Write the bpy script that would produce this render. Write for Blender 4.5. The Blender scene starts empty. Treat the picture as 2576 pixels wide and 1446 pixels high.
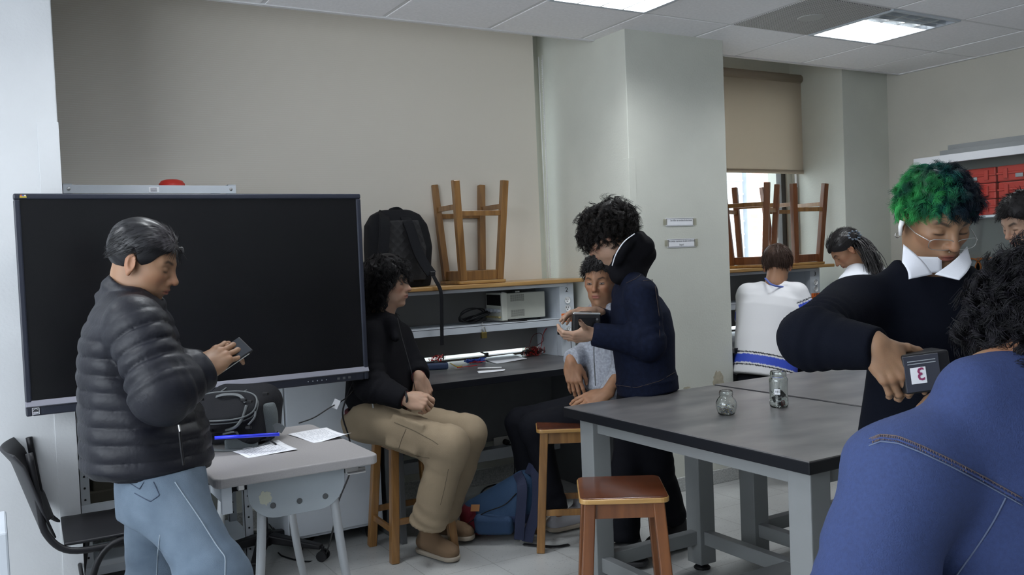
import bpy, math, random
import numpy as np
from mathutils import Vector, Matrix

SC = bpy.context.scene
COL = SC.collection
random.seed(4)
RNG = np.random.default_rng(7)

# ------------------------------------------------------------------ camera
EYE = np.array([0.0, 0.0, 1.44])
YAW, PIT, ROL = map(math.radians, (30.554, -1.972, -2.331))
FWD = np.array([math.sin(YAW) * math.cos(PIT), math.cos(YAW) * math.cos(PIT), math.sin(PIT)])
_r = np.array([math.cos(YAW), -math.sin(YAW), 0.0])
_u = np.cross(_r, FWD)
RGT = _r * math.cos(ROL) + _u * math.sin(ROL)
UPV = np.cross(RGT, FWD)
FPX = 2227.06
cam_d = bpy.data.cameras.new('camera')
cam = bpy.data.objects.new('camera', cam_d)
COL.objects.link(cam)
cam_d.sensor_width = 36.0
cam_d.lens = FPX / 2576 * 36.0
cam_d.clip_start = 0.05
cam.matrix_world = Matrix(((RGT[0], UPV[0], -FWD[0], EYE[0]), (RGT[1], UPV[1], -FWD[1], EYE[1]),
                           (RGT[2], UPV[2], -FWD[2], EYE[2]), (0, 0, 0, 1)))
SC.camera = cam
HR = np.array([math.cos(YAW), -math.sin(YAW), 0.0])     # horizontal axes of the view, used for facing directions
HF = np.array([math.sin(YAW), math.cos(YAW), 0.0])
UZ = np.array([0.0, 0.0, 1.0])

# ------------------------------------------------------------------ sky, exposure, lamps
SC.view_settings.view_transform = 'Standard'
SC.view_settings.look = 'None'
SC.view_settings.gamma = 1.0
SC.view_settings.use_curve_mapping = False
SC.view_settings.exposure = -0.25
SC.cycles.max_bounces = 8
SC.cycles.diffuse_bounces = 5
SC.cycles.caustics_reflective = False
SC.cycles.caustics_refractive = False
W = bpy.data.worlds.new('sky')
SC.world = W
W.use_nodes = True
W.node_tree.nodes['Background'].inputs[0].default_value = (0.86, 0.93, 1.0, 1)
W.node_tree.nodes['Background'].inputs[1].default_value = 8.0

CEIL = 2.71
GX0, GDX = 1.212, 0.627        # ceiling grid pitch
GY0, GDY = 4.33, 0.602
LAMPS = [(4.037, 3.41, 1.0), (0, 0, 0)]

def area(name, loc, sx, sy, power, col=(1, 1, 1), rot=(0, 0, 0)):
    l = bpy.data.lights.new(name, 'AREA')
    l.shape = 'RECTANGLE'; l.size = sx; l.size_y = sy; l.energy = power; l.color = col
    o = bpy.data.objects.new(name, l)
    o.location = loc; o.rotation_euler = rot
    COL.objects.link(o)
    return o

# ------------------------------------------------------------------ materials
def nd(nt, kind, **kw):
    n = nt.nodes.new(kind)
    for k, v in kw.items():
        setattr(n, k, v)
    return n

def mat(name, col, rough=0.6, metal=0.0, var=0.0, vscale=8.0, bump=0.0, bscale=60.0, spec=0.5, col2=None,
        stretch=None, coat=0.0, attr=False, sheen=0.0, sss=0.0, trans=0.0, emit=0.0, vdetail=4.0):
    m = bpy.data.materials.new(name)
    m.use_nodes = True
    nt = m.node_tree
    b = nt.nodes['Principled BSDF']
    b.inputs['Base Color'].default_value = (*col, 1)
    b.inputs['Roughness'].default_value = rough
    b.inputs['Metallic'].default_value = metal
    b.inputs['Specular IOR Level'].default_value = spec
    if coat: b.inputs['Coat Weight'].default_value = coat; b.inputs['Coat Roughness'].default_value = 0.12
    if sheen: b.inputs['Sheen Weight'].default_value = sheen
    if sss:
        b.inputs['Subsurface Weight'].default_value = sss
        b.inputs['Subsurface Radius'].default_value = (0.012, 0.005, 0.003)
    if trans: b.inputs['Transmission Weight'].default_value = trans
    if emit:
        b.inputs['Emission Color'].default_value = (*col, 1); b.inputs['Emission Strength'].default_value = emit
    tc = nd(nt, 'ShaderNodeTexCoord')
    src = tc.outputs['Object']
    if stretch:
        mp = nd(nt, 'ShaderNodeMapping'); mp.inputs['Scale'].default_value = stretch
        nt.links.new(src, mp.inputs[0]); src = mp.outputs[0]
    base = None
    if attr:
        a = nd(nt, 'ShaderNodeAttribute', attribute_name='Col'); base = a.outputs['Color']
        nt.links.new(base, b.inputs['Base Color'])
    if var:
        n = nd(nt, 'ShaderNodeTexNoise'); n.inputs['Scale'].default_value = vscale; n.inputs['Detail'].default_value = vdetail
        nt.links.new(src, n.inputs[0])
        r = nd(nt, 'ShaderNodeMapRange'); r.inputs[1].default_value = 0.3; r.inputs[2].default_value = 0.7
        nt.links.new(n.outputs[0], r.inputs[0])
        mx = nd(nt, 'ShaderNodeMix', data_type='RGBA')
        nt.links.new(r.outputs[0], mx.inputs['Factor'])
        if base is not None:
            mu = nd(nt, 'ShaderNodeMix', data_type='RGBA', blend_type='MULTIPLY'); mu.inputs['Factor'].default_value = 1
            nt.links.new(base, mu.inputs[6]); g = 1 - var; mu.inputs[7].default_value = (g, g, g, 1)
            nt.links.new(mu.outputs[2], mx.inputs[6]); nt.links.new(base, mx.inputs[7])
        else:
            c2 = col2 or tuple(min(1, c * (1 + var)) for c in col)
            c1 = col if col2 else tuple(c * (1 - var) for c in col)
            mx.inputs[6].default_value = (*c1, 1); mx.inputs[7].default_value = (*c2, 1)
        nt.links.new(mx.outputs[2], b.inputs['Base Color'])
    if bump:
        n2 = nd(nt, 'ShaderNodeTexNoise'); n2.inputs['Scale'].default_value = bscale; n2.inputs['Detail'].default_value = 3
        nt.links.new(src, n2.inputs[0])
        bp = nd(nt, 'ShaderNodeBump'); bp.inputs['Strength'].default_value = bump; bp.inputs['Distance'].default_value = 0.004
        nt.links.new(n2.outputs[0], bp.inputs['Height']); nt.links.new(bp.outputs[0], b.inputs['Normal'])
    return m

def wood(name, c1, c2, axis=2, rough=0.35, coat=0.3, sc=1.0):
    m = bpy.data.materials.new(name); m.use_nodes = True
    nt = m.node_tree; b = nt.nodes['Principled BSDF']
    tc = nd(nt, 'ShaderNodeTexCoord'); mp = nd(nt, 'ShaderNodeMapping')
    s = [22 * sc, 22 * sc, 22 * sc]; s[axis] = 1.6 * sc
    mp.inputs['Scale'].default_value = s
    oi = nd(nt, 'ShaderNodeObjectInfo')
    ad = nd(nt, 'ShaderNodeVectorMath', operation='ADD')
    nt.links.new(tc.outputs['Object'], ad.inputs[0]); nt.links.new(oi.outputs['Location'], ad.inputs[1])
    nt.links.new(ad.outputs[0], mp.inputs[0])
    n = nd(nt, 'ShaderNodeTexNoise'); n.inputs['Scale'].default_value = 1.3; n.inputs['Detail'].default_value = 6
    n.inputs['Distortion'].default_value = 0.6
    nt.links.new(mp.outputs[0], n.inputs[0])
    cr = nd(nt, 'ShaderNodeValToRGB')
    cr.color_ramp.elements[0].position = 0.32; cr.color_ramp.elements[0].color = (*c2, 1)
    cr.color_ramp.elements[1].position = 0.66; cr.color_ramp.elements[1].color = (*c1, 1)
    nt.links.new(n.outputs[0], cr.inputs[0]); nt.links.new(cr.outputs[0], b.inputs['Base Color'])
    b.inputs['Roughness'].default_value = rough; b.inputs['Coat Weight'].default_value = coat
    b.inputs['Coat Roughness'].default_value = 0.15
    return m

def glass_thin(name, tint=(0.93, 0.95, 0.95), fac=0.0):
    m = bpy.data.materials.new(name); m.use_nodes = True
    nt = m.node_tree; nt.nodes.remove(nt.nodes['Principled BSDF'])
    t = nd(nt, 'ShaderNodeBsdfTransparent'); t.inputs[0].default_value = (*tint, 1)
    g = nd(nt, 'ShaderNodeBsdfGlossy'); g.inputs['Roughness'].default_value = 0.03
    f = nd(nt, 'ShaderNodeLayerWeight'); pw = nd(nt, 'ShaderNodeMath', operation='POWER'); pw.inputs[1].default_value = 4
    ma = nd(nt, 'ShaderNodeMath', operation='MULTIPLY_ADD'); ma.inputs[1].default_value = .9; ma.inputs[2].default_value = .04
    nt.links.new(f.outputs['Facing'], pw.inputs[0]); nt.links.new(pw.outputs[0], ma.inputs[0])
    mx = nd(nt, 'ShaderNodeMixShader')
    nt.links.new(ma.outputs[0], mx.inputs[0]); nt.links.new(t.outputs[0], mx.inputs[1]); nt.links.new(g.outputs[0], mx.inputs[2])
    nt.links.new(mx.outputs[0], nt.nodes['Material Output'].inputs[0])
    return m

# ------------------------------------------------------------------ mesh collector
def rotm(rx=0, ry=0, rz=0):
    return np.array(Matrix.Rotation(rz, 3, 'Z') @ Matrix.Rotation(ry, 3, 'Y') @ Matrix.Rotation(rx, 3, 'X'))

def frame(d, up=(0, 0, 1)):
    """matrix whose columns are (d, side, up')"""
    d = np.array(d, float); d = d / np.linalg.norm(d)
    u = np.array(up, float)
    s = np.cross(u, d)
    if np.linalg.norm(s) < 1e-5: s = np.cross(np.array([1.0, 0, 0]), d)
    s /= np.linalg.norm(s)
    return np.stack([d, s, np.cross(d, s)], axis=1)

class MB:
    def __init__(self):
        self.v = []; self.f = []; self.n = 0; self.mi = []; self.cur = 0
    def add(self, v, f):
        v = np.asarray(v, float).reshape(-1, 3)
        self.v.append(v)
        self.f += [tuple(i + self.n for i in q) for q in f]
        self.mi += [self.cur] * len(f)
        self.n += len(v)
        return self
    def box(self, c, s, R=None):
        c = np.array(c, float); h = np.array(s, float) / 2
        v = np.array([[x, y, z] for x in (-1, 1) for y in (-1, 1) for z in (-1, 1)]) * h
        if R is not None: v = v @ np.asarray(R).T
        return self.add(v + c, [(0, 1, 3, 2), (4, 6, 7, 5), (0, 4, 5, 1), (2, 3, 7, 6), (0, 2, 6, 4), (1, 5, 7, 3)])
    def bb(self, x0, x1, y0, y1, z0, z1):
        return self.box(((x0 + x1) / 2, (y0 + y1) / 2, (z0 + z1) / 2), (abs(x1 - x0), abs(y1 - y0), abs(z1 - z0)))
    def bar(self, a, b, w, h, up=(0, 0, 1), w2=None, h2=None):
        a = np.array(a, float); b = np.array(b, float)
        F = frame(b - a, up); w2 = w2 or w; h2 = h2 or h
        v = []
        for p, ww, hh in ((a, w, h), (b, w2, h2)):
            for sy, sz in ((-1, -1), (1, -1), (1, 1), (-1, 1)):
                v.append(p + F[:, 1] * sy * ww / 2 + F[:, 2] * sz * hh / 2)
        return self.add(v, [(3, 2, 1, 0), (4, 5, 6, 7), (0, 1, 5, 4), (1, 2, 6, 5), (2, 3, 7, 6), (3, 0, 4, 7)])
    def tube(self, pts, r, seg=10, closed=False, cap=True, flat=1.0, up=(0, 0, 1)):
        pts = np.array(pts, float); n = len(pts)
        rr = np.full(n, r, float) if np.isscalar(r) else np.array(r, float)
        if closed: t = np.roll(pts, -1, 0) - np.roll(pts, 1, 0)
        else: t = np.gradient(pts, axis=0)
        t /= np.maximum(np.linalg.norm(t, axis=1)[:, None], 1e-9)
        s = np.cross(np.array(up, float), t[0])
        if np.linalg.norm(s) < 0.1: s = np.cross(np.array([1.0, 0.3, 0]), t[0])
        s /= np.linalg.norm(s)
        vs = []
        for i in range(n):
            s = s - t[i] * np.dot(s, t[i]); s /= max(np.linalg.norm(s), 1e-9)
            u = np.cross(t[i], s)
            for k in range(seg):
                a = 2 * math.pi * k / seg
                vs.append(pts[i] + rr[i] * (math.cos(a) * s + math.sin(a) * u * flat))
        fs = []
        m = n if closed else n - 1
        for i in range(m):
            j = (i + 1) % n
            for k in range(seg):
                l = (k + 1) % seg
                fs.append((i * seg + k, i * seg + l, j * seg + l, j * seg + k))
        if cap and not closed:
            fs.append(tuple(range(seg))[::-1]); fs.append(tuple((n - 1) * seg + k for k in range(seg)))
        return self.add(vs, fs)
    def cyl(self, a, b, r, r2=None, seg=20):
        return self.tube([a, b], [r, r if r2 is None else r2], seg)
    def lathe(self, prof, c=(0, 0, 0), seg=32, R=None):
        vs = []; n = len(prof)
        for (r, z) in prof:
            for k in range(seg):
                a = 2 * math.pi * k / seg
                vs.append((r * math.cos(a), r * math.sin(a), z))
        vs = np.array(vs)
        if R is not None: vs = vs @ np.asarray(R).T
        fs = [(i * seg + k, i * seg + (k + 1) % seg, (i + 1) * seg + (k + 1) % seg, (i + 1) * seg + k)
              for i in range(n - 1) for k in range(seg)]
        return self.add(vs + np.array(c), fs)
    def prism(self, poly, t, R=None, c=(0, 0, 0)):
        """poly in local xy, extruded +-t/2 in local z"""
        n = len(poly)
        v = np.array([(x, y, -t / 2) for x, y in poly] + [(x, y, t / 2) for x, y in poly])
        if R is not None: v = v @ np.asarray(R).T
        f = [tuple(range(n))[::-1], tuple(range(n, 2 * n))] + [(i, (i + 1) % n, n + (i + 1) % n, n + i) for i in range(n)]
        return self.add(v + np.array(c), f)
    def grid(self, fn, nu, nv, thick=0.0):
        P = np.array([[fn(i / nu, j / nv) for j in range(nv + 1)] for i in range(nu + 1)], float)
        idx = lambda i, j: i * (nv + 1) + j
        f = [(idx(i, j), idx(i + 1, j), idx(i + 1, j + 1), idx(i, j + 1)) for i in range(nu) for j in range(nv)]
        return self.add(P.reshape(-1, 3), f)
    def build(self, name, m, parent=None, bevel=0.0, smooth=False, origin=None, solid=0.0, subsurf=0, cols=None, seg=2):
        V = np.concatenate(self.v) if self.v else np.zeros((0, 3))
        if parent is not None:
            o0 = np.zeros(3)
            base = np.array(parent.get('_w', (0, 0, 0)), float)
            V = V - base
            org = np.zeros(3)
        else:
            org = np.array(origin if origin is not None else ((V[:, 0].min() + V[:, 0].max()) / 2, (V[:, 1].min() + V[:, 1].max()) / 2, V[:, 2].min()), float)
            V = V - org
        me = bpy.data.meshes.new(name)
        me.from_pydata(V.tolist(), [], self.f)
        for mm in (m if isinstance(m, (list, tuple)) else [m]):
            me.materials.append(mm)
        if isinstance(m, (list, tuple)):
            me.polygons.foreach_set('material_index', self.mi)
        if cols is not None:
            ca = me.color_attributes.new('Col', 'FLOAT_COLOR', 'POINT')
            ca.data.foreach_set('color', np.concatenate([cols, np.ones((len(cols), 1))], 1).astype(np.float32).ravel())
        me.validate(); me.update()
        if smooth:
            me.polygons.foreach_set('use_smooth', [True] * len(me.polygons))
        o = bpy.data.objects.new(name, me)
        COL.objects.link(o)
        if parent is not None: o.parent = parent; o['_w'] = base.tolist()
        else: o.location = org; o['_w'] = org.tolist()
        if solid:
            s = o.modifiers.new('solid', 'SOLIDIFY'); s.thickness = solid; s.offset = 0
        if subsurf:
            s = o.modifiers.new('sub', 'SUBSURF'); s.levels = subsurf; s.render_levels = subsurf
        if bevel:
            bv = o.modifiers.new('bevel', 'BEVEL'); bv.width = bevel; bv.segments = seg; bv.limit_method = 'ANGLE'
            bv.angle_limit = math.radians(40)
            if not smooth:
                pass
        return o

def tag(o, label=None, cat=None, group=None, kind=None):
    if label: o['label'] = label
    if cat: o['category'] = cat
    if group: o['group'] = group
    if kind: o['kind'] = kind
    return o

def empty(name, loc=(0, 0, 0), label=None, cat=None, group=None, rz=0.0, local=False):
    """local=False: parts are given in world coordinates"""
    o = bpy.data.objects.new(name, None)
    o.empty_display_size = 0.1
    COL.objects.link(o)
    o.location = loc
    o.rotation_euler = (0, 0, rz)
    o['_w'] = [0.0, 0.0, 0.0] if local else [float(c) for c in loc]
    return tag(o, label, cat, group)

def copy_tree(o, parent=None):
    c = o.copy(); COL.objects.link(c)
    if parent is not None: c.parent = parent
    for ch in list(o.children): copy_tree(ch, c)
    return c

def struct(o):
    o['kind'] = 'structure'; return o

def text_mesh(s, size, loc, R, m, name, parent, depth=0.0006, align='CENTER', xs=1.0, bold=0.0):
    cu = bpy.data.curves.new('txt', 'FONT'); cu.body = s; cu.size = size; cu.align_x = align; cu.align_y = 'CENTER'
    cu.extrude = depth; cu.resolution_u = 2; cu.offset = bold
    t = bpy.data.objects.new('txt', cu); COL.objects.link(t)
    dg = bpy.context.evaluated_depsgraph_get(); dg.update()
    me = bpy.data.meshes.new_from_object(t.evaluated_get(dg))
    bpy.data.objects.remove(t, do_unlink=True)
    V = np.zeros(len(me.vertices) * 3, np.float32); me.vertices.foreach_get('co', V); V = V.reshape(-1, 3)
    V[:, 0] *= xs
    V = V @ np.asarray(R).T + np.array(loc)
    if parent is not None: V = V - np.array(parent.get('_w', (0, 0, 0)))
    me.vertices.foreach_set('co', V.astype(np.float32).ravel()); me.materials.clear(); me.materials.append(m)
    me.update(); me.name = name
    o = bpy.data.objects.new(name, me); COL.objects.link(o)
    if parent is not None: o.parent = parent; o['_w'] = list(parent.get('_w', (0, 0, 0)))
    return o

def bez(pts, n=24):
    """Catmull-Rom through points"""
    P = np.array(pts, float); P = np.vstack([2 * P[0] - P[1], P, 2 * P[-1] - P[-2]])
    out = []
    m = len(P) - 3
    for i in range(m):
        k = max(2, n // m)
        for t in np.linspace(0, 1, k, endpoint=(i == m - 1)):
            a, b, c, d = P[i:i + 4]
            out.append(0.5 * ((2 * b) + (c - a) * t + (2 * a - 5 * b + 4 * c - d) * t * t + (3 * b - a - 3 * c + d) * t ** 3))
    return np.array(out)

def D(px, py, d):
    """the point seen at (px, py) of the photograph at a real distance d along the view axis"""
    return EYE + FWD * d + RGT * ((px - 1288) / FPX * d) - UPV * ((py - 723) / FPX * d)

RX90 = rotm(math.pi / 2, 0, 0)      # local xy plane -> world xz plane facing -y

# ------------------------------------------------------------------ measuring helpers (real planes of the room)
def ray(px, py):
    return FWD + RGT * ((px - 1288) / FPX) - UPV * ((py - 723) / FPX)
def Yp(px, py, y):
    d = ray(px, py); return EYE + d * (y / d[1])
def Xp(px, py, x):
    d = ray(px, py); return EYE + d * (x / d[0])
def Zp(px, py, z):
    d = ray(px, py); return EYE + d * ((z - EYE[2]) / d[2])

# ------------------------------------------------------------------ ceiling lamps
LAMP_CELLS = [(5, 1), (2, 1), (-1, 1), (5, 4), (2, 4), (-1, 4), (2, 7), (-1, 7), (5, 7), (-4, 4), (-4, 1)]
def cell(i, j):
    return GX0 + GDX * i, GX0 + GDX * (i + 1), GY0 - GDY * (j + 1), GY0 - GDY * j
for (i, j) in LAMP_CELLS:
    x0, x1, y0, y1 = cell(i, j)
    pw = 29 if j == 1 else (15 if j == 4 and i <= 0 else 11 if j == 4 else 6)
    area('ceiling_tube_light', ((x0 + x1) / 2, y1 - 0.03 - 0.31 * GDY, CEIL + 0.035), GDX - 0.09, GDY * 0.60, pw, (0.93, 0.97, 1.0))

# daylight through the window of the left wall (outside the photo)
area('window_daylight', (-2.28, 1.2, 1.75), 1.6, 4.0, 20, (0.80, 0.90, 1.0), (0, -math.pi / 2, 0))

# ------------------------------------------------------------------ setting materials
M = {}
M['wall'] = mat('wall_paint', (0.60, 0.61, 0.55), 0.75, var=0.05, vscale=2.5, bump=0.25, bscale=90)
M['pier'] = mat('pier_paint', (0.60, 0.615, 0.63), 0.7, var=0.04, vscale=3, bump=0.2, bscale=90)
M['wallr'] = mat('side_wall_paint', (0.56, 0.54, 0.48), 0.8, var=0.05, vscale=2, bump=0.2, bscale=90)
M['tile'] = mat('ceiling_tile', (0.92, 0.91, 0.93), 0.85, var=0.04, vscale=60, bump=0.15, bscale=160)
M['tbar'] = mat('ceiling_grid', (0.72, 0.72, 0.73), 0.5)
M['black'] = mat('black_plastic', (0.009, 0.009, 0.011), 0.45, spec=0.3)
M['gmetal'] = mat('grey_metal', (0.40, 0.43, 0.46), 0.5, var=0.06, vscale=5)
M['lmetal'] = mat('light_grey_metal', (0.55, 0.59, 0.64), 0.45, var=0.05, vscale=5)
M['dmetal'] = mat('dark_grey_metal', (0.10, 0.105, 0.11), 0.5, var=0.1, vscale=6)
M['steel'] = mat('steel', (0.55, 0.55, 0.55), 0.3, metal=1.0)
M['white'] = mat('white_plastic', (0.8, 0.8, 0.8), 0.4)
M['paper'] = mat('paper', (0.85, 0.86, 0.90), 0.8)
M['ink'] = mat('dark_ink', (0.03, 0.03, 0.035), 0.7)
M['lam'] = mat('laminate', (0.060, 0.060, 0.066), 0.36, var=0.6, vscale=3.5, col2=(0.155, 0.148, 0.146), stretch=(1, 2.2, 1), bump=0.04, bscale=140, vdetail=9)
M['edge'] = mat('black_edge', (0.006, 0.007, 0.010), 0.4, spec=.25)
M['glass'] = glass_thin('clear_glass')

def floor_mat():
    m = bpy.data.materials.new('terrazzo_floor'); m.use_nodes = True
    nt = m.node_tree; b = nt.nodes['Principled BSDF']
    tc = nd(nt, 'ShaderNodeTexCoord')
    v = nd(nt, 'ShaderNodeTexVoronoi'); v.inputs['Scale'].default_value = 95
    v2 = nd(nt, 'ShaderNodeTexVoronoi'); v2.inputs['Scale'].default_value = 42
    n = nd(nt, 'ShaderNodeTexNoise'); n.inputs['Scale'].default_value = 2.2; n.inputs['Detail'].default_value = 6
    br = nd(nt, 'ShaderNodeTexBrick'); br.offset = 0.0; br.squash = 1
    br.inputs['Scale'].default_value = 1.0
    br.inputs['Mortar Size'].default_value = 0.0022; br.inputs['Brick Width'].default_value = 0.33; br.inputs['Row Height'].default_value = 0.33
    br.inputs['Mortar Smooth'].default_value = 0.3
    for t in (v, v2, n, br): nt.links.new(tc.outputs['Object'], t.inputs['Vector'])
    r1 = nd(nt, 'ShaderNodeValToRGB'); e = r1.color_ramp.elements
    e[0].position = 0.0; e[0].color = (0.17, 0.18, 0.20, 1); e[1].position = 0.33; e[1].color = (0.47, 0.48, 0.475, 1)
    nt.links.new(v.outputs['Distance'], r1.inputs[0])
    sel = nd(nt, 'ShaderNodeSeparateColor'); nt.links.new(v.outputs['Color'], sel.inputs[0])
    gt = nd(nt, 'ShaderNodeMath', operation='GREATER_THAN'); gt.inputs[1].default_value = 0.72
    nt.links.new(sel.outputs[0], gt.inputs[0])
    mx = nd(nt, 'ShaderNodeMix', data_type='RGBA'); nt.links.new(gt.outputs[0], mx.inputs['Factor'])
    mx.inputs[6].default_value = (0.47, 0.48, 0.475, 1); nt.links.new(r1.outputs[0], mx.inputs[7])
    r2 = nd(nt, 'ShaderNodeMapRange'); r2.inputs[1].default_value = 0.35; r2.inputs[2].default_value = 0.7
    r2.inputs[3].default_value = 0.82; r2.inputs[4].default_value = 1.08
    nt.links.new(n.outputs[0], r2.inputs[0])
    mu = nd(nt, 'ShaderNodeVectorMath', operation='SCALE'); nt.links.new(mx.outputs[2], mu.inputs[0]); nt.links.new(r2.outputs[0], mu.inputs['Scale'])
    m2 = nd(nt, 'ShaderNodeMix', data_type='RGBA'); nt.links.new(br.outputs['Fac'], m2.inputs['Factor'])
    nt.links.new(mu.outputs[0], m2.inputs[6]); m2.inputs[7].default_value = (0.27, 0.27, 0.26, 1)
    nt.links.new(m2.outputs[2], b.inputs['Base Color'])
    b.inputs['Roughness'].default_value = 0.35; b.inputs['Specular IOR Level'].default_value = 0.4
    return m
M['floor'] = floor_mat()
M['skirt'] = mat('terrazzo_skirting', (0.42, 0.43, 0.42), 0.5, var=0.3, vscale=120)

def S(name, mb, m, **k): return struct(mb.build(name, m, **k))
S('floor', MB().bb(-2.4, 6.3, -3.2, 5.2, -0.08, 0), M['floor'], origin=(0, 0, 0))

# ceiling: tile slabs between grid bars
cb = MB(); tb = MB(); g = 0.011
lampset = set(LAMP_CELLS); VENT = (4, 1)
for i in range(-6, 8):
    for j in range(0, 13):
        x0, x1, y0, y1 = cell(i, j)
        x1 = min(x1, 6.08)
        if (i, j) in lampset or (i, j) == VENT or x1 - x0 < 0.05: continue
        zz = 0.0015 * math.sin(i * 3.1 + j * 1.7)
        cb.bb(x0 + g, x1 - g, y0 + g, y1 - g, CEIL + 0.003 + zz, CEIL + 0.02)
S('ceiling', cb, M['tile'], bevel=0.004, origin=(0, 0, CEIL))
for i in range(-6, 9):
    x = GX0 + GDX * i
    if x < 6.2: tb.bb(x - 0.0125, x + 0.0125, -3.2, 4.33, CEIL + 0.006, CEIL + 0.03)
for j in range(0, 14):
    y = GY0 - GDY * j
    tb.bb(-2.4, 6.1, y - 0.0125, y + 0.0125, CEIL + 0.0062, CEIL + 0.03)
S('trim_1', tb, M['tbar'])
S('leak_stop', MB().bb(-2.4, 6.1, 4.318, 4.345, CEIL - 0.002, CEIL + 0.3), M['tbar'])  # upstand above the ceiling edge, added to stop light leaking in
tb = MB(); tb.bb(6.045, 6.08, -3.0, 4.33, CEIL - 0.004, CEIL + 0.004)
S('trim_3', tb, M['tbar'])
S('ceiling_slab', MB().bb(-2.4, 6.3, -3.2, 5.2, 3.0, 3.1), M['tile'])['kind'] = 'structure'

def wall(name, mb, m, **k): return S(name, mb, m, **k)
wb = MB()
W1 = (0.28, 3.19); W2 = (3.95, 5.56); SILL = 0.765; HEAD = 2.66
wb.bb(-2.4, 6.3, 4.95, 5.15, -0.02, SILL)
wb.bb(-2.4, 6.3, 4.95, 5.15, HEAD, 3.02)
wb.bb(-2.4, 0.3, 4.95, 5.15, SILL, HEAD); wb.bb(3.1, 4.0, 4.95, 5.15, SILL, HEAD); wb.bb(5.5, 6.3, 4.95, 5.15, SILL, HEAD)
wall('wall_back', wb, M['wall'])
col_w = wall('wall_column', MB().bb(3.19, 3.95, 4.03, 4.96, 0, 2.99), M['wall'], bevel=0.004)
wall('wall_left_pier', MB().bb(-2.4, 0.275, 4.03, 4.96, 0, 2.99), M['pier'], bevel=0.004)
wall('wall_right_pier', MB().bb(5.56, 6.1, 4.45, 4.96, 0, 2.99), M['wall'], bevel=0.003)
wall('wall_right', MB().bb(6.08, 6.3, -3.2, 5.15, 0, 3.02), M['wallr'])
wall('wall_left', MB().bb(-2.4, -2.2, -3.2, 4.05, 0, .9).bb(-2.4, -2.2, -3.2, 4.05, 2.6, 3.02).bb(-2.4, -2.2, -3.2, -.85, .9, 2.6).bb(-2.4, -2.2, 3.25, 4.05, .9, 2.6), M['pier'])
wall('wall_rear', MB().bb(-2.4, 6.3, -3.2, -3.0, 0, 3.02), M['pier'])
S('baseboard_column', MB().bb(3.18, 3.96, 4.018, 4.04, 0, 0.085).bb(3.945, 3.962, 4.02, 4.95, 0, 0.085).bb(3.178, 3.195, 4.02, 4.95, 0, 0.085), M['skirt'], bevel=0.003)
S('baseboard_right', MB().bb(6.065, 6.085, -3.0, 4.46, 0, 0.085), M['skirt'], bevel=0.003)
S('baseboard_back', MB().bb(0.28, 3.19, 4.93, 4.955, 0, 0.1), M['skirt'], bevel=0.003)
# corner guard strips of paint on the two piers
S('trim_4', MB().bb(0.20, 0.2775, 4.0265, 4.032, 0.0, 2.06), M['pier'], bevel=0.001)
S('trim_5', MB().bb(3.1865, 3.235, 4.0275, 4.032, 0.0, 1.98).bb(3.1865, 3.191, 4.03, 4.09, 0.0, 1.98), M['wall'], bevel=0.001)
# flaked plaster on the column
M['plaster'] = mat('bare_plaster', (0.42, 0.38, 0.29), 0.9, var=0.15, vscale=30)
def blob(cx, cz, rx, rz, n=26, s=1, y=4.0285):
    r = random.Random(s)
    return [(cx + rx * math.cos(a) * (0.75 + 0.4 * r.random()), cz + rz * math.sin(a) * (0.75 + 0.4 * r.random())) for a in [2 * math.pi * k / n for k in range(n)]]
pb = MB()
for px, py, rx, rz, s in ((1808, 958, 0.045, 0.065, 3), (1758, 1005, 0.012, 0.03, 5), (1728, 975, 0.03, 0.006, 8)):
    c = Yp(px, py, 4.0285)
    pb.prism(blob(0, 0, rx, rz, s=s), 0.002, R=RX90, c=(c[0], 4.0292, c[2]))
pb.build('plaster_patch', M['plaster'], col_w)

# ------------------------------------------------------------------ windows
M['bronze'] = mat('window_frame', (0.05, 0.045, 0.04), 0.4)
def window(name, x0, x1, mull):
    f = MB()
    y0, y1 = 4.965, 5.02
    f.bb(x0, x1, y0, y1, SILL, SILL + 0.05); f.bb(x0, x1, y0, y1, HEAD - 0.05, HEAD)
    f.bb(x0, x0 + 0.05, y0, y1, SILL, HEAD); f.bb(x1 - 0.05, x1, y0, y1, SILL, HEAD)
    for mx in mull: f.bb(mx - 0.02, mx + 0.02, y0, y1, SILL, HEAD)
    e = f.build(name, M['bronze'], bevel=0.003); e['kind'] = 'structure'
    MB().bb(x0 + 0.03, x1 - 0.03, 4.992, 4.996, SILL + 0.03, HEAD - 0.03).build('pane', M['glass'], e)
    return e
window('window_1', 0.3, 3.1, (1.23, 2.17))
window('window_2', 4.0, 5.5, (4.03,))

# ------------------------------------------------------------------ buildings outside
def brick(name, c1, c2, cm, bw, bh, ms=0.012):
    m = bpy.data.materials.new(name); m.use_nodes = True; nt = m.node_tree; b = nt.nodes['Principled BSDF']
    tc = nd(nt, 'ShaderNodeTexCoord'); mp = nd(nt, 'ShaderNodeMapping'); mp.inputs['Rotation'].default_value = (math.pi / 2, 0, 0)
    br = nd(nt, 'ShaderNodeTexBrick'); br.inputs['Scale'].default_value = 1; br.inputs['Brick Width'].default_value = bw
    br.inputs['Row Height'].default_value = bh; br.inputs['Mortar Size'].default_value = ms
    br.inputs['Color1'].default_value = (*c1, 1); br.inputs['Color2'].default_value = (*c2, 1); br.inputs['Mortar'].default_value = (*cm, 1)
    nt.links.new(tc.outputs['Object'], mp.inputs[0]); nt.links.new(mp.outputs[0], br.inputs[0]); nt.links.new(br.outputs[0], b.inputs['Base Color'])
    b.inputs['Roughness'].default_value = 0.9
    return m
YB = 8.2
bld = empty('building', (9, YB, 0), 'sunlit brick building with grey windows, seen through the far window', 'building')
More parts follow.
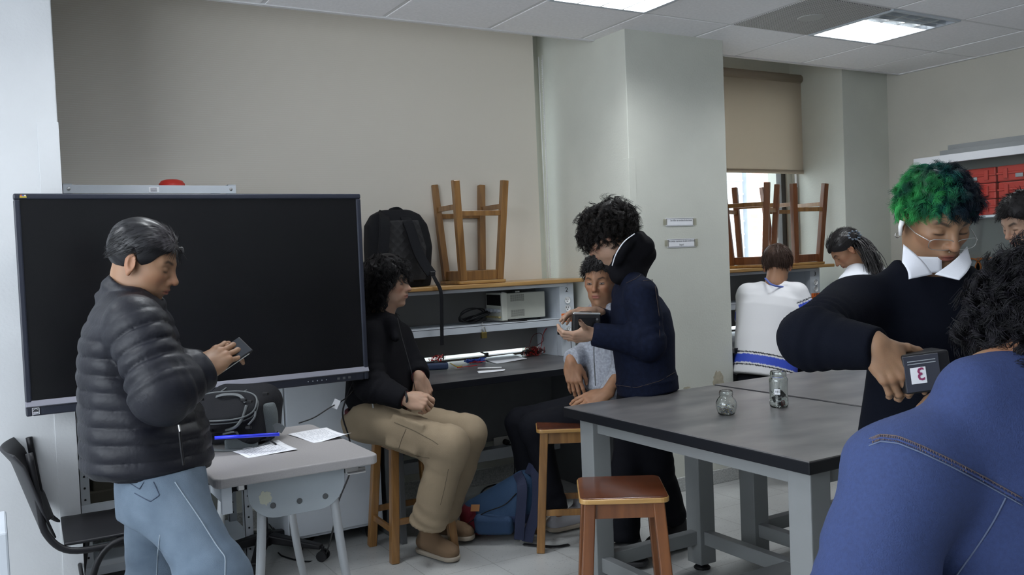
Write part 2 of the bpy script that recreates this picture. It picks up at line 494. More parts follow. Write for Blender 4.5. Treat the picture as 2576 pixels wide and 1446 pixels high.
xa = Yp(1886, 550, YB)[0]; xb = Yp(1960, 550, YB)[0]; xc = Yp(2018, 550, YB)[0]
MB().bb(xa, xb, YB, YB + 0.4, 0, 5).build('brick_wall', brick('pink_brick', (0.52, 0.26, 0.20), (0.62, 0.36, 0.29), (0.6, 0.55, 0.5), 0.22, 0.075), bld)
MB().bb(xb, xc + 0.6, YB - 0.12, YB + 0.4, 0, 5).build('stone_wall', brick('sandstone_block', (0.55, 0.48, 0.36), (0.62, 0.56, 0.45), (0.45, 0.4, 0.32), 0.5, 0.24), bld, bevel=0.01)
wfr = MB().bb(3.0, xa, YB + 0.05, YB + 0.4, 0, 5).build('plain_wall', mat('pale_render', (0.7, 0.72, 0.74), 0.8), bld)
lb = MB()
for k in range(14):
    z = 1.1 + k * 0.17
    lb.box(((xa - 1.2), YB + 0.02, z), (2.2, 0.05, 0.02))
lb.bb(xa - 0.06, xa, YB - 0.02, YB + 0.06, 0.9, 2.7).bb(xa - 2.3, xa, YB - 0.03, YB + 0.06, 2.55, 2.68)
lb.build('window_louvre', mat('louvre', (0.35, 0.38, 0.42), 0.5), bld)
tag(MB().bb(-3, 12, 5.2, 14, -0.15, -0.02).build('ground', mat('pavement', (0.6, 0.6, 0.58), 0.9, var=0.1)), kind='structure')
# pale backdrop added behind window one; sky light on it whitens the blind gap
tag(MB().bb(-3, 3.6, 6.6, 6.8, -0.02, 4.5).build('backdrop_wall', mat('pale_backdrop_wall', (0.8, 0.8, 0.8), 0.9)), 'plain pale backdrop wall added behind the blinds and workbench', 'wall')

# ------------------------------------------------------------------ roller blinds
def blind_mat(name, c1, c2, moire):
    m = bpy.data.materials.new(name); m.use_nodes = True; nt = m.node_tree; b = nt.nodes['Principled BSDF']
    tc = nd(nt, 'ShaderNodeTexCoord')
    w = nd(nt, 'ShaderNodeTexWave', wave_type='RINGS', rings_direction='X'); w.inputs['Scale'].default_value = 3.2
    w.inputs['Distortion'].default_value = 3.0; w.inputs['Detail'].default_value = 2; w.inputs['Detail Scale'].default_value = 0.8
    mp = nd(nt, 'ShaderNodeMapping'); mp.inputs['Scale'].default_value = (0.9, 1, 9.0); mp.inputs['Location'].default_value = (1.2, 0, 0.3)
    nt.links.new(tc.outputs['Object'], mp.inputs[0]); nt.links.new(mp.outputs[0], w.inputs[0])
    n = nd(nt, 'ShaderNodeTexNoise'); n.inputs['Scale'].default_value = 1.3; nt.links.new(tc.outputs['Object'], n.inputs[0])
    cr = nd(nt, 'ShaderNodeValToRGB'); cr.color_ramp.elements[0].position = 0.78; cr.color_ramp.elements[1].position = 0.97
    cr.color_ramp.elements[0].color = (0, 0, 0, 1); cr.color_ramp.elements[1].color = (1, 1, 1, 1)
    nt.links.new(w.outputs[0], cr.inputs[0])
    mu = nd(nt, 'ShaderNodeMath', operation='MULTIPLY'); nt.links.new(cr.outputs[0], mu.inputs[0])
    mr = nd(nt, 'ShaderNodeMapRange'); mr.inputs[1].default_value = .9; mr.inputs[2].default_value = -1.3; mr.inputs[4].default_value = moire
    sx = nd(nt, 'ShaderNodeSeparateXYZ'); nt.links.new(tc.outputs['Object'], sx.inputs[0]); nt.links.new(sx.outputs[0], mr.inputs[0]); nt.links.new(mr.outputs[0], mu.inputs[1])
    mx = nd(nt, 'ShaderNodeMix', data_type='RGBA'); nt.links.new(mu.outputs[0], mx.inputs['Factor'])
    mx.inputs[6].default_value = (*c1, 1); mx.inputs[7].default_value = (*c2, 1)
    nt.links.new(mx.outputs[2], b.inputs['Base Color']); b.inputs['Roughness'].default_value = 0.85
    n3 = nd(nt, 'ShaderNodeTexNoise'); n3.inputs['Scale'].default_value = 400; nt.links.new(tc.outputs['Object'], n3.inputs[0])
    bp = nd(nt, 'ShaderNodeBump'); bp.inputs['Strength'].default_value = 0.15; bp.inputs['Distance'].default_value = 0.002
    nt.links.new(n3.outputs[0], bp.inputs['Height']); nt.links.new(bp.outputs[0], b.inputs['Normal'])
    return m
def blind(x0, x1, y, zb, m, label, zr=2.74):
    e = empty('roller_blind', ((x0 + x1) / 2, y, zb), label, 'blind')
    MB().bb(x0, x1, y - 0.0015, y + 0.0015, zb, zr + .02).build('fabric', m, e)
    MB().bb(x0, x1, y - 0.006, y + 0.006, zb - 0.012, zb + 0.018).build('bottom_bar', m, e, bevel=0.004)
    MB().cyl((x0 - 0.01, y + 0.01, zr), (x1 + 0.01, y + 0.01, zr), 0.035).build('roller', m, e, smooth=True)
    MB().bb(x1 + 0.012, x1 + 0.022, y - 0.05, y + 0.06, zr - .1, zr + .09).build('bracket', M['steel'], e, bevel=0.002)
    c = MB()
    zc = 1.0 if x1 < 3.5 else 1.25
    for dy in (-0.022, 0.022):
        c.tube([(x1 + 0.035, y - 0.03 + dy, 2.72), (x1 + 0.037, y - 0.03 + dy * 0.8, 1.9), (x1 + 0.035, y - 0.03 + dy * 0.5, zc)], 0.0028, 8)
    for k in range(150):
        c.lathe([(0, -0.004), (0.0045, 0), (0, 0.004)], (x1 + 0.036, y - 0.052 + 0.011 * k / 150, zc + (2.70 - zc) * k / 150), 6)
    c.build('bead_chain', M['white'], e, smooth=True)
    return e
b1 = blind_mat('blind_fabric', (0.80, 0.745, 0.655), (0.90, 0.87, 0.80), 0.6)
b2 = blind_mat('far_blind_fabric', (0.60, 0.52, 0.42), (0.64, 0.56, 0.46), 0.2)
blind(0.20, 3.085, 4.84, 0.868, b1, 'wide beige roller blind with wood-like moire, pulled down behind the workbench', 2.95)
zb2 = Yp(1930, 432, 4.84)[2]
nt_ = b2.node_tree; tr_ = nd(nt_, 'ShaderNodeBsdfTranslucent'); tr_.inputs[0].default_value = (0.62, 0.56, 0.48, 1)
ms_ = nd(nt_, 'ShaderNodeMixShader'); ms_.inputs[0].default_value = 0.46
nt_.links.new(nt_.nodes['Principled BSDF'].outputs[0], ms_.inputs[1]); nt_.links.new(tr_.outputs[0], ms_.inputs[2]); nt_.links.new(ms_.outputs[0], nt_.nodes['Material Output'].inputs[0])
blind(3.98, Yp(2027, 400, 4.84)[0], 4.84, zb2, b2, 'tan roller blind half lowered over the far window')
# white conduit pipe down the window reveal
pa = MB().cyl((5.545, 4.90, 0.9), (5.545, 4.90, 2.68), 0.010)
tag(pa.build('conduit', M['white'], smooth=True), 'thin white conduit pipe running down beside the tan blind', 'pipe')

# ------------------------------------------------------------------ ceiling lights and vent
M['louv'] = mat('aluminium_louvre', (0.75, 0.77, 0.78), 0.25, metal=0.9)
def troffer(i, j, lab):
    x0, x1, y0, y1 = cell(i, j)
    e = empty('ceiling_light', ((x0 + x1) / 2, (y0 + y1) / 2, CEIL), lab, 'ceiling light', 'recessed square ceiling lights')
    f = MB(); w = 0.028
    for a in ((x0 + .005, x1 - .005, y0 + .005, y0 + w), (x0 + .005, x1 - .005, y1 - w, y1 - .005), (x0 + .005, x0 + w, y0 + w, y1 - w), (x1 - w, x1 - .005, y0 + w, y1 - w)):
        f.bb(*a, CEIL - 0.004, CEIL + 0.05)
    f.bb(x0, x1, y0, y1, CEIL + 0.06, CEIL + 0.07)
    f.build('frame', M['lmetal'], e, bevel=0.002)
    l = MB()
    n = 4
    for k in range(1, n):
        x = x0 + w + (x1 - x0 - 2 * w) * k / n
        l.bb(x - 0.004, x + 0.004, y0 + w, y1 - w, CEIL - 0.004, CEIL + 0.030)
    for k in range(1, 9):
        y = y0 + w + (y1 - y0 - 2 * w) * k / 9
        l.bb(x0 + w, x1 - w, y - 0.002, y + 0.002, CEIL - 0.003, CEIL + 0.030)
    l.build('louvre', M['louv'], e)
for (i, j) in LAMP_CELLS:
    lab = {(5, 1): 'square recessed ceiling light beside the perforated speaker panel', (2, 1): 'bright ceiling light cut by the top of the photo, in front of the column'}.get((i, j), 'recessed ceiling light over the room outside the photo')
    troffer(i, j, lab)
x0, x1, y0, y1 = cell(*VENT)
e = empty('ceiling_vent', ((x0 + x1) / 2, (y0 + y1) / 2, CEIL), 'grey perforated ceiling panel with a round disc in its middle', 'ceiling vent')
def perf():
    m = bpy.data.materials.new('perforated_panel'); m.use_nodes = True; nt = m.node_tree; b = nt.nodes['Principled BSDF']
    tc = nd(nt, 'ShaderNodeTexCoord'); v = nd(nt, 'ShaderNodeTexVoronoi'); v.inputs['Scale'].default_value = 75; v.inputs['Randomness'].default_value = 0
    nt.links.new(tc.outputs['Object'], v.inputs[0])
    cr = nd(nt, 'ShaderNodeValToRGB'); cr.color_ramp.elements[0].position = 0.30; cr.color_ramp.elements[1].position = 0.37
    cr.color_ramp.elements[0].color = (0.06, 0.06, 0.06, 1); cr.color_ramp.elements[1].color = (0.55, 0.54, 0.53, 1)
    nt.links.new(v.outputs['Distance'], cr.inputs[0]); nt.links.new(cr.outputs[0], b.inputs['Base Color']); b.inputs['Roughness'].default_value = 0.6
    return m
MB().bb(x0 + .01, x1 - .01, y0 + .01, y1 - .01, CEIL - 0.001, CEIL + 0.01).build('panel', perf(), e, bevel=0.002)
MB().lathe([(0.0, -0.004), (0.07, -0.004), (0.075, 0.002), (0, 0.002)], ((x0 + x1) / 2, (y0 + y1) / 2, CEIL), 28).build('disc', mat('vent_disc', (0.42, 0.42, 0.41), 0.5), e)

# ------------------------------------------------------------------ workbenches with instrument shelves
M['wood'] = wood('bench_wood', (0.50, 0.30, 0.11), (0.36, 0.19, 0.06), axis=0)
M['orange'] = mat('orange_label', (0.80, 0.16, 0.02), 0.6)
M['panel'] = mat('bench_panel', (0.20, 0.195, 0.19), 0.6, var=0.08, vscale=3)
def outlet(mb_w, mb_d, c):
    """duplex-style round face with slots, facing -y"""
    mb_w.lathe([(0.0, 0.0), (0.019, 0.0), (0.021, 0.003), (0.021, 0.006)], c, 20, R=rotm(math.pi / 2))
    for dx, dz, w, h in ((-0.007, 0.005, 0.0025, 0.010), (0.007, 0.005, 0.0025, 0.008), (0, -0.008, 0.005, 0.005)):
        mb_d.box((c[0] + dx, c[1] - 0.0005, c[2] + dz), (w, 0.002, h))

def workbench(x0, x1, digit, label, wood_ext):
    e = empty('workbench', ((x0 + x1) / 2, 4.45, 0), label, 'workbench', 'wall workbenches under the windows')
    MB().bb(x0, x1, 4.03, 4.86, 0.785, 0.815).build('worktop', M['lam'], e, bevel=0.003)
    MB().bb(x0 - .001, x1 + .001, 4.025, 4.032, 0.783, 0.817).build('edge_band', M['edge'], e, bevel=0.002)
    for x in (x0 + 0.015, x1 - 0.015):
        MB().bb(x - 0.015, x + 0.015, 4.15, 4.84, 0.0, 0.785).build('side_panel', M['dmetal'], e, bevel=0.003)
    MB().bb(x0 + .03, x1 - .03, 4.80, 4.82, 0.30, 0.785).build('modesty_panel', M['dmetal'], e)
    MB().bb(x0 + .03, x1 - .03, 4.72, 4.80, 0.20, 0.27).build('cable_tray', M['gmetal'], e, bevel=0.004)
    # hutch
    yf, yb = 4.55, 4.83
    for x, w in ((x0 + 0.0, 0.06), (x1 - 0.105, 0.105)):
        MB().bb(x, x + w, yf, yf + 0.05, 0.815, 1.262).build('post', M['lmetal'], e, bevel=0.003)
        MB().bb(x + (0.0 if x == x0 else 0.0), x + 0.012, yf + .05, yb, 0.815, 1.262).build('hutch_side', M['lmetal'], e)
    MB().bb(x0, x1, yb, yb + 0.006, 0.858, 1.262).build('back_panel', M['panel'], e)
    MB().bb(x0, x1 - 0.105, yf + 0.002, yb, 1.042, 1.050).bb(x0, x1 - 0.107, yf + 0.002, yf + 0.012, 1.006, 1.048).build('shelf', M['lmetal'], e, bevel=0.0015)
    MB().bb(x0, x1 - 0.055, yf - 0.012, yf + 0.02, 1.246, 1.266).bb(x0, x1, yf, yb, 1.255, 1.266).build('top_frame', M['lmetal'], e, bevel=0.003)
    MB().bb(x0, x1 + wood_ext, 4.50, 4.835, 1.268, 1.292).build('wood_top', M['wood'], e, bevel=0.005)
    xc = x1 - 0.052
    for z in (1.160, 1.110, 0.975):
        w = MB(); d = MB(); outlet(w, d, (xc, yf - 0.001, z))
        o = w.build('outlet', M['white'], e, smooth=False)
        d.build('slot', M['black'], o)
    lb = MB().bb(x1 - 0.098, x1 - 0.007, yf - 0.002, yf, 1.025, 1.078).build('voltage_label', M['orange'], e)
    text_mesh('110', 0.028, (xc, yf - 0.0025, 1.066), RX90, M['ink'], 'lettering', lb, bold=0.0006)
    text_mesh('VOLTS', 0.026, (xc, yf - 0.0025, 1.040), RX90, M['ink'], 'lettering', lb, bold=0.0006)
    text_mesh(digit, 0.042, (xc, yf - 0.001, 1.222), RX90, M['ink'], 'number', e)
    return e
workbench(1.74, 3.13, '2', 'grey workbench between the display and the column, wooden stool upturned on top', 0.05)
workbench(3.965, 5.375, '3', 'workbench at the far window carrying three upturned stools', 0.11)

# ------------------------------------------------------------------ wooden stools (local frame, base at the floor)
M['stoolw'] = wood('stool_leg_wood', (0.31, 0.155, 0.048), (0.17, 0.078, 0.020), axis=2)
M['stoold'] = wood('stool_red_wood', (0.20, 0.072, 0.022), (0.11, 0.034, 0.010), axis=2)
M['seat'] = wood('varnished_seat', (0.15, 0.042, 0.014), (0.085, 0.022, 0.008), axis=0, rough=0.16, coat=0.8)
M['seatedge'] = wood('plywood_edge', (0.46, 0.27, 0.09), (0.28, 0.14, 0.04), axis=0, rough=0.3)
def stool_proto(mleg, mseat, label):
    e = empty('wooden_stool', (0, 0, 0), label, 'stool', 'square wooden lab stools', local=True)
    H = 0.60; s = 0.155; t = 0.118; b = 0.158
    def rr(s, r, n=5):
        P = []
        for cx, cy, a0 in ((s - r, s - r, 0), (-s + r, s - r, 90), (-s + r, -s + r, 180), (s - r, -s + r, 270)):
            for k in range(n + 1):
                a = math.radians(a0 + 90 * k / n); P.append((cx + r * math.cos(a), cy + r * math.sin(a)))
        return P
    q = MB().prism(rr(s, 0.03), 0.018, c=(0, 0, H - 0.011)).build('seat', M['seatedge'], e, bevel=0.004)
    MB().prism(rr(s - 0.004, 0.027), 0.003, c=(0, 0, H - 0.0005)).build('seat_top', mseat, q, bevel=0.001)
    for sx in (-1, 1):
        for sy in (-1, 1):
            MB().bar((sx * b, sy * b, 0.0), (sx * t, sy * t, H - 0.02), 0.040, 0.040, up=(0, 1, 0)).build('leg', mleg, e, bevel=0.004)
    def at(z, k): return t + (b - t) * (1 - z / (H - 0.02))
    a = MB(); z = H - 0.05; r = at(z, 0) - 0.003
    for sx, sy in ((1, 0), (-1, 0)):
        a.bar((sx * r, -r, z), (sx * r, r, z), 0.016, 0.055)
        a.bar((-r, sx * r, z), (r, sx * r, z), 0.016, 0.055)
    a.build('apron', mleg, e, bevel=0.002)
    for sx, sy, z in ((1, 0, .15), (-1, 0, .15), (0, 1, .19), (0, -1, .19)):
        r = at(z, 0)
        st = MB()
        if sx: st.bar((sx * r, -r, z), (sx * r, r, z), 0.016, 0.030)
        else: st.bar((-r, sy * r, z), (r, sy * r, z), 0.016, 0.030)
        st.build('stretcher', mleg, e, bevel=0.002)
    return e
stA = stool_proto(M['stoolw'], M['seat'], 'wooden stool under the seated person in khaki cargo trousers')
stA.location = (1.762, 4.07, 0); stA.rotation_euler = (0, 0, math.radians(-2))
def stool(loc, rz, label, flip=False, red=False, rx=0):
    o = copy_tree(stA); o['label'] = label; o.location = loc
    o.rotation_euler = (math.pi if flip else 0, rx, math.radians(rz))
    if red:
        for c in o.children:
            if not c.name.startswith('seat'): 
                c.data = c.data.copy(); c.data.materials[0] = M['stoold'] if 'leg' in c.name or 'apron' in c.name else M['stoolw']
    return o
s2 = stool((2.454, 3.673, 0), -31, 'wooden stool under the seated person in the light grey hoodie')
c3_ = Zp(1562, 1224, .6)
s3 = stool((c3_[0], c3_[1], 0), -33, 'empty red-brown wooden stool standing in front of the black-topped table', red=True)
s4 = stool((2.49, 4.675, 1.892), -3, 'upturned wooden stool on the workbench beside the black backpack', flip=True)
s5 = stool((4.22, 4.665, 1.892), 3, 'upturned stool on the far workbench, beside the column', flip=True, red=True)
s6 = stool((4.80, 4.665, 1.892), 30, 'middle of the three upturned stools on the far workbench', flip=True, red=True)
s7 = stool((5.25, 4.665, 1.892), -4, 'upturned stool on the far workbench, at its open end', flip=True, red=True)
s8 = stool((4.28, 3.86, 0), 5, 'wooden stool under the person in the white and blue sports shirt', red=True)
s9 = stool((5.15, 3.75, 0), 5, 'wooden stool under the ponytailed person in a white shirt', red=True)
s10 = stool((1.50, 0.82, 0), 20, 'wooden stool under the curly-haired person in the blue denim jacket')

# ------------------------------------------------------------------ black-topped tables
def worktable(x0, x1, y0, y1, H, label, legs):
    e = empty('lab_table', ((x0 + x1) / 2, (y0 + y1) / 2, 0), label, 'table', 'grey steel lab tables with black-edged tops')
    MB().bb(x0 + .002, x1 - .002, y0 + .002, y1 - .002, H - 0.004, H).build('tabletop', M['lam'], e)
    MB().bb(x0, x1, y0, y1, H - 0.042, H - 0.0035).build('edge_band', M['edge'], e, bevel=0.003)
    w = 0.09
    lx0, lx1, ly0, ly1 = legs
    for x in (lx0, lx1):
        for y in (ly0, ly1):
            l = MB().bb(x - w / 2, x + w / 2, y - w / 2, y + w / 2, 0.03, H - 0.043).build('leg', M['tleg'], e, bevel=0.004)
            MB().lathe([(0.0, 0.0), (0.036, 0.0), (0.038, 0.006), (0.03, 0.014), (0.012, 0.018), (0.010, 0.034), (0, 0.034)], (x, y, 0), 20).build('foot', M['black'], l, smooth=True)
    r = MB()
    for y in (ly0, ly1):
        r.bb(lx0, lx1, y - 0.02, y + 0.02, H - 0.10, H - 0.043)
    for x in (lx0, lx1): r.bb(x - .02, x + .02, ly0, ly1, H - 0.10, H - 0.043)
    r.build('apron', M['tleg'], e)
    s = MB(); z = 0.16
    for x in (lx0, lx1): s.bb(x - .022, x + .022, ly0, ly1, z - 0.04, z + 0.02)
    s.bb(lx0, lx1, (ly0 + ly1) / 2 - .05, (ly0 + ly1) / 2 + .05, z - 0.04, z + 0.018)
    s.bb(lx0, lx1, ly1 - .022, ly1 + .022, z - 0.04, z + 0.02)
    s.build('stretcher', M['tleg'], e, bevel=0.003)
    return e
M['tleg'] = mat('table_leg_grey', (0.21, 0.22, 0.225), 0.45, var=0.04, vscale=6)
worktable(2.058, 2.903, 1.80, 3.10, 0.80, 'grey steel table with black-edged top, two glass jars standing on it', (2.145, 2.71, 1.88, 3.0))
worktable(2.912, 3.78, 1.80, 3.10, 0.803, 'second black-edged table, behind the jar table and against the sweater', (2.975, 3.69, 1.88, 2.93))

# ------------------------------------------------------------------ interactive display
ex0, ex1, ez0, ez1, ey = 0.097, 1.487, 0.905, 1.757, 3.85
M['scr'] = mat('display_glass', (0.005, 0.005, 0.006), 0.24, spec=0.35)
M['bez'] = mat('display_bezel', (0.016, 0.019, 0.032), 0.4)
e = empty('interactive_display', ((ex0 + ex1) / 2, ey, ez0), 'large black wall display behind the person in the puffer jacket, switched off', 'display')
bz = MB(); w = 0.022
bz.bb(ex0, ex1, ey, ey + .06, ez1 - w, ez1).bb(ex0, ex0 + w, ey, ey + .06, ez0, ez1 - w).bb(ex1 - w, ex1, ey, ey + .06, ez0, ez1 - w).bb(ex0 + w, ex1 - w, ey, ey + .06, ez0, ez0 + 0.035)
bz.build('bezel', M['bez'], e, bevel=0.005)
MB().bb(ex0 + w, ex1 - w, ey + .006, ey + .02, ez0 + 0.06, ez1 - w).build('screen', M['scr'], e)
MB().bb(ex0 + 0.01, ex1 - 0.01, ey + .03, ey + .085, ez0 + 0.01, ez1 - 0.01).build('housing', M['black'], e, bevel=0.01)
MB().prism([(-(ex1 - ex0) / 2, -0.013), ((ex1 - ex0) / 2, -0.013), ((ex1 - ex0) / 2, 0.013), (-(ex1 - ex0) / 2, 0.013)], 0.012, R=rotm(math.pi / 2 - 0.5), c=((ex0 + ex1) / 2, ey + 0.002, ez0 + 0.046)).build('speaker_bar', mat('satin_bar', (0.22, 0.22, 0.26), 0.35, metal=0.5), e, bevel=0.002)
lg = MB(); lg.prism([(-.012, -.005), (.012, -.005), (.010, .006), (-.010, .006)], 0.001, R=RX90, c=(ex0 + 0.033, ey - 0.001, ez1 - 0.011))
o = lg.build('logo_sticker', mat('logo_yellow', (0.6, 0.45, 0.05), 0.5), e)
for k, c in enumerate(((0.5, 0.1, 0.08), (0.08, 0.1, 0.4), (0.6, 0.6, 0.62))):
    MB().lathe([(0, 0), (0.0032, 0), (0.003, 0.0012), (0, 0.0015)], (ex0 + 0.026 + 0.007 * k, ey - 0.0018, ez1 - 0.008), 10, R=rotm(math.pi / 2)).build('bird_mark', mat('logo_mark_%d' % k, c, 0.5), o)
q = MB().bb(ex0 + .020, ex0 + .046, ey - .002, ey + .001, ez0 + .006, ez0 + .032)
q = q.build('energy_label', M['ink'], e)
fr = MB(); cx, cz = ex0 + .033, ez0 + .019
for a in ((-.012, .012, .011, .0125), (-.012, .012, -.0125, -.011), (-.0125, -.011, -.012, .012), (.011, .0125, -.012, .012), (-.009, .009, -.008, -.006), (-.009, .009, -.0045, -.003)):
    fr.bb(cx + a[0], cx + a[1], ey - .003, ey - .002, cz + a[2], cz + a[3])
fr.tube([(cx + 0.008 * math.cos(t), ey - .0028, cz + 0.003 + 0.006 * math.sin(t)) for t in np.linspace(0.3, 3.3, 10)], 0.0006, 5)
fr.build('star_mark', M['paper'], q)
for k in range(5):
    MB().lathe([(0, 0), (0.0028, 0), (0.0028, 0.001), (0, 0.001)], (1.20 + 0.021 * k, ey - .001, ez0 + .018), 10, R=rotm(math.pi / 2)).build('button', M['gmetal'], e)
for k in range(3):
    MB().bb(1.335 + .026 * k, 1.347 + .026 * k, ey - .0015, ey + .001, ez0 + .012, ez0 + .022).build('port', M['dmetal'], e)
MB().bb(0.12, 0.26, ey + 0.08, 4.03, 1.15, 1.55).bb(0.2, 1.2, ey + 0.08, ey + 0.11, 1.25, 1.3).build('wall_bracket', M['dmetal'], e)

# ------------------------------------------------------------------ shelving rack behind the display
e = empty('shelving_rack', (0.68, 4.55, 0), 'tall light grey metal shelving rack behind the black display', 'shelving')
rx0, rx1, ry0, ry1 = 0.305, 1.065, 4.42, 4.80
for x, y in ((rx0, ry0), (rx1 - .04, ry0), (rx0, ry1 - .04), (rx1 - .04, ry1 - .04)):
    p = MB().bb(x, x + .04, y, y + .003, 0, 1.848).bb(x, x + .003, y, y + .04, 0, 1.848).build('post', M['gmetal'], e)
    h = MB()
    for k in range(34): h.lathe([(0, 0), (0.005, 0), (0.005, 0.001)], (x + .02, y - .0006, 0.05 + .053 * k), 8, R=rotm(math.pi / 2))
    h.build('hole_row', M['black'], p)
for z in (1.805, 1.30, 0.735, 0.36, 0.07):
    sh = MB().bb(rx0 + .002, rx1 - .002, ry0 - .002, ry1 + .002, z + .034, z + .038).bb(rx0 + .002, rx1 - .002, ry0 - .003, ry0 - .0015, z, z + .038)
    sh.build('shelf', M['lmetal'], e)
sc_ = MB()
for x in (rx0 + .025, rx1 - .025): sc_.lathe([(0, 0.002), (0.007, 0.001), (0.008, 0)], (x, ry0 - .004, 1.825), 12, R=rotm(math.pi / 2))
sc_.build('screw', M['steel'], e)
q = MB().bb(0.665, 0.71, ry0 - .0045, ry0 - .003, 1.81, 1.835).build('inventory_label', M['paper'], e)
tx = MB()
for k in range(4): tx.bb(0.672, 0.70, ry0 - .005, ry0 - .0045, 1.828 - .005 * k, 1.830 - .005 * k)
tx.build('print', M['ink'], q)
MB().bb(rx0 + .03, rx0 + .075, ry0 - .006, ry0 - .003, 0.738, 0.765).build('yellow_tape', mat('yellow_tape', (0.7, 0.38, 0.02), 0.5), e)
tag(MB().bb(.36, .9, 4.44, 4.76, 0.40, 0.66).bb(.34, .92, 4.43, 4.77, .395, .45).build('storage_box', mat('brown_box', (0.035, 0.032, 0.022), 0.8), bevel=0.006), 'dark brown storage box low in the metal rack behind the chair', 'box')
tag(MB().lathe([(0.0, 0.02), (0.03, 0.019), (0.05, 0.012), (0.058, 0.0)], (0.80, 4.60, 1.868), 24).lathe([(0.05, 0.0), (0.06, 0.0), (0.062, -0.025), (0.05, -0.025)], (0.80, 4.60, 1.868), 24).build('red_item', mat('red_plastic', (0.5, 0.03, 0.02), 0.5), smooth=True), 'rounded red plastic item showing above the metal rack behind the display', 'item')  # rounded red stand-in shape; what the object is stays unknown

# ------------------------------------------------------------------ grey cabinet on castors
e = empty('metal_cabinet', (1.46, 4.6, 0), 'light grey metal cabinet on castors between the small table and the stool', 'cabinet')
cx0, cx1, cy0, cy1 = 1.215, 1.715, 4.33, 4.83
MB().bb(cx0, cx1, cy0, cy1, 0.075, 0.98).build('body', M['lmetal'], e, bevel=0.004)
MB().bb(cx0 + .004, cx0 + .008, cy0 - .003, cy0 + .003, 0.08, 0.97).build('door_seam', M['dmetal'], e)
MB().bb(cx0 + .012, cx1 - .006, cy0 - .012, cy0 - .001, 0.09, 0.96).build('door', M['lmetal'], e, bevel=0.003)
for x in (cx0 + .06, cx1 - .06):
    for y in (cy0 + .05, cy1 - .05):
        MB().cyl((x - .012, y, .03), (x + .012, y, .03), 0.03).bb(x - .015, x + .015, y - .015, y + .015, .03, .076).build('castor', M['black'], e)
tag(MB().bb(-0.55, Zp(14, 1300, .5)[0] + 0.0, 2.72, 2.98, 0, 0.76).build('locker', M['lmetal'], bevel=0.006), 'pale metal locker edge at the lower corner in front of the left pier', 'locker')

# ------------------------------------------------------------------ small grey table
tx0, tx1, ty0, ty1, tz = 0.602, 1.178, 2.985, 3.765, 0.75
M['ttop'] = mat('speckled_grey_laminate', (0.33, 0.315, 0.315), 0.5, var=0.06, vscale=200)
M['tpanel'] = mat('blue_grey_enamel', (0.36, 0.40, 0.43), 0.45, var=0.04, vscale=10)
e = empty('small_table', ((tx0 + tx1) / 2, (ty0 + ty1) / 2, 0), 'small grey trapezoid-edged table carrying the black camera bag and papers', 'table')
r = 0.03; P = []
for cx, cy, a0 in ((tx1 - r, ty1 - r, 0), (tx0 + r, ty1 - r, 90), (tx0 + r, ty0 + r, 180), (tx1 - r, ty0 + r, 270)):
    for k in range(6):
        a = math.radians(a0 + 18 * k); P.append((cx + r * math.cos(a), cy + r * math.sin(a)))
MB().prism(P, 0.034, c=(0, 0, tz - 0.017)).build('tabletop', M['ttop'], e, bevel=0.006, seg=3)
def dpanel(y):
    a0, a1 = Yp(622, 1230, 3.06)[0], Yp(866, 1200, 3.06)[0]
    zt = tz - 0.035; zb = Yp(700, 1300, 3.06)[2]; r = 0.10
    P = [(a0, zt), (a0, zb + r)]
    for k in range(1, 9):
        a = math.radians(180 + 90 * k / 8); P.append((a0 + r + r * math.cos(a), zb + r + r * math.sin(a)))
    for k in range(0, 9):
        a = math.radians(270 + 90 * k / 8); P.append((a1 - r + r * math.cos(a), zb + r + r * math.sin(a)))
    P.append((a1, zt))
    m = MB().prism(P, 0.012, R=RX90, c=(0, y, 0)).build('end_panel', M['tpanel'], e, bevel=0.002)
    h = MB()
    for k in range(3):
        h.lathe([(0, 0), (0.010, 0), (0.010, 0.002)], (a0 + (a1 - a0) * (0.24 + 0.27 * k), y - 0.0068, zb + 0.045), 16, R=rotm(math.pi / 2))
    h.build('hole', M['dmetal'], m)
    return a0, a1, zb, m
a0, a1, zb, dp = dpanel(3.06)
lb = MB()
lb.prism(blob(0, 0, 0.024, 0.026, 30, s=9), 0.0006, R=RX90, c=(a0 + .058, 3.0535, zb + .075))
lb.build('label_residue', mat('old_glue', (0.55, 0.56, 0.45), 0.8), dp)
def tleg(x, y, sx, sy):
    p = bez([(x, y, tz - 0.06), (x + .012 * sx, y + .01 * sy, 0.50), (x + .04 * sx, y + .025 * sy, 0.25), (x + .085 * sx, y + .05 * sy, 0.03)], 18)
    l = MB().tube(p, 0.016, 14).build('leg', mat('silver_tube', (0.42, 0.44, 0.46), 0.4, metal=0.3), e, smooth=True)
    MB().cyl(tuple(p[-1] + np.array([0, 0, -.03])), tuple(p[-1] + np.array([0, 0, .02])), 0.02).build('foot', M['black'], l)
tleg(a0 + .055, 3.085, -1, -1); tleg(a1 - .04, 3.085, 1, -1); tleg(a0 + .055, 3.67, -1, 1); tleg(a1 - .04, 3.67, 1, 1)
MB().bb(Yp(555, 1240, 3.02)[0], Yp(582, 1240, 3.02)[0], 3.01, 3.03, Yp(570, 1292, 3.02)[2], tz - .034).bb(Yp(555, 1240, 3.02)[0], Yp(560, 1240, 3.02)[0], 3.03, 3.18, Yp(570, 1262, 3.02)[2], tz - .034).build('side_bracket', M['lmetal'], e, bevel=0.002)
c = Yp(885, 1182, 3.05)
MB().box((c[0], 3.06, c[2] + .005), (0.05, 0.03, 0.028)).box((c[0] + .03, 3.055, c[2] - .002), (0.045, 0.012, 0.012)).cyl((c[0] - .02, 3.045, c[2] - .01), (c[0] + .05, 3.045, c[2] - .01), .005).build('latch', M['steel'], e, bevel=0.002)
c = Yp(607, 1225, 3.06)
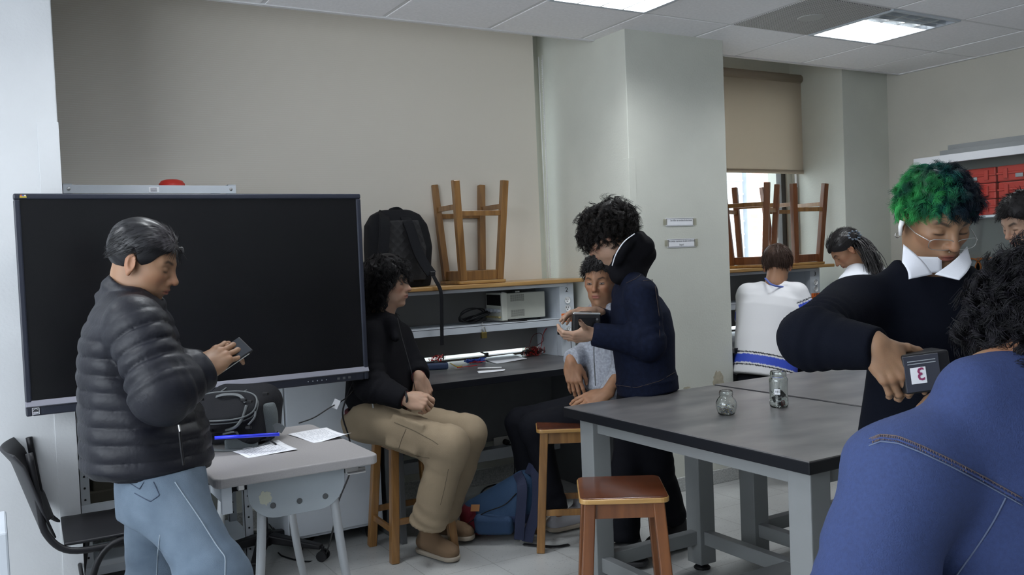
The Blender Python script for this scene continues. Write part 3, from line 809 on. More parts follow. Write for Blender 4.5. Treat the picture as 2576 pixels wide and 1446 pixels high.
MB().box((c[0], 3.07, c[2]), (0.022, 0.02, 0.022)).build('lock', M['steel'], e, bevel=0.002)

# papers with print
def sheet(name, label, P4, z, lines=16, curl=0.02, grp=None, two=False):
    P4 = [np.array(p, float) for p in P4]
    def fn(u, v):
        p = (P4[0] * (1 - u) + P4[1] * u) * (1 - v) + (P4[3] * (1 - u) + P4[2] * u) * v
        p[2] = z + curl * (max(0, (u - .6)) * 2) ** 2 * max(0, v - .2) + 0.0015 * math.sin(5 * u + 3 * v) + 0.0016
        return p
    m = MB(); m.grid(fn, 14, 14)
    o = m.build(name, M['paper'], solid=0.0006, smooth=True)
    tag(o, label, 'paper', grp)
    t = MB(); rr = random.Random(5)
    for i in range(lines):
        v = 0.10 + 0.8 * i / lines; u = 0.1
        while u < 0.88:
            l = rr.uniform(.03, .10)
            if rr.random() < 0.8:
                a = fn(u, v); b = fn(min(u + l, .9), v); c2 = fn(min(u + l, .9), v + .012); d = fn(u, v + .012)
                up = np.array([0, 0, .0008])
                t.add([a + up, b + up, c2 + up, d + up], [(0, 1, 2, 3)])
            u += l + .015
    t.build('print', mat('grey_print', (0.42, 0.43, 0.48), 0.8), o)
    return o
Zt = lambda px, py: Zp(px, py, tz)
sheet('paper_sheet', 'printed sheet on the small table, near its far corner', (Zt(722, 1093), Zt(790, 1114), Zt(884, 1100), Zt(822, 1076)), tz, 15, 0.03, 'printed sheets on the small table')
sheet('paper_sheet', 'printed sheet tucked under the camera bag strap', (Zt(585, 1137), Zt(625, 1152), Zt(749, 1133), Zt(700, 1107)), tz, 15, 0.004, 'printed sheets on the small table')

# ------------------------------------------------------------------ implicit-surface modelling kit
def V3(*a): return np.array(a, float)
def nrm(v): v = np.asarray(v, float); return v / max(np.linalg.norm(v), 1e-9)

class Vol:
    """distance field on a grid, in an own frame (columns of R, origin o)"""
    def __init__(s, lo, hi, res, R=None, o=None):
        s.res = res; s.lo = np.array(lo, float)
        n = np.maximum(2, np.ceil((np.array(hi, float) - s.lo) / res).astype(int) + 1)
        s.n = n
        g = [s.lo[i] + res * np.arange(n[i]) for i in range(3)]
        s.X, s.Y, s.Z = (a.astype(np.float32) for a in np.meshgrid(*g, indexing='ij'))
        s.d = np.full(tuple(n), 9.0, np.float32)
        s.R = np.eye(3) if R is None else np.asarray(R, float)
        s.o = np.zeros(3) if o is None else np.asarray(o, float)
    # primitives return fields
    def ell(s, c, r, R=None):
        x, y, z = s.X - c[0], s.Y - c[1], s.Z - c[2]
        if R is not None:
            R = np.asarray(R); x, y, z = (x * R[0, k] + y * R[1, k] + z * R[2, k] for k in range(3))
        k0 = np.sqrt((x / r[0]) ** 2 + (y / r[1]) ** 2 + (z / r[2]) ** 2)
        k1 = np.sqrt((x / r[0] ** 2) ** 2 + (y / r[1] ** 2) ** 2 + (z / r[2] ** 2) ** 2) + 1e-6
        return k0 * (k0 - 1) / k1
    def cap(s, a, b, r1, r2=None, flat=None):
        """tapered capsule; flat=(direction, factor) squeezes the section"""
        a = np.asarray(a, float); b = np.asarray(b, float); r2 = r1 if r2 is None else r2
        ab = b - a; L2 = float(ab @ ab) + 1e-9
        px, py, pz = s.X - a[0], s.Y - a[1], s.Z - a[2]
        t = np.clip((px * ab[0] + py * ab[1] + pz * ab[2]) / L2, 0, 1)
        qx, qy, qz = px - ab[0] * t, py - ab[1] * t, pz - ab[2] * t
        if flat is not None:
            n, f = nrm(flat[0]), flat[1]
            dn = (qx * n[0] + qy * n[1] + qz * n[2]) * (f - 1)
            qx, qy, qz = qx + dn * n[0], qy + dn * n[1], qz + dn * n[2]
        s.t = t
        return np.sqrt(qx * qx + qy * qy + qz * qz) - (r1 + (r2 - r1) * t)
    def box(s, c, h, r=0.0, R=None):
        x, y, z = s.X - c[0], s.Y - c[1], s.Z - c[2]
        if R is not None:
            R = np.asarray(R); x, y, z = (x * R[0, k] + y * R[1, k] + z * R[2, k] for k in range(3))
        qx, qy, qz = np.abs(x) - h[0] + r, np.abs(y) - h[1] + r, np.abs(z) - h[2] + r
        return np.sqrt(np.maximum(qx, 0) ** 2 + np.maximum(qy, 0) ** 2 + np.maximum(qz, 0) ** 2) + np.minimum(np.maximum(qx, np.maximum(qy, qz)), 0) - r
    def plane(s, p, n):
        n = nrm(n); return (s.X - p[0]) * n[0] + (s.Y - p[1]) * n[1] + (s.Z - p[2]) * n[2]
    def loft(s, base, up, lat, tab, soft=0.03, pw=2.0):
        """tab rows: (h, lateral radius, sagittal radius, sagittal offset, lateral offset)"""
        up = nrm(up); lat = nrm(np.asarray(lat) - up * np.dot(lat, up)); sg = np.cross(up, lat)
        px, py, pz = s.X - base[0], s.Y - base[1], s.Z - base[2]
        h = px * up[0] + py * up[1] + pz * up[2]
        x = px * lat[0] + py * lat[1] + pz * lat[2]
        y = px * sg[0] + py * sg[1] + pz * sg[2]
        T = np.array([tuple(q) + (0,) * (5 - len(q)) for q in tab], float)
        a = np.interp(h, T[:, 0], T[:, 1]); b = np.interp(h, T[:, 0], T[:, 2])
        y = y - np.interp(h, T[:, 0], T[:, 3])
        if T.shape[1] > 4: x = x - np.interp(h, T[:, 0], T[:, 4])
        if pw == 2.0: q = np.sqrt((x / a) ** 2 + (y / b) ** 2)
        else: q = (np.abs(x / a) ** pw + np.abs(y / b) ** pw) ** (1 / pw)
        d = (q - 1) * np.minimum(a, b)
        s.h = h; s.lx = x; s.ly = y
        d = smax(d, h - T[-1, 0], soft); d = smax(d, T[0, 0] - h, soft * 0.6)
        return d
    def add(s, f, k=0.01): s.d = smin(s.d, f, k) if k > 0 else np.minimum(s.d, f); return s
    def sub(s, f, k=0.005): s.d = smax(s.d, -f, k) if k > 0 else np.maximum(s.d, -f); return s
    def noise(s, f, seed=0, st=(1, 1, 1), n=6):
        return wob(s.X, s.Y, s.Z, f, seed, st, n)
    def mesh(s):
        V, F = nets(s.d)
        return (V * s.res + s.lo) @ s.R.T + s.o, F

def wob(X, Y, Z, f, seed=0, st=(1, 1, 1), n=6):
    r = np.random.default_rng(seed); o = 0
    wx = np.sin(X * f * 0.6 + Y * f * .45 + seed); wy = np.sin(Y * f * 0.6 - Z * f * .5 + seed * 2.0); 
    for i in range(n):
        k = r.normal(size=3); k /= np.linalg.norm(k); k = k * f * r.uniform(.6, 1.5) * np.array(st)
        o = o + np.sin(X * k[0] + Y * k[1] + Z * k[2] + r.uniform(0, 6.28) + 1.1 * (wx if i % 2 else wy))
    return (o / math.sqrt(n)).astype(np.float32)

def smin(a, b, k):
    h = np.maximum(k - np.abs(a - b), 0) / k
    return np.minimum(a, b) - h * h * k * 0.25
def smax(a, b, k):
    if k <= 0: return np.maximum(a, b)
    h = np.maximum(k - np.abs(a - b), 0) / k
    return np.maximum(a, b) + h * h * k * 0.25

def nets(d):
    """surface nets, vectorised"""
    nx, ny, nz = d.shape
    ins = d < 0
    cs = np.zeros((nx - 1, ny - 1, nz - 1), np.int8)
    for i in (0, 1):
        for j in (0, 1):
            for k in (0, 1):
                cs += ins[i:nx - 1 + i, j:ny - 1 + j, k:nz - 1 + k]
    act = (cs > 0) & (cs < 8)
    idx = np.full(act.shape, -1, np.int64)
    C = np.argwhere(act); idx[act] = np.arange(len(C))
    acc = np.zeros((len(C), 3)); cnt = np.zeros(len(C))
    cor = [(0, 0, 0), (1, 0, 0), (0, 1, 0), (1, 1, 0), (0, 0, 1), (1, 0, 1), (0, 1, 1), (1, 1, 1)]
    val = np.stack([d[C[:, 0] + c[0], C[:, 1] + c[1], C[:, 2] + c[2]] for c in cor], 1).astype(float)
    for a in range(8):
        for b in range(a + 1, 8):
            if sum(abs(cor[a][i] - cor[b][i]) for i in range(3)) != 1: continue
            va, vb = val[:, a], val[:, b]; m = (va < 0) != (vb < 0)
            t = np.where(m, va / np.where(m, va - vb, 1), 0)
            p = np.array(cor[a])[None] + t[:, None] * (np.array(cor[b]) - np.array(cor[a]))[None]
            acc += p * m[:, None]; cnt += m
    V = C + acc / cnt[:, None]
    F = []
    for ax in range(3):
        u, v = [(1, 2), (2, 0), (0, 1)][ax]
        sl0 = [slice(None)] * 3; sl1 = [slice(None)] * 3
        sl0[ax] = slice(0, -1); sl1[ax] = slice(1, None)
        A = ins[tuple(sl0)]; B = ins[tuple(sl1)]
        E = np.argwhere(A != B)
        E = E[(E[:, u] > 0) & (E[:, v] > 0) & (E[:, u] < d.shape[u] - 1) & (E[:, v] < d.shape[v] - 1)]
        if len(E) == 0: continue
        du = np.zeros(3, int); du[u] = 1; dv = np.zeros(3, int); dv[v] = 1
        q = [idx[tuple((E - x).T)] for x in (du * 0, du, du + dv, dv)]
        Q = np.stack(q, 1)
        fl = A[tuple(E.T)]
        Q[~fl] = Q[~fl][:, ::-1]
        F.append(Q[(Q >= 0).all(1)])
    return V, (np.concatenate(F) if F else np.zeros((0, 4), int))

def mesh_obj(name, parts, m, parent, cols=None, smooth=True, mats=None):
    """parts: list of (V, F) in world coordinates -> one mesh object"""
    VV = []; FF = []; n = 0
    for V, F in parts:
        VV.append(V); FF.append(F + n); n += len(V)
    V = np.concatenate(VV); F = np.concatenate(FF)
    if parent is not None: V = V - np.array(parent.get('_w', (0, 0, 0)))
    me = bpy.data.meshes.new(name)
    me.vertices.add(len(V)); me.vertices.foreach_set('co', V.astype(np.float32).ravel())
    k = F.shape[1]
    me.loops.add(len(F) * k); me.loops.foreach_set('vertex_index', F.astype(np.int32).ravel())
    me.polygons.add(len(F)); me.polygons.foreach_set('loop_start', np.arange(0, len(F) * k, k, dtype=np.int32))
    me.polygons.foreach_set('loop_total', np.full(len(F), k, np.int32))
    for mm in (m if isinstance(m, (list, tuple)) else [m]): me.materials.append(mm)
    if mats is not None: me.polygons.foreach_set('material_index', mats.astype(np.int32))
    if cols is not None:
        ca = me.color_attributes.new('Col', 'FLOAT_COLOR', 'POINT')
        ca.data.foreach_set('color', np.concatenate([cols, np.ones((len(cols), 1))], 1).astype(np.float32).ravel())
    me.update(calc_edges=True)
    me.polygons.foreach_set('use_smooth', np.full(len(F), smooth))
    o = bpy.data.objects.new(name, me); COL.objects.link(o)
    if parent is not None: o.parent = parent; o['_w'] = list(parent.get('_w', (0, 0, 0)))
    return o

def field(name, lo, hi, res, fn, m, parent, R=None, o=None, colf=None):
    v = Vol(lo, hi, res, R, o); fn(v); P = v.mesh()
    ob = mesh_obj(name, [P], m, parent, cols=None if colf is None else colf((P[0] - v.o) @ v.R))
    return ob

def bounds(pts, pad):
    P = np.array(pts); return P.min(0) - pad, P.max(0) + pad

# ------------------------------------------------------------------ head
SKIN = {'warm': (0.34, 0.18, 0.105), 'pale': (0.40, 0.25, 0.175), 'tan': (0.30, 0.17, 0.10), 'olive': (0.27, 0.155, 0.09)}
def head_frame(f, up=(0, 0, 1)):
    f = nrm(f); s = nrm(np.cross(up, f)); return np.stack([f, s, np.cross(f, s)], 1)   # x face, y left, z up

def head_vol(c, R, sc, neck, res=0.0032, jaw=1.0, brow=1.0, eyes=0.5, nose=1.0):
    """c is the middle of the head; neck: world point of neck base"""
    nk = (np.array(neck) - c) @ R
    lo = np.minimum(np.array([-.115, -.105, -.15]) * sc, nk - .075); hi = np.maximum(np.array([.135, .105, .135]) * sc, nk + .075)
    v = Vol(lo, hi, res, R, c)
    X, Y, Z = v.X.copy(), v.Y.copy(), v.Z.copy()
    v.X /= sc; v.Y /= sc; v.Z /= sc
    A = np.abs(v.Y); Ys = v.Y; v.Y = A          # mirror: model one half
    v.d = v.ell((-.012, 0, .038), (.096, .076, .083))
    v.add(v.ell((.030, 0, -.030), (.060, .058 * jaw, .078)), .03)
    v.add(v.ell((.020, .030, -.070), (.050, .026 * jaw, .030)), .03)
    v.add(v.ell((.060, .0, -.100), (.026, .024 * jaw, .018)), .022)
    v.add(v.ell((.054, .040, -.018), (.026, .020, .020)), .022)
    v.add(v.cap((.084, 0, .022), (.066, .042, .022), .010 * brow, .008), .018)
    v.sub(v.ell((.096, .032, .001), (.020, .020, .013)), .014)
    v.add(v.ell((.069, .031, .000), (.0150, .0155, .0125)), .006)
    v.sub(v.cap((.0865, .020, -.0055 + .006 * eyes), (.079, .045, -.0055 + .006 * eyes), .0011), .002)
    v.add(v.cap((.083, 0, .012), (.106, 0, -.026), .0075, .0100 * nose), .014)
    v.add(v.ell((.107, 0, -.030), (.0115, .0105, .0095)), .008)
    v.add(v.ell((.094, .012, -.034), (.0105, .0065, .0075)), .006)
    v.sub(v.ell((.103, .0065, -.0405), (.0055, .0033, .0035)), .003)
    v.add(v.ell((.080, 0, -.060), (.018, .026, .022)), .016)
    v.add(v.ell((.093, .006, -.0575), (.0075, .014, .0048)), .005)
    v.add(v.ell((.091, .0, -.0695), (.0078, .017, .0058)), .005)
    v.sub(v.cap((.101, 0, -.0632), (.086, .024, -.0640), .0013), .003)
    v.sub(v.ell((.094, 0, -.081), (.008, .016, .005)), .008)
    # ear
    Re = rotm(0, math.radians(-12), math.radians(22))
    e = v.ell((-.012, .079, -.006), (.019, .0085, .033), Re)
    e = smax(e, -v.ell((-.006, .089, -.002), (.0115, .008, .022), Re), .004)
    e = smin(e, v.ell((-.002, .078, -.012), (.005, .006, .007), Re), .003)
    e = smin(e, v.ell((-.008, .079, -.036), (.008, .006, .010), Re), .004)
    v.add(e, .005)
    v.Y = Ys
    v.d = v.d * sc
    v.X, v.Y, v.Z = X, Y, Z
    n0 = V3(-.026, 0, -.050) * sc
    v.add(v.cap(n0, nk, .054 * sc, .060 * sc), .03)
    v.add(v.cap(V3(.012, 0, -.085) * sc, nk + V3(.030, 0, .012), .026 * sc, .03 * sc), .03)
    v.n0 = nk
    return v

def head_cols(P, c, R, sc, skin, lip=(0.30, 0.10, 0.08), beard=0.0, brow_c=(0.012, 0.009, 0.008), browt=1.0, cap=None, eyes=0):
    L = (P - c) @ R / sc
    x, y, z = L.T; A = np.abs(y)
    C = np.tile(np.array(skin), (len(P), 1))
    def mixc(C, m, col): return C * (1 - m[:, None]) + np.array(col) * m[:, None]
    def sm(d, w): return np.clip(0.5 - d / w, 0, 1)
    n = 0.5 + 0.5 * np.sin(x * 90 + 3 * np.sin(y * 70) + z * 60)
    C = C * (0.95 + 0.07 * n)[:, None]
    red = np.exp(-(((A - .045) / .02) ** 2 + ((z + .03) / .022) ** 2)) * (x > .02) * .35 + np.exp(-(((x - .108) / .015) ** 2 + ((z + .03) / .018) ** 2 + (y / .02) ** 2)) * .35 + (A > .076) * (x < .02) * .3
    C = mixc(C, np.clip(red, 0, 1), np.array(skin) * np.array([1.25, .78, .72]))
    if beard:
        bm = sm(z + .052 - (A < .03) * (x > .07) * .01, .02) * sm(-x + .01, .02) * beard
        C = mixc(C, bm, np.array(skin) * 0.45)
        mm = np.exp(-(((z + .050) / .006) ** 2 + (y / .022) ** 4)) * (x > .07) * beard
        C = mixc(C, np.clip(mm * 1.3, 0, 1), np.array(skin) * 0.3)
    lipm = np.exp(-(((z + .0635) / .0085) ** 4 + (y / .021) ** 4)) * (x > .082)
    C = mixc(C, lipm, lip)
    C = mixc(C, np.exp(-(((z + .0635) / .0013) ** 2 + (y / .021) ** 4)) * (x > .078) * .8, np.array(lip) * .25)
    bz = .022 + .006 * np.clip((A - .018) / .02, 0, 1) - .006 * np.clip((A - .038) / .012, 0, 1)
    bm = np.exp(-(((z - bz) / (.0045 * browt)) ** 4 + ((A - .032) / .0175) ** 6)) * (x > .05)
    C = mixc(C, bm * .85, brow_c)
    lm = np.exp(-(((z + .0048) / .0022) ** 2 + ((A - .032) / .014) ** 6)) * (x > .06)
    C = mixc(C, np.clip(lm * 1.1, 0, 1), (0.012, 0.008, 0.007))
    nm = np.exp(-(((x - .103) / .006) ** 2 + ((A - .0065) / .0035) ** 2 + ((z + .040) / .003) ** 2))
    C = mixc(C, nm, np.array(skin) * .15)
    if eyes > .5:
        em = np.clip(1.5 - (((A - .032) / .0125) ** 2 + ((z + .0012) / .0029) ** 2) * 1.2, 0, 1) * (x > .07)
        C = mixc(C, em * .85, (.26, .235, .22))
        C = mixc(C, np.clip(1.6 - (((A - .031) / .0048) ** 2 + ((z + .0012) / .0040) ** 2) * 1.3, 0, 1) * (x > .07) * (em > .1), (.015, .01, .008))
        C = mixc(C, np.exp(-(((z - .0022) / .0012) ** 2 + ((A - .032) / .013) ** 6)) * (x > .06), (.02, .012, .01))
    return np.clip(C, 0, 1)

def eyeballs(c, R, sc, parent, open_=0.003, look=(0, 0)):
    """white, iris and lash line of both eyes"""
    return None

# ------------------------------------------------------------------ hand
def hand_vol(w, fdir, dorsal, side, curl=(0.5, 0.6, 0.7, 0.8), splay=0.08, thumb=(0.7, 0.5, 0.35), fore=None, sc=1.0, res=0.0024, tcurl=0.3, frad=0.027):
    """w wrist point; fdir towards the fingers; dorsal: back-of-hand normal; side +1: thumb on +Y local. curl: per finger total bend"""
    f = nrm(fdir); d = nrm(np.asarray(dorsal) - f * np.dot(dorsal, f)); s = np.cross(d, f)
    R = np.stack([f, s, d], 1)
    back = 0.10 if fore is None else 0.0
    fl = None
    pts = [V3(-back, -.06, -.06), V3(.20, .075, .05) * sc, V3(.02, -.07, -.13) * sc, V3(0, .1 * side, -.08) * sc]
    if fore is not None:
        fl = (np.array(fore) - w) @ R; pts.append(fl)
    lo, hi = bounds(pts, .03)
    v = Vol(lo, hi, res, R, w)
    q = lambda x, y, z: V3(x, y * side, z) * sc
    v.d = v.ell(q(.048, .001, 0), np.array((.050, .041, .0145)) * sc)
    v.add(v.box(q(.054, -.001, 0), np.array((.036, .038, .0125)) * sc, .012 * sc), .012)
    v.add(v.ell(q(.030, .026, -.008), np.array((.032, .018, .016)) * sc, rotm(0, 0, .5 * side)), .012)
    v.add(v.ell(q(.035, -.028, -.006), np.array((.034, .014, .014)) * sc), .012)
    v.add(v.cap(q(-.02, 0, 0), q(.03, 0, 0), .022 * sc, .024 * sc, flat=((0, 0, 1), 1.35)), .02)
    if fl is not None:
        v.add(v.cap((0, 0, 0), fl, .0255 * sc, frad + .010), .02)
    base = [(.088, .029, .001), (.092, .009, .003), (.089, -.011, .002), (.082, -.029, -.001)]
    seg = [(.043, .026, .021), (.047, .030, .022), (.043, .028, .021), (.034, .021, .019)]
    rad = [(.0098, .0088, .0080, .0068), (.0100, .0090, .0082, .0070), (.0095, .0085, .0077, .0066), (.0085, .0076, .0068, .0058)]
    nails = []; crease = []
    for i in range(4):
        p = q(*base[i]); a = 0.0; yaw = (1.3 - i) * splay * side
        v.add(v.ell(p + q(-.003, 0, .004), np.array((.012, .0105, .008)) * sc), .008)
        v.add(v.cap(q(.03, base[i][1] * .55, .006), p + q(0, 0, .006), .003 * sc, .004 * sc), .01)
        cu = curl[i] if hasattr(curl[i], '__len__') else (curl[i] * .36, curl[i] * .40, curl[i] * .24)
        fd = v.d * 0 + 9
        for k in range(3):
            a += cu[k]
            dr = V3(math.cos(a) * math.cos(yaw), math.cos(a) * math.sin(yaw), -math.sin(a))
            e = p + dr * seg[i][k] * sc
            fd = smin(fd, v.cap(p, e, rad[i][k] * sc, rad[i][k + 1] * sc), .003)
            if k: fd = smin(fd, v.ell(p, np.full(3, rad[i][k] * sc * 1.07)), .003)
            p = e
        up = V3(math.sin(a) * math.cos(yaw), math.sin(a) * math.sin(yaw), math.cos(a))
        nails.append((p + up * rad[i][3] * sc * .75 - dr * .002, .0062 * sc))
        v.add(fd, .005)
    # thumb: angles out from the side of the palm
    p = q(.020, .030, -.006); ya, dn, r_ = thumb
    rd = (.0135, .0115, .0100, .0078)
    fd = v.d * 0 + 9
    for k, L in enumerate((.042, .034, .027)):
        ya2 = ya - k * tcurl; dn2 = dn + k * .1
        dr = V3(math.cos(ya2) * math.cos(dn2), side * math.sin(ya2) * math.cos(dn2), -math.sin(dn2))
        e = p + dr * L * sc
        fd = smin(fd, v.cap(p, e, rd[k] * sc, rd[k + 1] * sc), .004); p = e
    nails.append((p + V3(0, side * .5, .8) * .006 * sc, .0075 * sc))
    v.add(fd, .012)
    v.nails = nails
    return v

def hand_cols(P, v, skin):
    L = (P - v.o) @ v.R
    C = np.tile(np.array(skin), (len(P), 1))
    n = 0.5 + 0.5 * np.sin(L[:, 0] * 120 + 2 * np.sin(L[:, 1] * 160) + L[:, 2] * 90)
    C = C * (0.93 + 0.1 * n)[:, None]
    for c, r in v.nails:
        m = np.exp(-(np.sum((L - c) ** 2, 1) / (r * r)) ** 2)[:, None]
        C = C * (1 - .6 * m) + np.clip(np.array(skin) * np.array([1.5, 1.45, 1.45]), 0, .8) * .6 * m
    kn = np.exp(-((L[:, 0] - .09) / .012) ** 2) * (L[:, 2] > 0.002)
    C = C * (1 - .12 * kn)[:, None] + np.array(skin) * np.array([1.1, .8, .75]) * (.12 * kn)[:, None]
    return np.clip(C, 0, 1)

# ------------------------------------------------------------------ hair strands
def strands(roots, dirs, length, r, nseg=8, curl=0.0, freq=2.0, grav=0.3, jit=0.25, seed=1, taper=0.25, lenj=0.3, sides=3, flow=None, clump=0, conv=.6):
    g = np.random.default_rng(seed); N = len(roots)
    L = length * (1 + lenj * g.uniform(-1, 1, N))
    d = dirs + jit * g.normal(size=(N, 3)); d /= np.linalg.norm(d, axis=1)[:, None]
    a = np.cross(d, g.normal(size=(N, 3))); a /= np.linalg.norm(a, axis=1)[:, None]
    b = np.cross(d, a); ph = g.uniform(0, 6.28, N); fr = freq * g.uniform(.7, 1.3, N); cu = curl * g.uniform(.6, 1.4, N)
    hand = g.choice([-1, 1], N)
    if clump:
        ci = g.choice(N, clump, replace=False); RC = roots[ci]
        cid = np.concatenate([np.argmin(((roots[i:i + 1000, None] - RC[None]) ** 2).sum(2), 1) for i in range(0, N, 1000)])
        w = .8
        for A in (ph, fr, cu): A[:] = A[ci][cid] * w + A * (1 - w) if A is not ph else A[ci][cid] + .35 * (A - 3.14) * .4
        hand = hand[ci][cid]; L = L[ci][cid] * .75 + L * .25
        d = d[ci][cid] * .75 + d * .25; d /= np.linalg.norm(d, axis=1)[:, None]
        a = a[ci][cid]; a = a - d * np.sum(a * d, 1)[:, None]; a /= np.linalg.norm(a, axis=1)[:, None] + 1e-9; b = np.cross(d, a)
        roff = roots - RC[cid]
    P = [roots.copy()]; dd = d.copy(); core = roots.copy()
    pts = []
    for k in range(nseg + 1):
        t = k / nseg
        off = cu[:, None] * min(1, 2.5 * t) * (a * np.cos(ph + fr * 6.28 * t)[:, None] + b * (hand * np.sin(ph + fr * 6.28 * t))[:, None])
        pts.append(core + off - (roff * (conv * t ** .8) if clump else 0))
        dd = dd + np.array([0, 0, -grav]) / nseg
        if flow is not None: dd = dd + flow(core) / nseg
        dn = dd / np.linalg.norm(dd, axis=1)[:, None]
        core = core + dn * (L / nseg)[:, None]
    pts = np.stack(pts, 1)                       # N, nseg+1, 3
    tn = np.gradient(pts, axis=1); tn /= np.maximum(np.linalg.norm(tn, axis=2)[..., None], 1e-9)
    s = np.cross(tn, a[:, None, :] + 0.01); s /= np.maximum(np.linalg.norm(s, axis=2)[..., None], 1e-6)
    u = np.cross(tn, s)
    rr = r * (1 - (1 - taper) * np.linspace(0, 1, nseg + 1) ** 1.5)
    ring = [pts + rr[None, :, None] * (math.cos(2 * math.pi * k / sides) * s + math.sin(2 * math.pi * k / sides) * u) for k in range(sides)]
    V = np.stack(ring, 2).reshape(-1, 3)
    i = np.arange(N)[:, None, None] * (nseg + 1) * sides; j = np.arange(nseg)[None, :, None] * sides; k = np.arange(sides)[None, None, :]
    k2 = (k + 1) % sides
    F = np.stack([i + j + k, i + j + k2, i + j + sides + k2, i + j + sides + k], -1).reshape(-1, 4)
    return V, F

def scalp(n, c, R, sc, keep, seed=3, r=(.100, .080, .088), off=(-.012, 0, .038)):
    """points and normals on the cranium where keep(x,y,z of unit head) holds"""
    g = np.random.default_rng(seed); out = []; nn = []
    while len(out) < n:
        q = g.normal(size=(n * 3, 3)); q /= np.linalg.norm(q, axis=1)[:, None]
        p = q * np.array(r) + np.array(off)
        nv = q / np.array(r); nv /= np.linalg.norm(nv, axis=1)[:, None]
        m = keep(p[:, 0], p[:, 1], p[:, 2])
        out += list(p[m]); nn += list(nv[m])
    P = np.array(out[:n]); N = np.array(nn[:n])
    return (P * sc) @ R.T + c, N @ R.T, P

# ------------------------------------------------------------------ people
M['skin'] = mat('skin', (0.5, 0.3, 0.2), 0.5, attr=True, sss=0.25, bump=0.08, bscale=500, spec=0.35)
M['hair'] = mat('hair', (0.02, 0.02, 0.02), 0.5, attr=True, spec=0.22)
M['hairgl'] = mat('glossy_hair', (0.02, 0.02, 0.02), 0.40, attr=True, spec=0.35)
M['puffer'] = mat('puffer_nylon', (0.006, 0.0068, 0.012), 0.50, spec=0.30, bump=0.35, bscale=60, var=0.12, vscale=9)
M['blackcl'] = mat('black_cloth', (0.0055, 0.0055, 0.0075), 0.85, bump=0.2, bscale=220, spec=.12)
M['darkpants'] = mat('dark_trouser_cloth', (0.0055, 0.006, 0.009), 0.85, bump=0.2, bscale=260, spec=.12)
M['khaki'] = mat('khaki_cotton', (0.26, 0.20, 0.13), 0.85, bump=0.25, bscale=300, var=0.1, vscale=7)
M['hoodie'] = mat('grey_melange', (0.33, 0.35, 0.40), 0.9, bump=0.3, bscale=350, var=0.25, vscale=90)
M['navyd'] = mat('dark_denim', (0.006, 0.009, 0.023), 0.85, spec=.12, bump=0.3, bscale=350, var=0.25, vscale=60)
M['jeans'] = mat('faded_denim', (0.080, 0.115, 0.160), 0.85, bump=0.3, bscale=400, var=0.16, vscale=9, col2=(.135, .18, .235), attr=False)
M['denim'] = mat('blue_denim', (0.040, 0.072, 0.235), 0.85, bump=0.35, bscale=420, attr=True, var=0.18, vscale=160)
M['sport'] = mat('sports_shirt', (0.8, 0.8, 0.8), 0.6, attr=True, bump=0.1, bscale=400)
M['sweater'] = mat('navy_sweater', (0.0028, 0.0038, 0.008), 0.9, bump=0.3, bscale=300, spec=.1)
M['whitecl'] = mat('white_cotton', (0.72, 0.74, 0.80), 0.8, bump=0.15, bscale=300)
M['greycl'] = mat('grey_cotton', (0.36, 0.37, 0.38), 0.85, bump=0.15, bscale=300)
M['rib'] = mat('burgundy_rib', (0.10, 0.010, 0.014), 0.85, bump=0.4, bscale=200)
M['shoe_b'] = mat('brown_suede', (0.16, 0.10, 0.055), 0.85, bump=0.2, bscale=200)
M['shoe_g'] = mat('grey_sneaker', (0.40, 0.40, 0.43), 0.7)
M['shoe_k'] = mat('black_shoe', (0.012, 0.012, 0.013), 0.5)
M['sole'] = mat('shoe_sole', (0.35, 0.30, 0.24), 0.7)
M['soled'] = mat('dark_sole', (0.05, 0.05, 0.055), 0.7)
M['thread'] = mat('seam_thread', (0.12, 0.09, 0.09), 0.8)
M['threadl'] = mat('pale_seam', (0.10, 0.13, 0.21), 0.8)

def lerp(a, b, t): return np.asarray(a) * (1 - t) + np.asarray(b) * t

def ridge(v, f, seed, st=(1, 1, 1)):
    return (1 - np.abs(v.noise(f, seed, st, 4))).clip(-1, 1)

def sleeve(v, sh, el, wr, r, amp=0.004, bands=None, k=0.03, seed=1, crease=0.006):
    """two tapered capsules with cloth creases that gather at the elbow; bands: quilt pitch"""
    out = None
    dw = nrm(np.asarray(wr) - el)
    for i, (a, b, r1, r2) in enumerate(((sh, el, r[0], r[1]), (el, wr + dw * .05, r[1], r[2]))):
        f = v.cap(a, b, r1, r2); t = v.t; L = np.linalg.norm(np.asarray(b) - a)
        if bands:
            f = f - .0105 * np.sqrt(np.abs(np.sin(math.pi * t * L / bands + .3 * v.noise(6, seed)))) + .004
        e = (1 - t) if i else t
        w = np.clip((e - .35) / .65, 0, 1) ** 1.5
        f = f - crease * w * np.sin(t * L * 150 + 2.2 * v.noise(14, seed + i)) * .6
        f = f - amp * v.noise(26, seed + 5 + i)
        out = f if out is None else smin(out, f, .035)
    # end cut at the cuff
    d = nrm(np.asarray(wr) - el)
    out = smax(out, v.plane(wr + d * .014, d), .008)
    return out

def leg(v, hp, kn, an, r, amp=.004, seed=3, crease=.007, cut=True):
    out = None
    for i, (a, b, r1, r2) in enumerate(((hp, kn, r[0], r[1]), (kn, an, r[1], r[2]))):
        f = v.cap(a, b, r1, r2); t = v.t; L = np.linalg.norm(np.asarray(b) - a)
        e = (1 - t) if i else t
        w = np.clip((e - .45) / .55, 0, 1) ** 1.3
        w2 = np.clip((t - .6) / .4, 0, 1) if i else 0
        f = f - crease * (w * .7 + w2) * np.sin(t * L * 95 + 2.5 * v.noise(10, seed + i)) * .55
        f = f - amp * v.noise(18, seed + 5 + i)
        out = f if out is None else smin(out, f, .05)
    if cut: out = smax(out, v.plane(an, nrm(np.asarray(an) - kn)), .01)
    return out

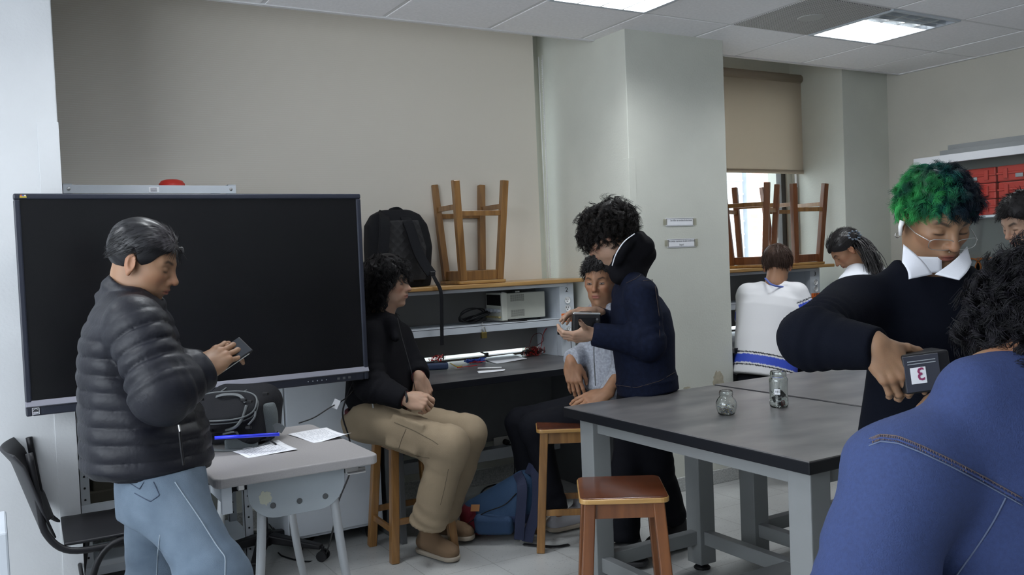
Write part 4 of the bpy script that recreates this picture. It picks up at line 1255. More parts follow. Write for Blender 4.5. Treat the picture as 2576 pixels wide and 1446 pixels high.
def person(label, base, J, skin, head, hands=(), look=None):
    e = empty('person', base, label, 'person')
    parts = []; cols = []
    hc, hf, hu, sc = head['c'], head['f'], head.get('up', (0, 0, 1)), head.get('sc', 1.0)
    R = head_frame(hf, hu)
    v = head_vol(hc, R, sc, J['neck'], res=head.get('res', .0034), jaw=head.get('jaw', 1), eyes=head.get('eyes', 0), nose=head.get('nose', 1))
    V, F = v.mesh(); parts.append((V, F)); cols.append(head_cols(V, hc, R, sc, skin, beard=head.get('beard', 0), eyes=head.get('eyes', 0), cap=head.get('cap'), browt=head.get('browt', 1)))
    for h in hands:
        v = hand_vol(**h); V, F = v.mesh(); parts.append((V, F)); cols.append(hand_cols(V, v, skin))
    # torso and limbs under the clothes
    k = ['neck', 'hip', 'shR', 'shL', 'elR', 'elL', 'wrR', 'wrL', 'hpR', 'hpL', 'knR', 'knL', 'anR', 'anL']
    P = [J[q] for q in k if q in J]
    lo, hi = bounds(P, .12)
    v = Vol(lo, hi, .016)
    up = nrm(J['neck'] - J['hip']); lat = nrm(J['shR'] - J['shL'])
    H = np.linalg.norm(J['neck'] - J['hip'])
    v.d = v.loft(J['hip'], up, lat, [(-.05, .10, .07, 0), (0, .12, .08, 0), (H * .4, .10, .075, 0), (H * .75, .12, .085, 0), (H * .92, .07, .05, 0), (H, .045, .045, 0)])
    for s in 'RL':
        if 'sh' + s in J:
            v.add(v.cap(lerp(J['neck'], J['sh' + s], .35), J['sh' + s], .034, .038), .03)
            v.add(v.cap(J['sh' + s], J['el' + s], .042, .034), .02); v.add(v.cap(J['el' + s], J['wr' + s], .034, .024), .02)
        if 'hp' + s in J:
            v.add(v.cap(J['hp' + s], J['kn' + s], .062, .045), .03); v.add(v.cap(J['kn' + s], J['an' + s], .042, .033), .02)
    V, F = v.mesh(); parts.append((V, F)); cols.append(np.tile(np.array(skin), (len(V), 1)))
    b = mesh_obj('body', parts, M['skin'], e, cols=np.concatenate(cols))
    e['_R'] = R.ravel().tolist()
    return e, R

def shoe(e, an, toe, m, ms, w=.048, hi=.07):
    """ankle point and toe point, both near the floor"""
    an = np.asarray(an, float); toe = np.asarray(toe, float)
    d = nrm(toe - an); heel = an - d * .055
    F = frame(d, (0, 0, 1)); lo, hi_ = V3(-.10, -.08, -.12), V3(np.linalg.norm(toe - an) + .04, .08, .12)
    L = np.linalg.norm(toe - an)
    v = Vol(lo, hi_, .005, F, an)
    v.d = v.cap((-.045, 0, -.030), (L - .05, 0, -.042), w, w * .92, flat=((0, 0, 1), 1.25))
    v.add(v.cap((-.03, 0, 0), (-.02, 0, .05), .045, .042), .03)
    v.add(v.cap((.0, 0, -.01), (L * .6, 0, -.035), .040, .036), .03)
    v.sub(v.cap((-.025, 0, .045), (-.02, 0, .12), .034, .04), .01)
    for k in range(4):
        x = .02 + .022 * k
        v.add(v.cap((x, -.028, -.004 - .006 * k), (x + .006, .028, -.004 - .006 * k), .0035), .004)
    v.d = smax(v.d, -v.Z - .068, .006)
    s = mesh_obj('shoe', [v.mesh()], m, e)
    v2 = Vol(lo, hi_, .005, F, an)
    q = v2.cap((-.048, 0, -.06), (L - .05, 0, -.06), w * 1.06, w * .99)
    v2.d = smax(q, np.abs(v2.Z + .068) - .012, .004)
    mesh_obj('sole', [v2.mesh()], ms, e)

def hairdo(e, c, R, sc, zmin, m, colf, grow=1.0, zc=.040, rz=.089, amp=.004, freq=60, seed=2, st=(1, 1, 1), res=.0035, n=0, strand=None, keep=None, extra=None, front=None, name='hair', back=0.0):
    """cap over the skull cut at zmin(x), with locks"""
    v = Vol(V3(-.17, -.14, -.17) * sc, V3(.16, .14, .19) * sc, res, R, c)
    v.X /= sc; v.Y /= sc; v.Z /= sc
    f = v.ell((-.014 - back, 0, zc), (.100 * grow + back, .081 * grow, rz * grow))
    if amp: f = f - amp * v.noise(freq, seed, st) - amp * .5 * ridge(v, freq * 1.6, seed + 3, st)
    zt = np.array(zmin); cut = np.interp(v.X, zt[:, 0], zt[:, 1]).astype(np.float32) + .006 * v.noise(90, 4)
    f = smax(f, cut - v.Z, .006)
    f = smax(f, -v.ell((.04, 0, -.03), (.052, .058, .085)), .006)
    v.d = f
    if extra: extra(v)
    V, F = v.mesh0() if hasattr(v, 'mesh0') else (lambda q: ((q[0] * v.res + v.lo) @ v.R.T + v.o, q[1]))(nets(v.d * sc))
    parts = [(V, F)]; cols = [colf(((V - c) @ R) / sc, 0)]
    if n:
        kp = keep or (lambda x, y, z: z > np.interp(x, zt[:, 0], zt[:, 1]) + .004)
        P, N, L = scalp(n, c, R, sc, kp, seed, r=(.098 * grow + back, .079 * grow, (rz - .002) * grow), off=(-.014 - back, 0, zc))
        for j, s_ in enumerate(strand if isinstance(strand, list) else [strand]):
            s_ = dict(s_); bias = s_.pop('bias', (0, 0, 0)); nb = s_.pop('nb', 1.0); cw = s_.pop('crown', 0); k0 = s_.pop('cpos', (-.06, 0, .12))
            bt = (np.asarray(bias) @ R.T)[None] + np.zeros_like(N)
            if cw:
                q_ = L - np.array(k0); q_ /= np.linalg.norm(q_, axis=1)[:, None] + 1e-6; bt = bt + cw * q_ @ R.T
            bt = bt - N * np.sum(bt * N, 1)[:, None]
            dr = N * nb + bt
            dr /= np.linalg.norm(dr, axis=1)[:, None]
            SV, SF = strands(P, dr, seed=seed + 11 + j, **s_)
            parts.append((SV, SF)); per = len(SV) // n
            cc = colf(((SV - c) @ R) / sc, 1)
            cols.append(cc)
    return mesh_obj(name, parts, m, e, cols=np.concatenate(cols))

def flatcol(col, var=.3):
    def f(L, k):
        n = .5 + .5 * np.sin(L[:, 0] * 300 + 4 * np.sin(L[:, 1] * 190) + L[:, 2] * 260)
        return np.array(col)[None] * (1 + var * (n - .5))[:, None]
    return f

def seam(e, pts, r, m, name='seam', n=30, flat=1.0):
    o = MB().tube(bez(pts, n), r, 6, flat=flat).build(name, m, e, smooth=True)
    return o

def specs(e, c, R, sc, m, parent=None, dz=0.0, w=.027, h=.016, x=.100):
    g = MB(); P = lambda a: (np.array(a) * sc) @ R.T + c
    for s in (-1, 1):
        pts = []
        for k in range(20):
            a = 2 * math.pi * k / 20
            ux, uz = math.cos(a), math.sin(a)
            q = (abs(ux) ** 4 + abs(uz) ** 4) ** -.25
            pts.append(P((x - .010 * abs(ux * q * .5 + .5 * 1) ** 2, s * (.034 + w * ux * q), dz + h * uz * q)))
        g.tube(pts, .0009 * sc, 6, closed=True)
        g.tube([P((x - .006, s * .061, dz + .008)), P((.05, s * .077, dz + .008)), P((.0, s * .080, dz + .012)), P((-.02, s * .081, dz - .006))], .0010 * sc, 6)
    g.tube([P((x - .001, -.008, dz + .004)), P((x + .004, 0, dz + .007)), P((x - .001, .008, dz + .004))], .001 * sc, 6)
    fr = g.build('glasses', m, e, smooth=True)
    return fr

RT = lambda f: nrm(np.cross(nrm(f), UZ))      # the right-hand side of someone facing f

def surf(o):
    n = len(o.data.vertices); V = np.zeros(n * 3, np.float32); o.data.vertices.foreach_get('co', V)
    return V.reshape(-1, 3).astype(float) + np.array(o.get('_w', (0, 0, 0)))
def on_surf(Vt, px, py, tol=.011, out=.0012):
    """point of the cloth met by the view ray"""
    dr = nrm(ray(px, py)); q = Vt - EYE; t = q @ dr; dist = np.linalg.norm(q - t[:, None] * dr, axis=1)
    m = dist < tol
    if not m.any(): return Vt[int(np.argmin(dist))] - dr * out
    tt = t[m]; tt = np.median(tt[tt < tt.min() + .022])
    return EYE + dr * (tt - out)
def stitched(e, V, pts, r, m, name='seam', n=30, tol=.011):
    P = np.array(pts, float); q = []
    for i in range(len(P) - 1):
        k = max(2, int(n / (len(P) - 1)))
        for t in np.linspace(0, 1, k, endpoint=(i == len(P) - 2)): q.append(P[i] * (1 - t) + P[i + 1] * t)
    W3 = np.array([on_surf(V, a[0], a[1], tol) for a in q])
    if len(W3) > 6:
        W3[1:-1] = (W3[:-2] + 2 * W3[1:-1] + W3[2:]) / 4
    return MB().tube(W3, r, 5).build(name, m, e, smooth=True)

# ================= 1. man in the puffer jacket
f = nrm(HR * .98 + HF * .12); d0 = 2.75
J = dict(neck=D(322, 735, d0), hip=D(395, 1150, d0), shR=D(338, 812, 2.56), shL=D(338, 800, 2.94), elR=D(412, 985, 2.50), elL=D(440, 965, 2.95),
         wrR=D(503, 932, 2.60), wrL=D(488, 926, 2.78), hpR=D(418, 1205, 2.67), hpL=D(392, 1200, 2.86), knR=D(543, 1455, 2.60), knL=D(392, 1470, 2.85),
         anR=D(575, 1790, 2.62), anL=D(385, 1800, 2.86))
hc = D(360, 659, d0); hf = nrm(f * .93 + V3(0, 0, -.36) - HF * .02)
hands = [dict(w=D(508, 930, 2.62), fdir=D(556, 893, 2.65) - D(512, 925, 2.60), dorsal=-HF * .9 + UZ * .45, side=1, curl=((.35, .35, .15), (.25, .4, .2), (.2, .45, .2), (.35, .6, .3)), thumb=(.75, .55, .3), fore=J['elR'], splay=.12),
         dict(w=D(498, 940, 2.79), fdir=D(560, 918, 2.72) - D(500, 938, 2.76), dorsal=-UZ * .8 + HF * .5, side=-1, curl=((.2, .5, .3), (.3, .6, .4), (.3, .6, .4), (.3, .6, .4)), thumb=(.8, -.35, .3), fore=J['elL'])]
P1, R1 = person('person in a black quilted puffer jacket and faded jeans, looking down at a phone', D(420, 1800, 2.72) * V3(1, 1, 0), J, SKIN['tan'],
                dict(c=hc, f=hf, sc=1.02, beard=.15, eyes=0, jaw=1.1, res=.003), hands)
def jacket1(v):
    up = UPV
    v.d = v.loft(D(375, 1174, d0), up, RT(f), [(0, .21, .176, 0), (.02, .222, .184, 0), (.12, .218, .180, -.01), (.30, .20, .143, -.05), (.40, .205, .130, -.055), (.455, .19, .11, -.055), (.505, .13, .085, -.055), (.545, .080, .07, -.05)], soft=.02)
    q = .055 + .0 * v.h
    ban = np.sqrt(np.abs(np.sin(math.pi * (v.h + .008 * v.noise(9, 2)) / .0495)))
    side = np.abs(np.sin(v.lx * 6))
    v.d = v.d - .0075 * ban - .002 * v.noise(38, 5) - .003 * ridge(v, 26, 5, (1, 1, .35))
    for s, d_ in (('R', 0), ('L', 0)):
        v.add(v.cap(D(325, 790, d0), J['sh' + s], .072, .078), .05)
    sl = sleeve(v, J['shR'], J['elR'], J['wrR'], (.083, .083, .054), .003, .05, seed=4, crease=.010)
    v.add(sl, .012)
    v.add(sleeve(v, J['shL'], J['elL'], J['wrL'], (.08, .075, .05), .003, .05, seed=8), .02)
    # stand-up collar, opened around the neck
    cc = D(330, 756, d0); ax = nrm(UPV * .86 + RGT * .50); lt = RT(f); sg = np.cross(ax, lt)
    px, py, pz = v.X - cc[0], v.Y - cc[1], v.Z - cc[2]
    h = px * ax[0] + py * ax[1] + pz * ax[2]; a = px * lt[0] + py * lt[1] + pz * lt[2]; b = px * sg[0] + py * sg[1] + pz * sg[2]
    rr = np.sqrt((a / .082) ** 2 + (b / .088) ** 2)
    ring = smax(np.abs(rr - 1) * .084 - .010 - .003 * np.sin(h * 130), np.abs(h - .002) - .042, .012)
    v.add(ring, .01)
    v.d = smax(v.d, -smax((rr - .88) * .084, -h - .02, .01), .006)
    v.d = smax(v.d, -v.cap(J['wrR'] , J['wrR'] + (J['wrR'] - J['elR']) * .4, .040), .004)
lo, hi = bounds([D(375, 1190, d0), D(330, 700, d0), J['shR'], J['shL'], J['elR'], J['elL'], J['wrR'], J['wrL']], .20)
j1 = field('jacket', lo, hi, .0058, jacket1, M['puffer'], P1)
s_ = [D(450, 1065, 2.548), D(455, 1120, 2.545), D(462, 1170, 2.55)]
seam(P1, s_, .004, M['black'], 'pocket_zip'); MB().cyl(D(450, 1068, 2.538), D(453, 1085, 2.536), .0035).build('zip_pull', M['steel'], P1)
def jeans1(v):
    v.d = v.loft(D(405, 1240, d0), UPV, RT(f), [(-.06, .15, .10, -.02), (0, .165, .115, 0), (.08, .165, .112, 0.0), (.13, .155, .11, 0)], soft=.02)
    v.add(leg(v, J['hpR'] - UZ * .02, J['knR'], J['anR'], (.105, .088, .085), .005, 3, .010), .09)
    v.add(leg(v, J['hpL'] - UZ * .02, J['knL'], J['anL'], (.100, .080, .075), .005, 7, .010), .07)
    v.d = v.d - .004 * ridge(v, 16, 4, (1, 1, .5))
    v.d = smax(v.d, v.plane(D(418, 1160, d0), UPV), .01)
lo, hi = bounds([J['hpR'] + UZ * .15, J['hpL'] + UZ * .15, J['knR'], J['knL'], J['anR'], J['anL']], .16)
jv = surf(field('jeans', lo, hi, .009, jeans1, M['jeans'], P1))
M['jseam'] = mat('jeans_seam', (.26, .31, .36), .9); M['jdark'] = mat('jeans_stitch', (.05, .07, .11), .9)
stitched(P1, jv, [(440, 1212), (462, 1245), (500, 1300), (545, 1372), (567, 1400), (566, 1460)], .0018, M['jseam'])
stitched(P1, jv, [(402, 1345), (396, 1400), (393, 1460)], .0016, M['jseam'])
stitched(P1, jv, [(386, 1212), (401, 1245), (378, 1262), (338, 1240)], .0014, M['jdark'], 'pocket_stitching')
stitched(P1, jv, [(326, 1215), (350, 1230), (362, 1212)], .0013, M['jdark'], 'pocket_stitching')
for s in 'RL':
    a = J['an' + s] - UZ * .03
    shoe(P1, V3(a[0], a[1], .085), V3(a[0], a[1], .085) + f * .20, M['shoe_b'], M['sole'])
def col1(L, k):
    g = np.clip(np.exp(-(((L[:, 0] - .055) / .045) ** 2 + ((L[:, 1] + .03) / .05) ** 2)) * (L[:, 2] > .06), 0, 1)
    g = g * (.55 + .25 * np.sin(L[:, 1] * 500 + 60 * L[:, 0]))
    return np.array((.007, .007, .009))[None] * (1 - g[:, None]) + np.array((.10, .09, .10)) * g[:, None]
zm1 = [(-.13, -.055), (-.085, -.062), (-.052, -.058), (-.032, -.02), (-.012, .032), (.005, .0), (.018, -.008), (.026, .0), (.045, .022), (.062, .045), (.082, .066), (.12, .09)]
hairdo(P1, hc, R1, 1.02, zm1, M['hairgl'], col1, grow=1.045, amp=.0012, freq=90, st=(.2, 1.6, 1), n=2600, seed=5,
       strand=dict(length=.040, r=.0010, nseg=6, curl=.0, grav=.5, jit=.05, bias=(-.8, 0, -.35), nb=.02, taper=.1), res=.003,
       keep=lambda x, y, z: (z > np.interp(x, [-.09, -.03, 0, .06], [-.02, .02, .03, .06])) & (x > -.082),
       extra=lambda v: v.add(v.cap((.088, .03, .074), (.096, .022, .064), .006, .005), .012))

# phone
pc = D(568, 900, 2.70); pf = nrm(D(597, 880, 2.72) - D(538, 920, 2.68)); pn = nrm(nrm(UPV) * .62 - FWD * .75)
pF = frame(pf, pn)
o = MB().box(pc, (.150, .074, .009), pF).build('phone', M['black'], bevel=.004, seg=3)
tag(o, 'black smartphone held by the person in the puffer jacket', 'phone')
# screens sit on the top face
sF = MB().box(pc + pF[:, 2] * .0049, (.142, .067, .0006), pF).build('screen', mat('phone_screen', (.02, .024, .03), .15), o)
MB().box(pc + pF[:, 2] * .0054 + pF[:, 0] * .03, (.003, .018, .0003), pF).build('logo_print', M['gmetal'], sF)
MB().box(pc - pF[:, 1] * .0375, (.12, .0012, .003), pF).build('edge_trim', M['steel'], o)

# ================= 2. seated, black jacket and khaki trousers
f = nrm(HR * .90 - HF * .42); d0 = 4.38
J = dict(neck=D(958, 808, 4.40), hip=D(945, 1040, 4.40), shR=D(925, 850, 4.27), shL=D(1003, 848, 4.50), elR=D(930, 968, 4.18), elL=D(1040, 930, 4.46),
         wrR=D(1012, 1000, 4.14), wrL=D(1050, 945, 4.40), hpR=D(932, 1052, 4.28), hpL=D(965, 1045, 4.48), knR=D(1128, 1122, 4.10), knL=D(1180, 1092, 4.34),
         anR=D(1078, 1320, 4.18), anL=D(1112, 1300, 4.42))
hc = D(977, 712, 4.40); hf = nrm(HR * .97 - HF * .2 - UZ * .04)
hands = [dict(w=D(1022, 1003, 4.13), fdir=HR * .95 - UZ * .25, dorsal=UZ * .6 - HF * .8, side=1, curl=((.7, .8, .4), (.9, .9, .5), (1.0, 1.0, .5), (1.1, 1.0, .5)), thumb=(.35, .1, .3), fore=J['elR']),
         dict(w=D(1056, 950, 4.38), fdir=HR * .35 - UZ * .93, dorsal=HR * .75 - HF * .65, side=-1, curl=((.4, .5, .3), (.5, .6, .3), (.5, .6, .4), (.6, .6, .4)), thumb=(.5, .5, .3), fore=J['elL'])]
P2, R2 = person('seated person with wavy black hair, black jacket and khaki cargo trousers', V3(1.76, 4.05, .6), J, SKIN['pale'], dict(c=hc, f=hf, sc=1.0, eyes=.8, jaw=.92, nose=1.1), hands)
def jacket2(v):
    v.d = v.loft(D(950, 1030, 4.40), nrm(J['neck'] - J['hip']), RT(f), [(0, .155, .135, .0), (.04, .185, .160, .005), (.16, .185, .150, .0), (.30, .19, .125, -.005), (.38, .17, .10, -.01), (.43, .12, .075, -.01), (.47, .07, .065, 0)], soft=.015)
    v.d = v.d - .006 * v.noise(14, 3) - .004 * ridge(v, 22, 9, (1, 1, .4))
    for s in 'RL': v.add(v.cap(lerp(J['neck'], J['sh' + s], .45), J['sh' + s], .055, .066), .05)
    v.add(sleeve(v, J['shR'], J['elR'], J['wrR'], (.074, .074, .050), .005, seed=4, crease=.011), .02)
    v.add(sleeve(v, J['shL'], J['elL'], J['wrL'], (.070, .064, .048), .005, seed=9, crease=.010), .02)
    v.add(v.cap(D(940, 800, 4.46), D(985, 812, 4.30), .045, .035), .03)      # hood bunched round the neck
    v.add(v.cap(D(985, 815, 4.30), D(995, 850, 4.27), .025, .02), .02)
lo, hi = bounds([J[k] for k in ('neck', 'hip', 'shR', 'shL', 'elR', 'elL', 'wrR', 'wrL')], .20)
field('jacket', lo, hi, .0085, jacket2, M['blackcl'], P2)
def band(e, a, b, r, m, name='cuff'):
    v = Vol(*bounds([a, b], r + .02), .005); q = v.cap(a, b, r, r * .95); v.d = smax(smax(q, v.plane(b, nrm(b - a)), .004), -v.plane(a, nrm(b - a)), .004) - .0015 * np.sin(v.noise(5, 1) * 2)
    return mesh_obj(name, [v.mesh()], m, e)
band(P2, lerp(J['wrR'], J['elR'], .16), J['wrR'] + nrm(J['wrR'] - J['elR']) * .018, .041, M['rib'])
band(P2, lerp(J['wrL'], J['elL'], .2), J['wrL'] + nrm(J['wrL'] - J['elL']) * .015, .040, M['rib'])
v = Vol(*bounds([D(950, 1035, 4.40)], .24), .007)
v.d = smax(v.loft(D(950, 1046, 4.40), UZ, RT(f), [(0, .172, .150, .0), (.045, .176, .154, .0)], soft=.01), -v.loft(D(950, 1050, 4.40), UZ, RT(f), [(0, .15, .13, 0), (.06, .15, .13, 0)], soft=.01), .005)
mesh_obj('hem', [v.mesh()], M['rib'], P2)
zp = MB().tube(bez([D(1000, 800, 4.235), D(1012, 850, 4.225), D(1034, 930, 4.21), D(1045, 985, 4.22)], 16), .0016, 6).build('zip', M['black'], P2, smooth=True)
MB().cyl(D(936, 1008, 4.17), D(939, 1026, 4.17), .004).build('pocket_zip', M['steel'], P2)
MB().tube([D(1019, 985, 4.12), D(1024, 1002, 4.095), D(1022, 1022, 4.12)], .006, 8).build('bracelet', M['black'], P2, smooth=True)
def pants2(v):
    v.d = v.loft(D(945, 1085, 4.38), UZ, RT(f), [(-.03, .12, .11, 0), (.0, .165, .150, 0), (.06, .17, .155, -.01), (.10, .16, .145, -.01)], soft=.03)
    v.add(leg(v, J['hpR'], J['knR'], J['anR'], (.105, .092, .082), .006, 3, .010), .05)
    v.add(leg(v, J['hpL'], J['knL'], J['anL'], (.100, .088, .078), .006, 8, .010), .05)
    # cargo pocket with flap on the near thigh
    R = frame(J['knR'] - J['hpR'], -FWD); c = lerp(J['hpR'], J['knR'], .58) + R[:, 2] * .072 + R[:, 1] * 0
    v.add(v.box(c, (.085, .075, .022), .012, R), .012)
    v.add(v.box(c - R[:, 0] * .06, (.032, .078, .028), .008, R), .004)
lo, hi = bounds([J[k] for k in ('hpR', 'hpL', 'knR', 'knL', 'anR', 'anL')], .17)
kv = surf(field('cargo_trousers', lo, hi, .0085, pants2, M['khaki'], P2))
M['kseam'] = mat('khaki_seam', (.13, .10, .065), .9)
stitched(P2, kv, [(992, 1062), (1040, 1082), (1088, 1108), (1102, 1118)], .0016, M['kseam'], 'pocket_flap_seam')
stitched(P2, kv, [(1022, 1078), (1010, 1105), (1003, 1128)], .0014, M['kseam'], 'pocket_seam')
stitched(P2, kv, [(1000, 1128), (1050, 1148), (1080, 1152)], .0014, M['kseam'], 'pocket_seam')
stitched(P2, kv, [(1128, 1180), (1118, 1230), (1108, 1270)], .0012, M['kseam'])
a = Zp(1085, 1352, .085); shoe(P2, a, a + nrm((Zp(1140, 1392, .04) - a) * V3(1, 1, 0)) * .19, M['shoe_b'], M['sole'])
a = Zp(1110, 1310, .10); shoe(P2, a, a + f * .19, M['shoe_b'], M['sole'])
def wavy(col, hi=(.03, .025, .022)):
    def g(L, k):
        n = .5 + .5 * np.sin(L[:, 0] * 160 + 3 * np.sin(L[:, 2] * 130) + L[:, 1] * 90)
        return np.array(col)[None] * (1 - n[:, None]) + np.array(hi)[None] * n[:, None]
    return g
zm2 = [(-.15, -.10), (-.03, -.095), (.005, -.085), (.02, -.05), (.035, -.01), (.055, .02), (.075, .040), (.12, .07)]
hairdo(P2, hc, R2, 1.0, zm2, M['hair'], wavy((.004, .004, .005), (.012, .010, .011)), grow=1.10, amp=.009, freq=36, n=5200, seed=6, back=.006, zc=.0, rz=.125, keep=lambda x, y, z: (z > np.interp(x, [-.15, 0, .03, .06, .09], [-.11, -.09, .01, .06, .075])) & (x < .085),
       strand=dict(length=.085, r=.0013, clump=420, nseg=12, curl=.0085, freq=1.6, grav=1.0, jit=.25, crown=1.0, cpos=(-.02, 0, .15), nb=.35, taper=.3))

# ------------------------------------------------------------------ things on and around the furniture
# black classroom chair
e = empty('classroom_chair', D(255, 1700, 3.25) * V3(1, 1, 0), 'black plastic classroom chair with tube frame, beside the left pier', 'chair')
cf = nrm(HR * .88 + HF * .48); cs = nrm(np.cross(UZ, cf)); cc = D(292, 1325, 3.52); cc[2] = .45
CF = np.stack([cf, cs, UZ], 1)
W_ = lambda x, y, z: cc * V3(1, 1, 0) + CF @ V3(x, y, 0) + V3(0, 0, z)
def seatf(u, v):
    x = -.19 + .42 * u; y = (-.21 + .42 * v) * (1 - .08 * u)
    return W_(x, y, .452 - .05 * max(0, u - .8) ** 1.3 - .014 * math.sin(math.pi * v) * (1 - u) + .02 * max(0, .12 - u))
M['cplast'] = mat('black_chair_plastic', (.010, .010, .013), .45, bump=.15, bscale=400)
MB().grid(seatf, 14, 12).build('seat', M['cplast'], e, solid=.012, smooth=True, bevel=.004)
def backf(u, v):
    y = (-.215 + .43 * u); z = .47 + .335 * v
    w = 1 - .25 * max(0, .35 - v) / .35
    x = -.235 - .10 * (v - .2) - .045 * (1 - (2 * u - 1) ** 2) - (.02 * max(0, v - .85) / .15)
    return W_(x, y * w, z)
MB().grid(backf, 14, 14).build('backrest', M['cplast'], e, solid=.010, smooth=True, bevel=.004)
for s in (-1, 1):
    m = MB()
    m.tube(bez([W_(-.285, s * .185, .80), W_(-.262, s * .19, .60), W_(-.245, s * .20, .50), W_(-.17, s * .215, .43), W_(.0, s * .22, .425), W_(.16, s * .22, .425)], 30), .0125, 10)
    m.tube(bez([W_(-.16, s * .225, .0), W_(-.12, s * .225, .22), W_(-.09, s * .225, .36), W_(-.03, s * .225, .43), W_(.08, s * .225, .44), W_(.17, s * .225, .40), W_(.20, s * .225, .2), W_(.22, s * .225, .0)], 34), .0125, 10)
    m.build('frame', M['black'], e, smooth=True)
MB().tube([W_(.0, -.22, .428), W_(.0, .22, .428)], .010, 8).tube([W_(-.13, -.22, .25), W_(-.13, .22, .25)], .008, 8).build('crossbar', M['black'], e, smooth=True)

# office chair base under the small table
b0 = Zp(668, 1405, 0)
e = empty('office_chair', b0, 'black five-star swivel chair pushed behind the small grey table', 'chair')
for k in range(5):
    a = math.radians(72 * k - 42); d_ = V3(math.cos(a), math.sin(a), 0)
    l = MB().bar(b0 + d_ * .03 + V3(0, 0, .105), b0 + d_ * .30 + V3(0, 0, .068), .060, .045, w2=.038, h2=.024).build('leg', M['black'], e, bevel=.008, seg=3)
    q = b0 + d_ * .305
    s_ = np.cross(UZ, d_); w = MB()
    for t in (-1, 1): w.cyl(tuple(q + s_ * .012 * t + V3(0, 0, .026)), tuple(q + s_ * .026 * t + V3(0, 0, .026)), .026)
    w.cyl(tuple(q + V3(0, 0, .03)), tuple(q + V3(0, 0, .07)), .008); w.build('castor', M['black'], l, smooth=False)
MB().cyl(tuple(b0 + V3(0, 0, .07)), tuple(b0 + V3(0, 0, .14)), .035).cyl(tuple(b0 + V3(0, 0, .14)), tuple(b0 + V3(0, 0, .40)), .020).build('column', M['black'], e, smooth=False)
v = Vol(b0 + V3(-.28, -.28, .36), b0 + V3(.28, .28, .52), .012); v.d = v.box(b0 + V3(0, 0, .44), (.22, .22, .035), .03); mesh_obj('seat', [v.mesh()], M['blackcl'], e)

# camera bag on the small table (implicit surface)
M['nylon'] = mat('black_nylon', (.010, .0105, .013), .8, bump=.35, bscale=260, spec=.2)
M['greytrim'] = mat('grey_webbing', (.11, .12, .125), .7, bump=.2, bscale=300)
M['mesh'] = mat('grey_mesh_cloth', (.09, .105, .11), .8, bump=.6, bscale=420)
bc0 = D(592, 1045, 3.510); bc0[2] = .855
e = empty('camera_bag', bc0 * V3(1, 1, 0) + V3(0, 0, .75), 'black and grey padded camera bag lying on the small table', 'bag')
BF = np.stack([nrm(HR * .97 - HF * .2), nrm(HF * .97 + HR * .2), UZ], 1)
v = Vol((-.19, -.17, -.115), (.20, .20, .165), .005, BF, bc0)
v.d = v.box((0, .01, -.01), (.142, .120, .085), .035)
v.add(v.cap((-.06, .05, .055), (.09, .06, .055), .065), .05)
v.add(v.ell((.115, .02, -.03), (.04, .09, .07)), .03)
v.d = smax(v.d, v.plane((0, 0, -.104), (0, 0, -1)), .01) - .003 * v.noise(35, 2)
mesh_obj('bag_body', [v.mesh()], M['nylon'], e)
LF = frame(nrm(HR * .97 + UZ * .02), nrm(UZ * .72 - HF * .69)); lc = D(562, 1028, 3.352)
v = Vol((-.14, -.10, -.05), (.14, .10, .05), .004, LF, lc)
v.d = smax(v.loft((0, 0, -.06), (0, 0, 1), (1, 0, 0), [(0, .128, .067, 0), (.12, .128, .067, 0)], pw=2.8), np.abs(v.Z) - .022, .012)
mesh_obj('front_pocket', [v.mesh()], M['nylon'], e)
pr = MB(); pts = []
for k in range(48):
    a = 2 * math.pi * k / 48; ux, uy = math.cos(a), math.sin(a); q = (abs(ux) ** 2.8 + abs(uy) ** 2.8) ** (-1 / 2.8)
    pts.append(lc + LF @ V3(.129 * ux * q, .068 * uy * q, .017))
pr.tube(pts, .0035, 6, closed=True); pr.tube([p - LF[:, 2] * .018 for p in pts], .003, 6, closed=True)
pr.build('piping', M['greytrim'], e, smooth=True)
def strap(nm, pts, w, t, m, par, up=(0, 0, 1), n=24):
    P = bez(pts, n); mb = MB(); tn = np.gradient(P, axis=0); vs = []
    for i in range(len(P)):
        F = frame(tn[i], up); 
        for a, b in ((-1, -1), (1, -1), (1, 1), (-1, 1)): vs.append(P[i] + F[:, 1] * a * w / 2 + F[:, 2] * b * t / 2)
    fs = [(i * 4 + k, i * 4 + (k + 1) % 4, i * 4 + 4 + (k + 1) % 4, i * 4 + 4 + k) for i in range(len(P) - 1) for k in range(4)] + [(3, 2, 1, 0), tuple(len(P) * 4 - 4 + k for k in range(4))]
    return mb.add(vs, fs).build(nm, m, par, bevel=.0015)
strap('top_band', [D(528, 1005, 3.379), D(560, 993, 3.357), D(600, 994, 3.357), D(618, 1012, 3.335)], .012, .003, M['greytrim'], e, up=nrm(UZ - HF))
for a_, b_, c_ in (((574, 972, 3.553), (560, 982, 3.488), (545, 992, 3.412)), ((638, 975, 3.553), (615, 984, 3.488), (600, 995, 3.401))): seam(e, [D(*a_), D(*b_), D(*c_)], .0028, M['greytrim'], 'piping')
seam(e, [D(620, 1020, 3.325), D(610, 1050, 3.303), D(590, 1075, 3.303), D(550, 1084, 3.464), D(505, 1078, 3.303)], .006, M['greytrim'], 'zip')
seam(e, [D(643, 1035, 3.314), D(640, 1050, 3.303), D(625, 1068, 3.303)], .004, M['greytrim'], 'zip')
v = Vol(*bounds([D(668, 1050, 3.488)], .11), .005)
v.d = v.ell(D(668, 1052, 3.488), (.048, .055, .095)); v.d = smax(v.d, v.plane(D(668, 1012, 3.488), UZ), .01); v.d = smax(v.d, -(v.Z - .755), .01)
mesh_obj('side_pocket', [v.mesh()], M['mesh'], e)
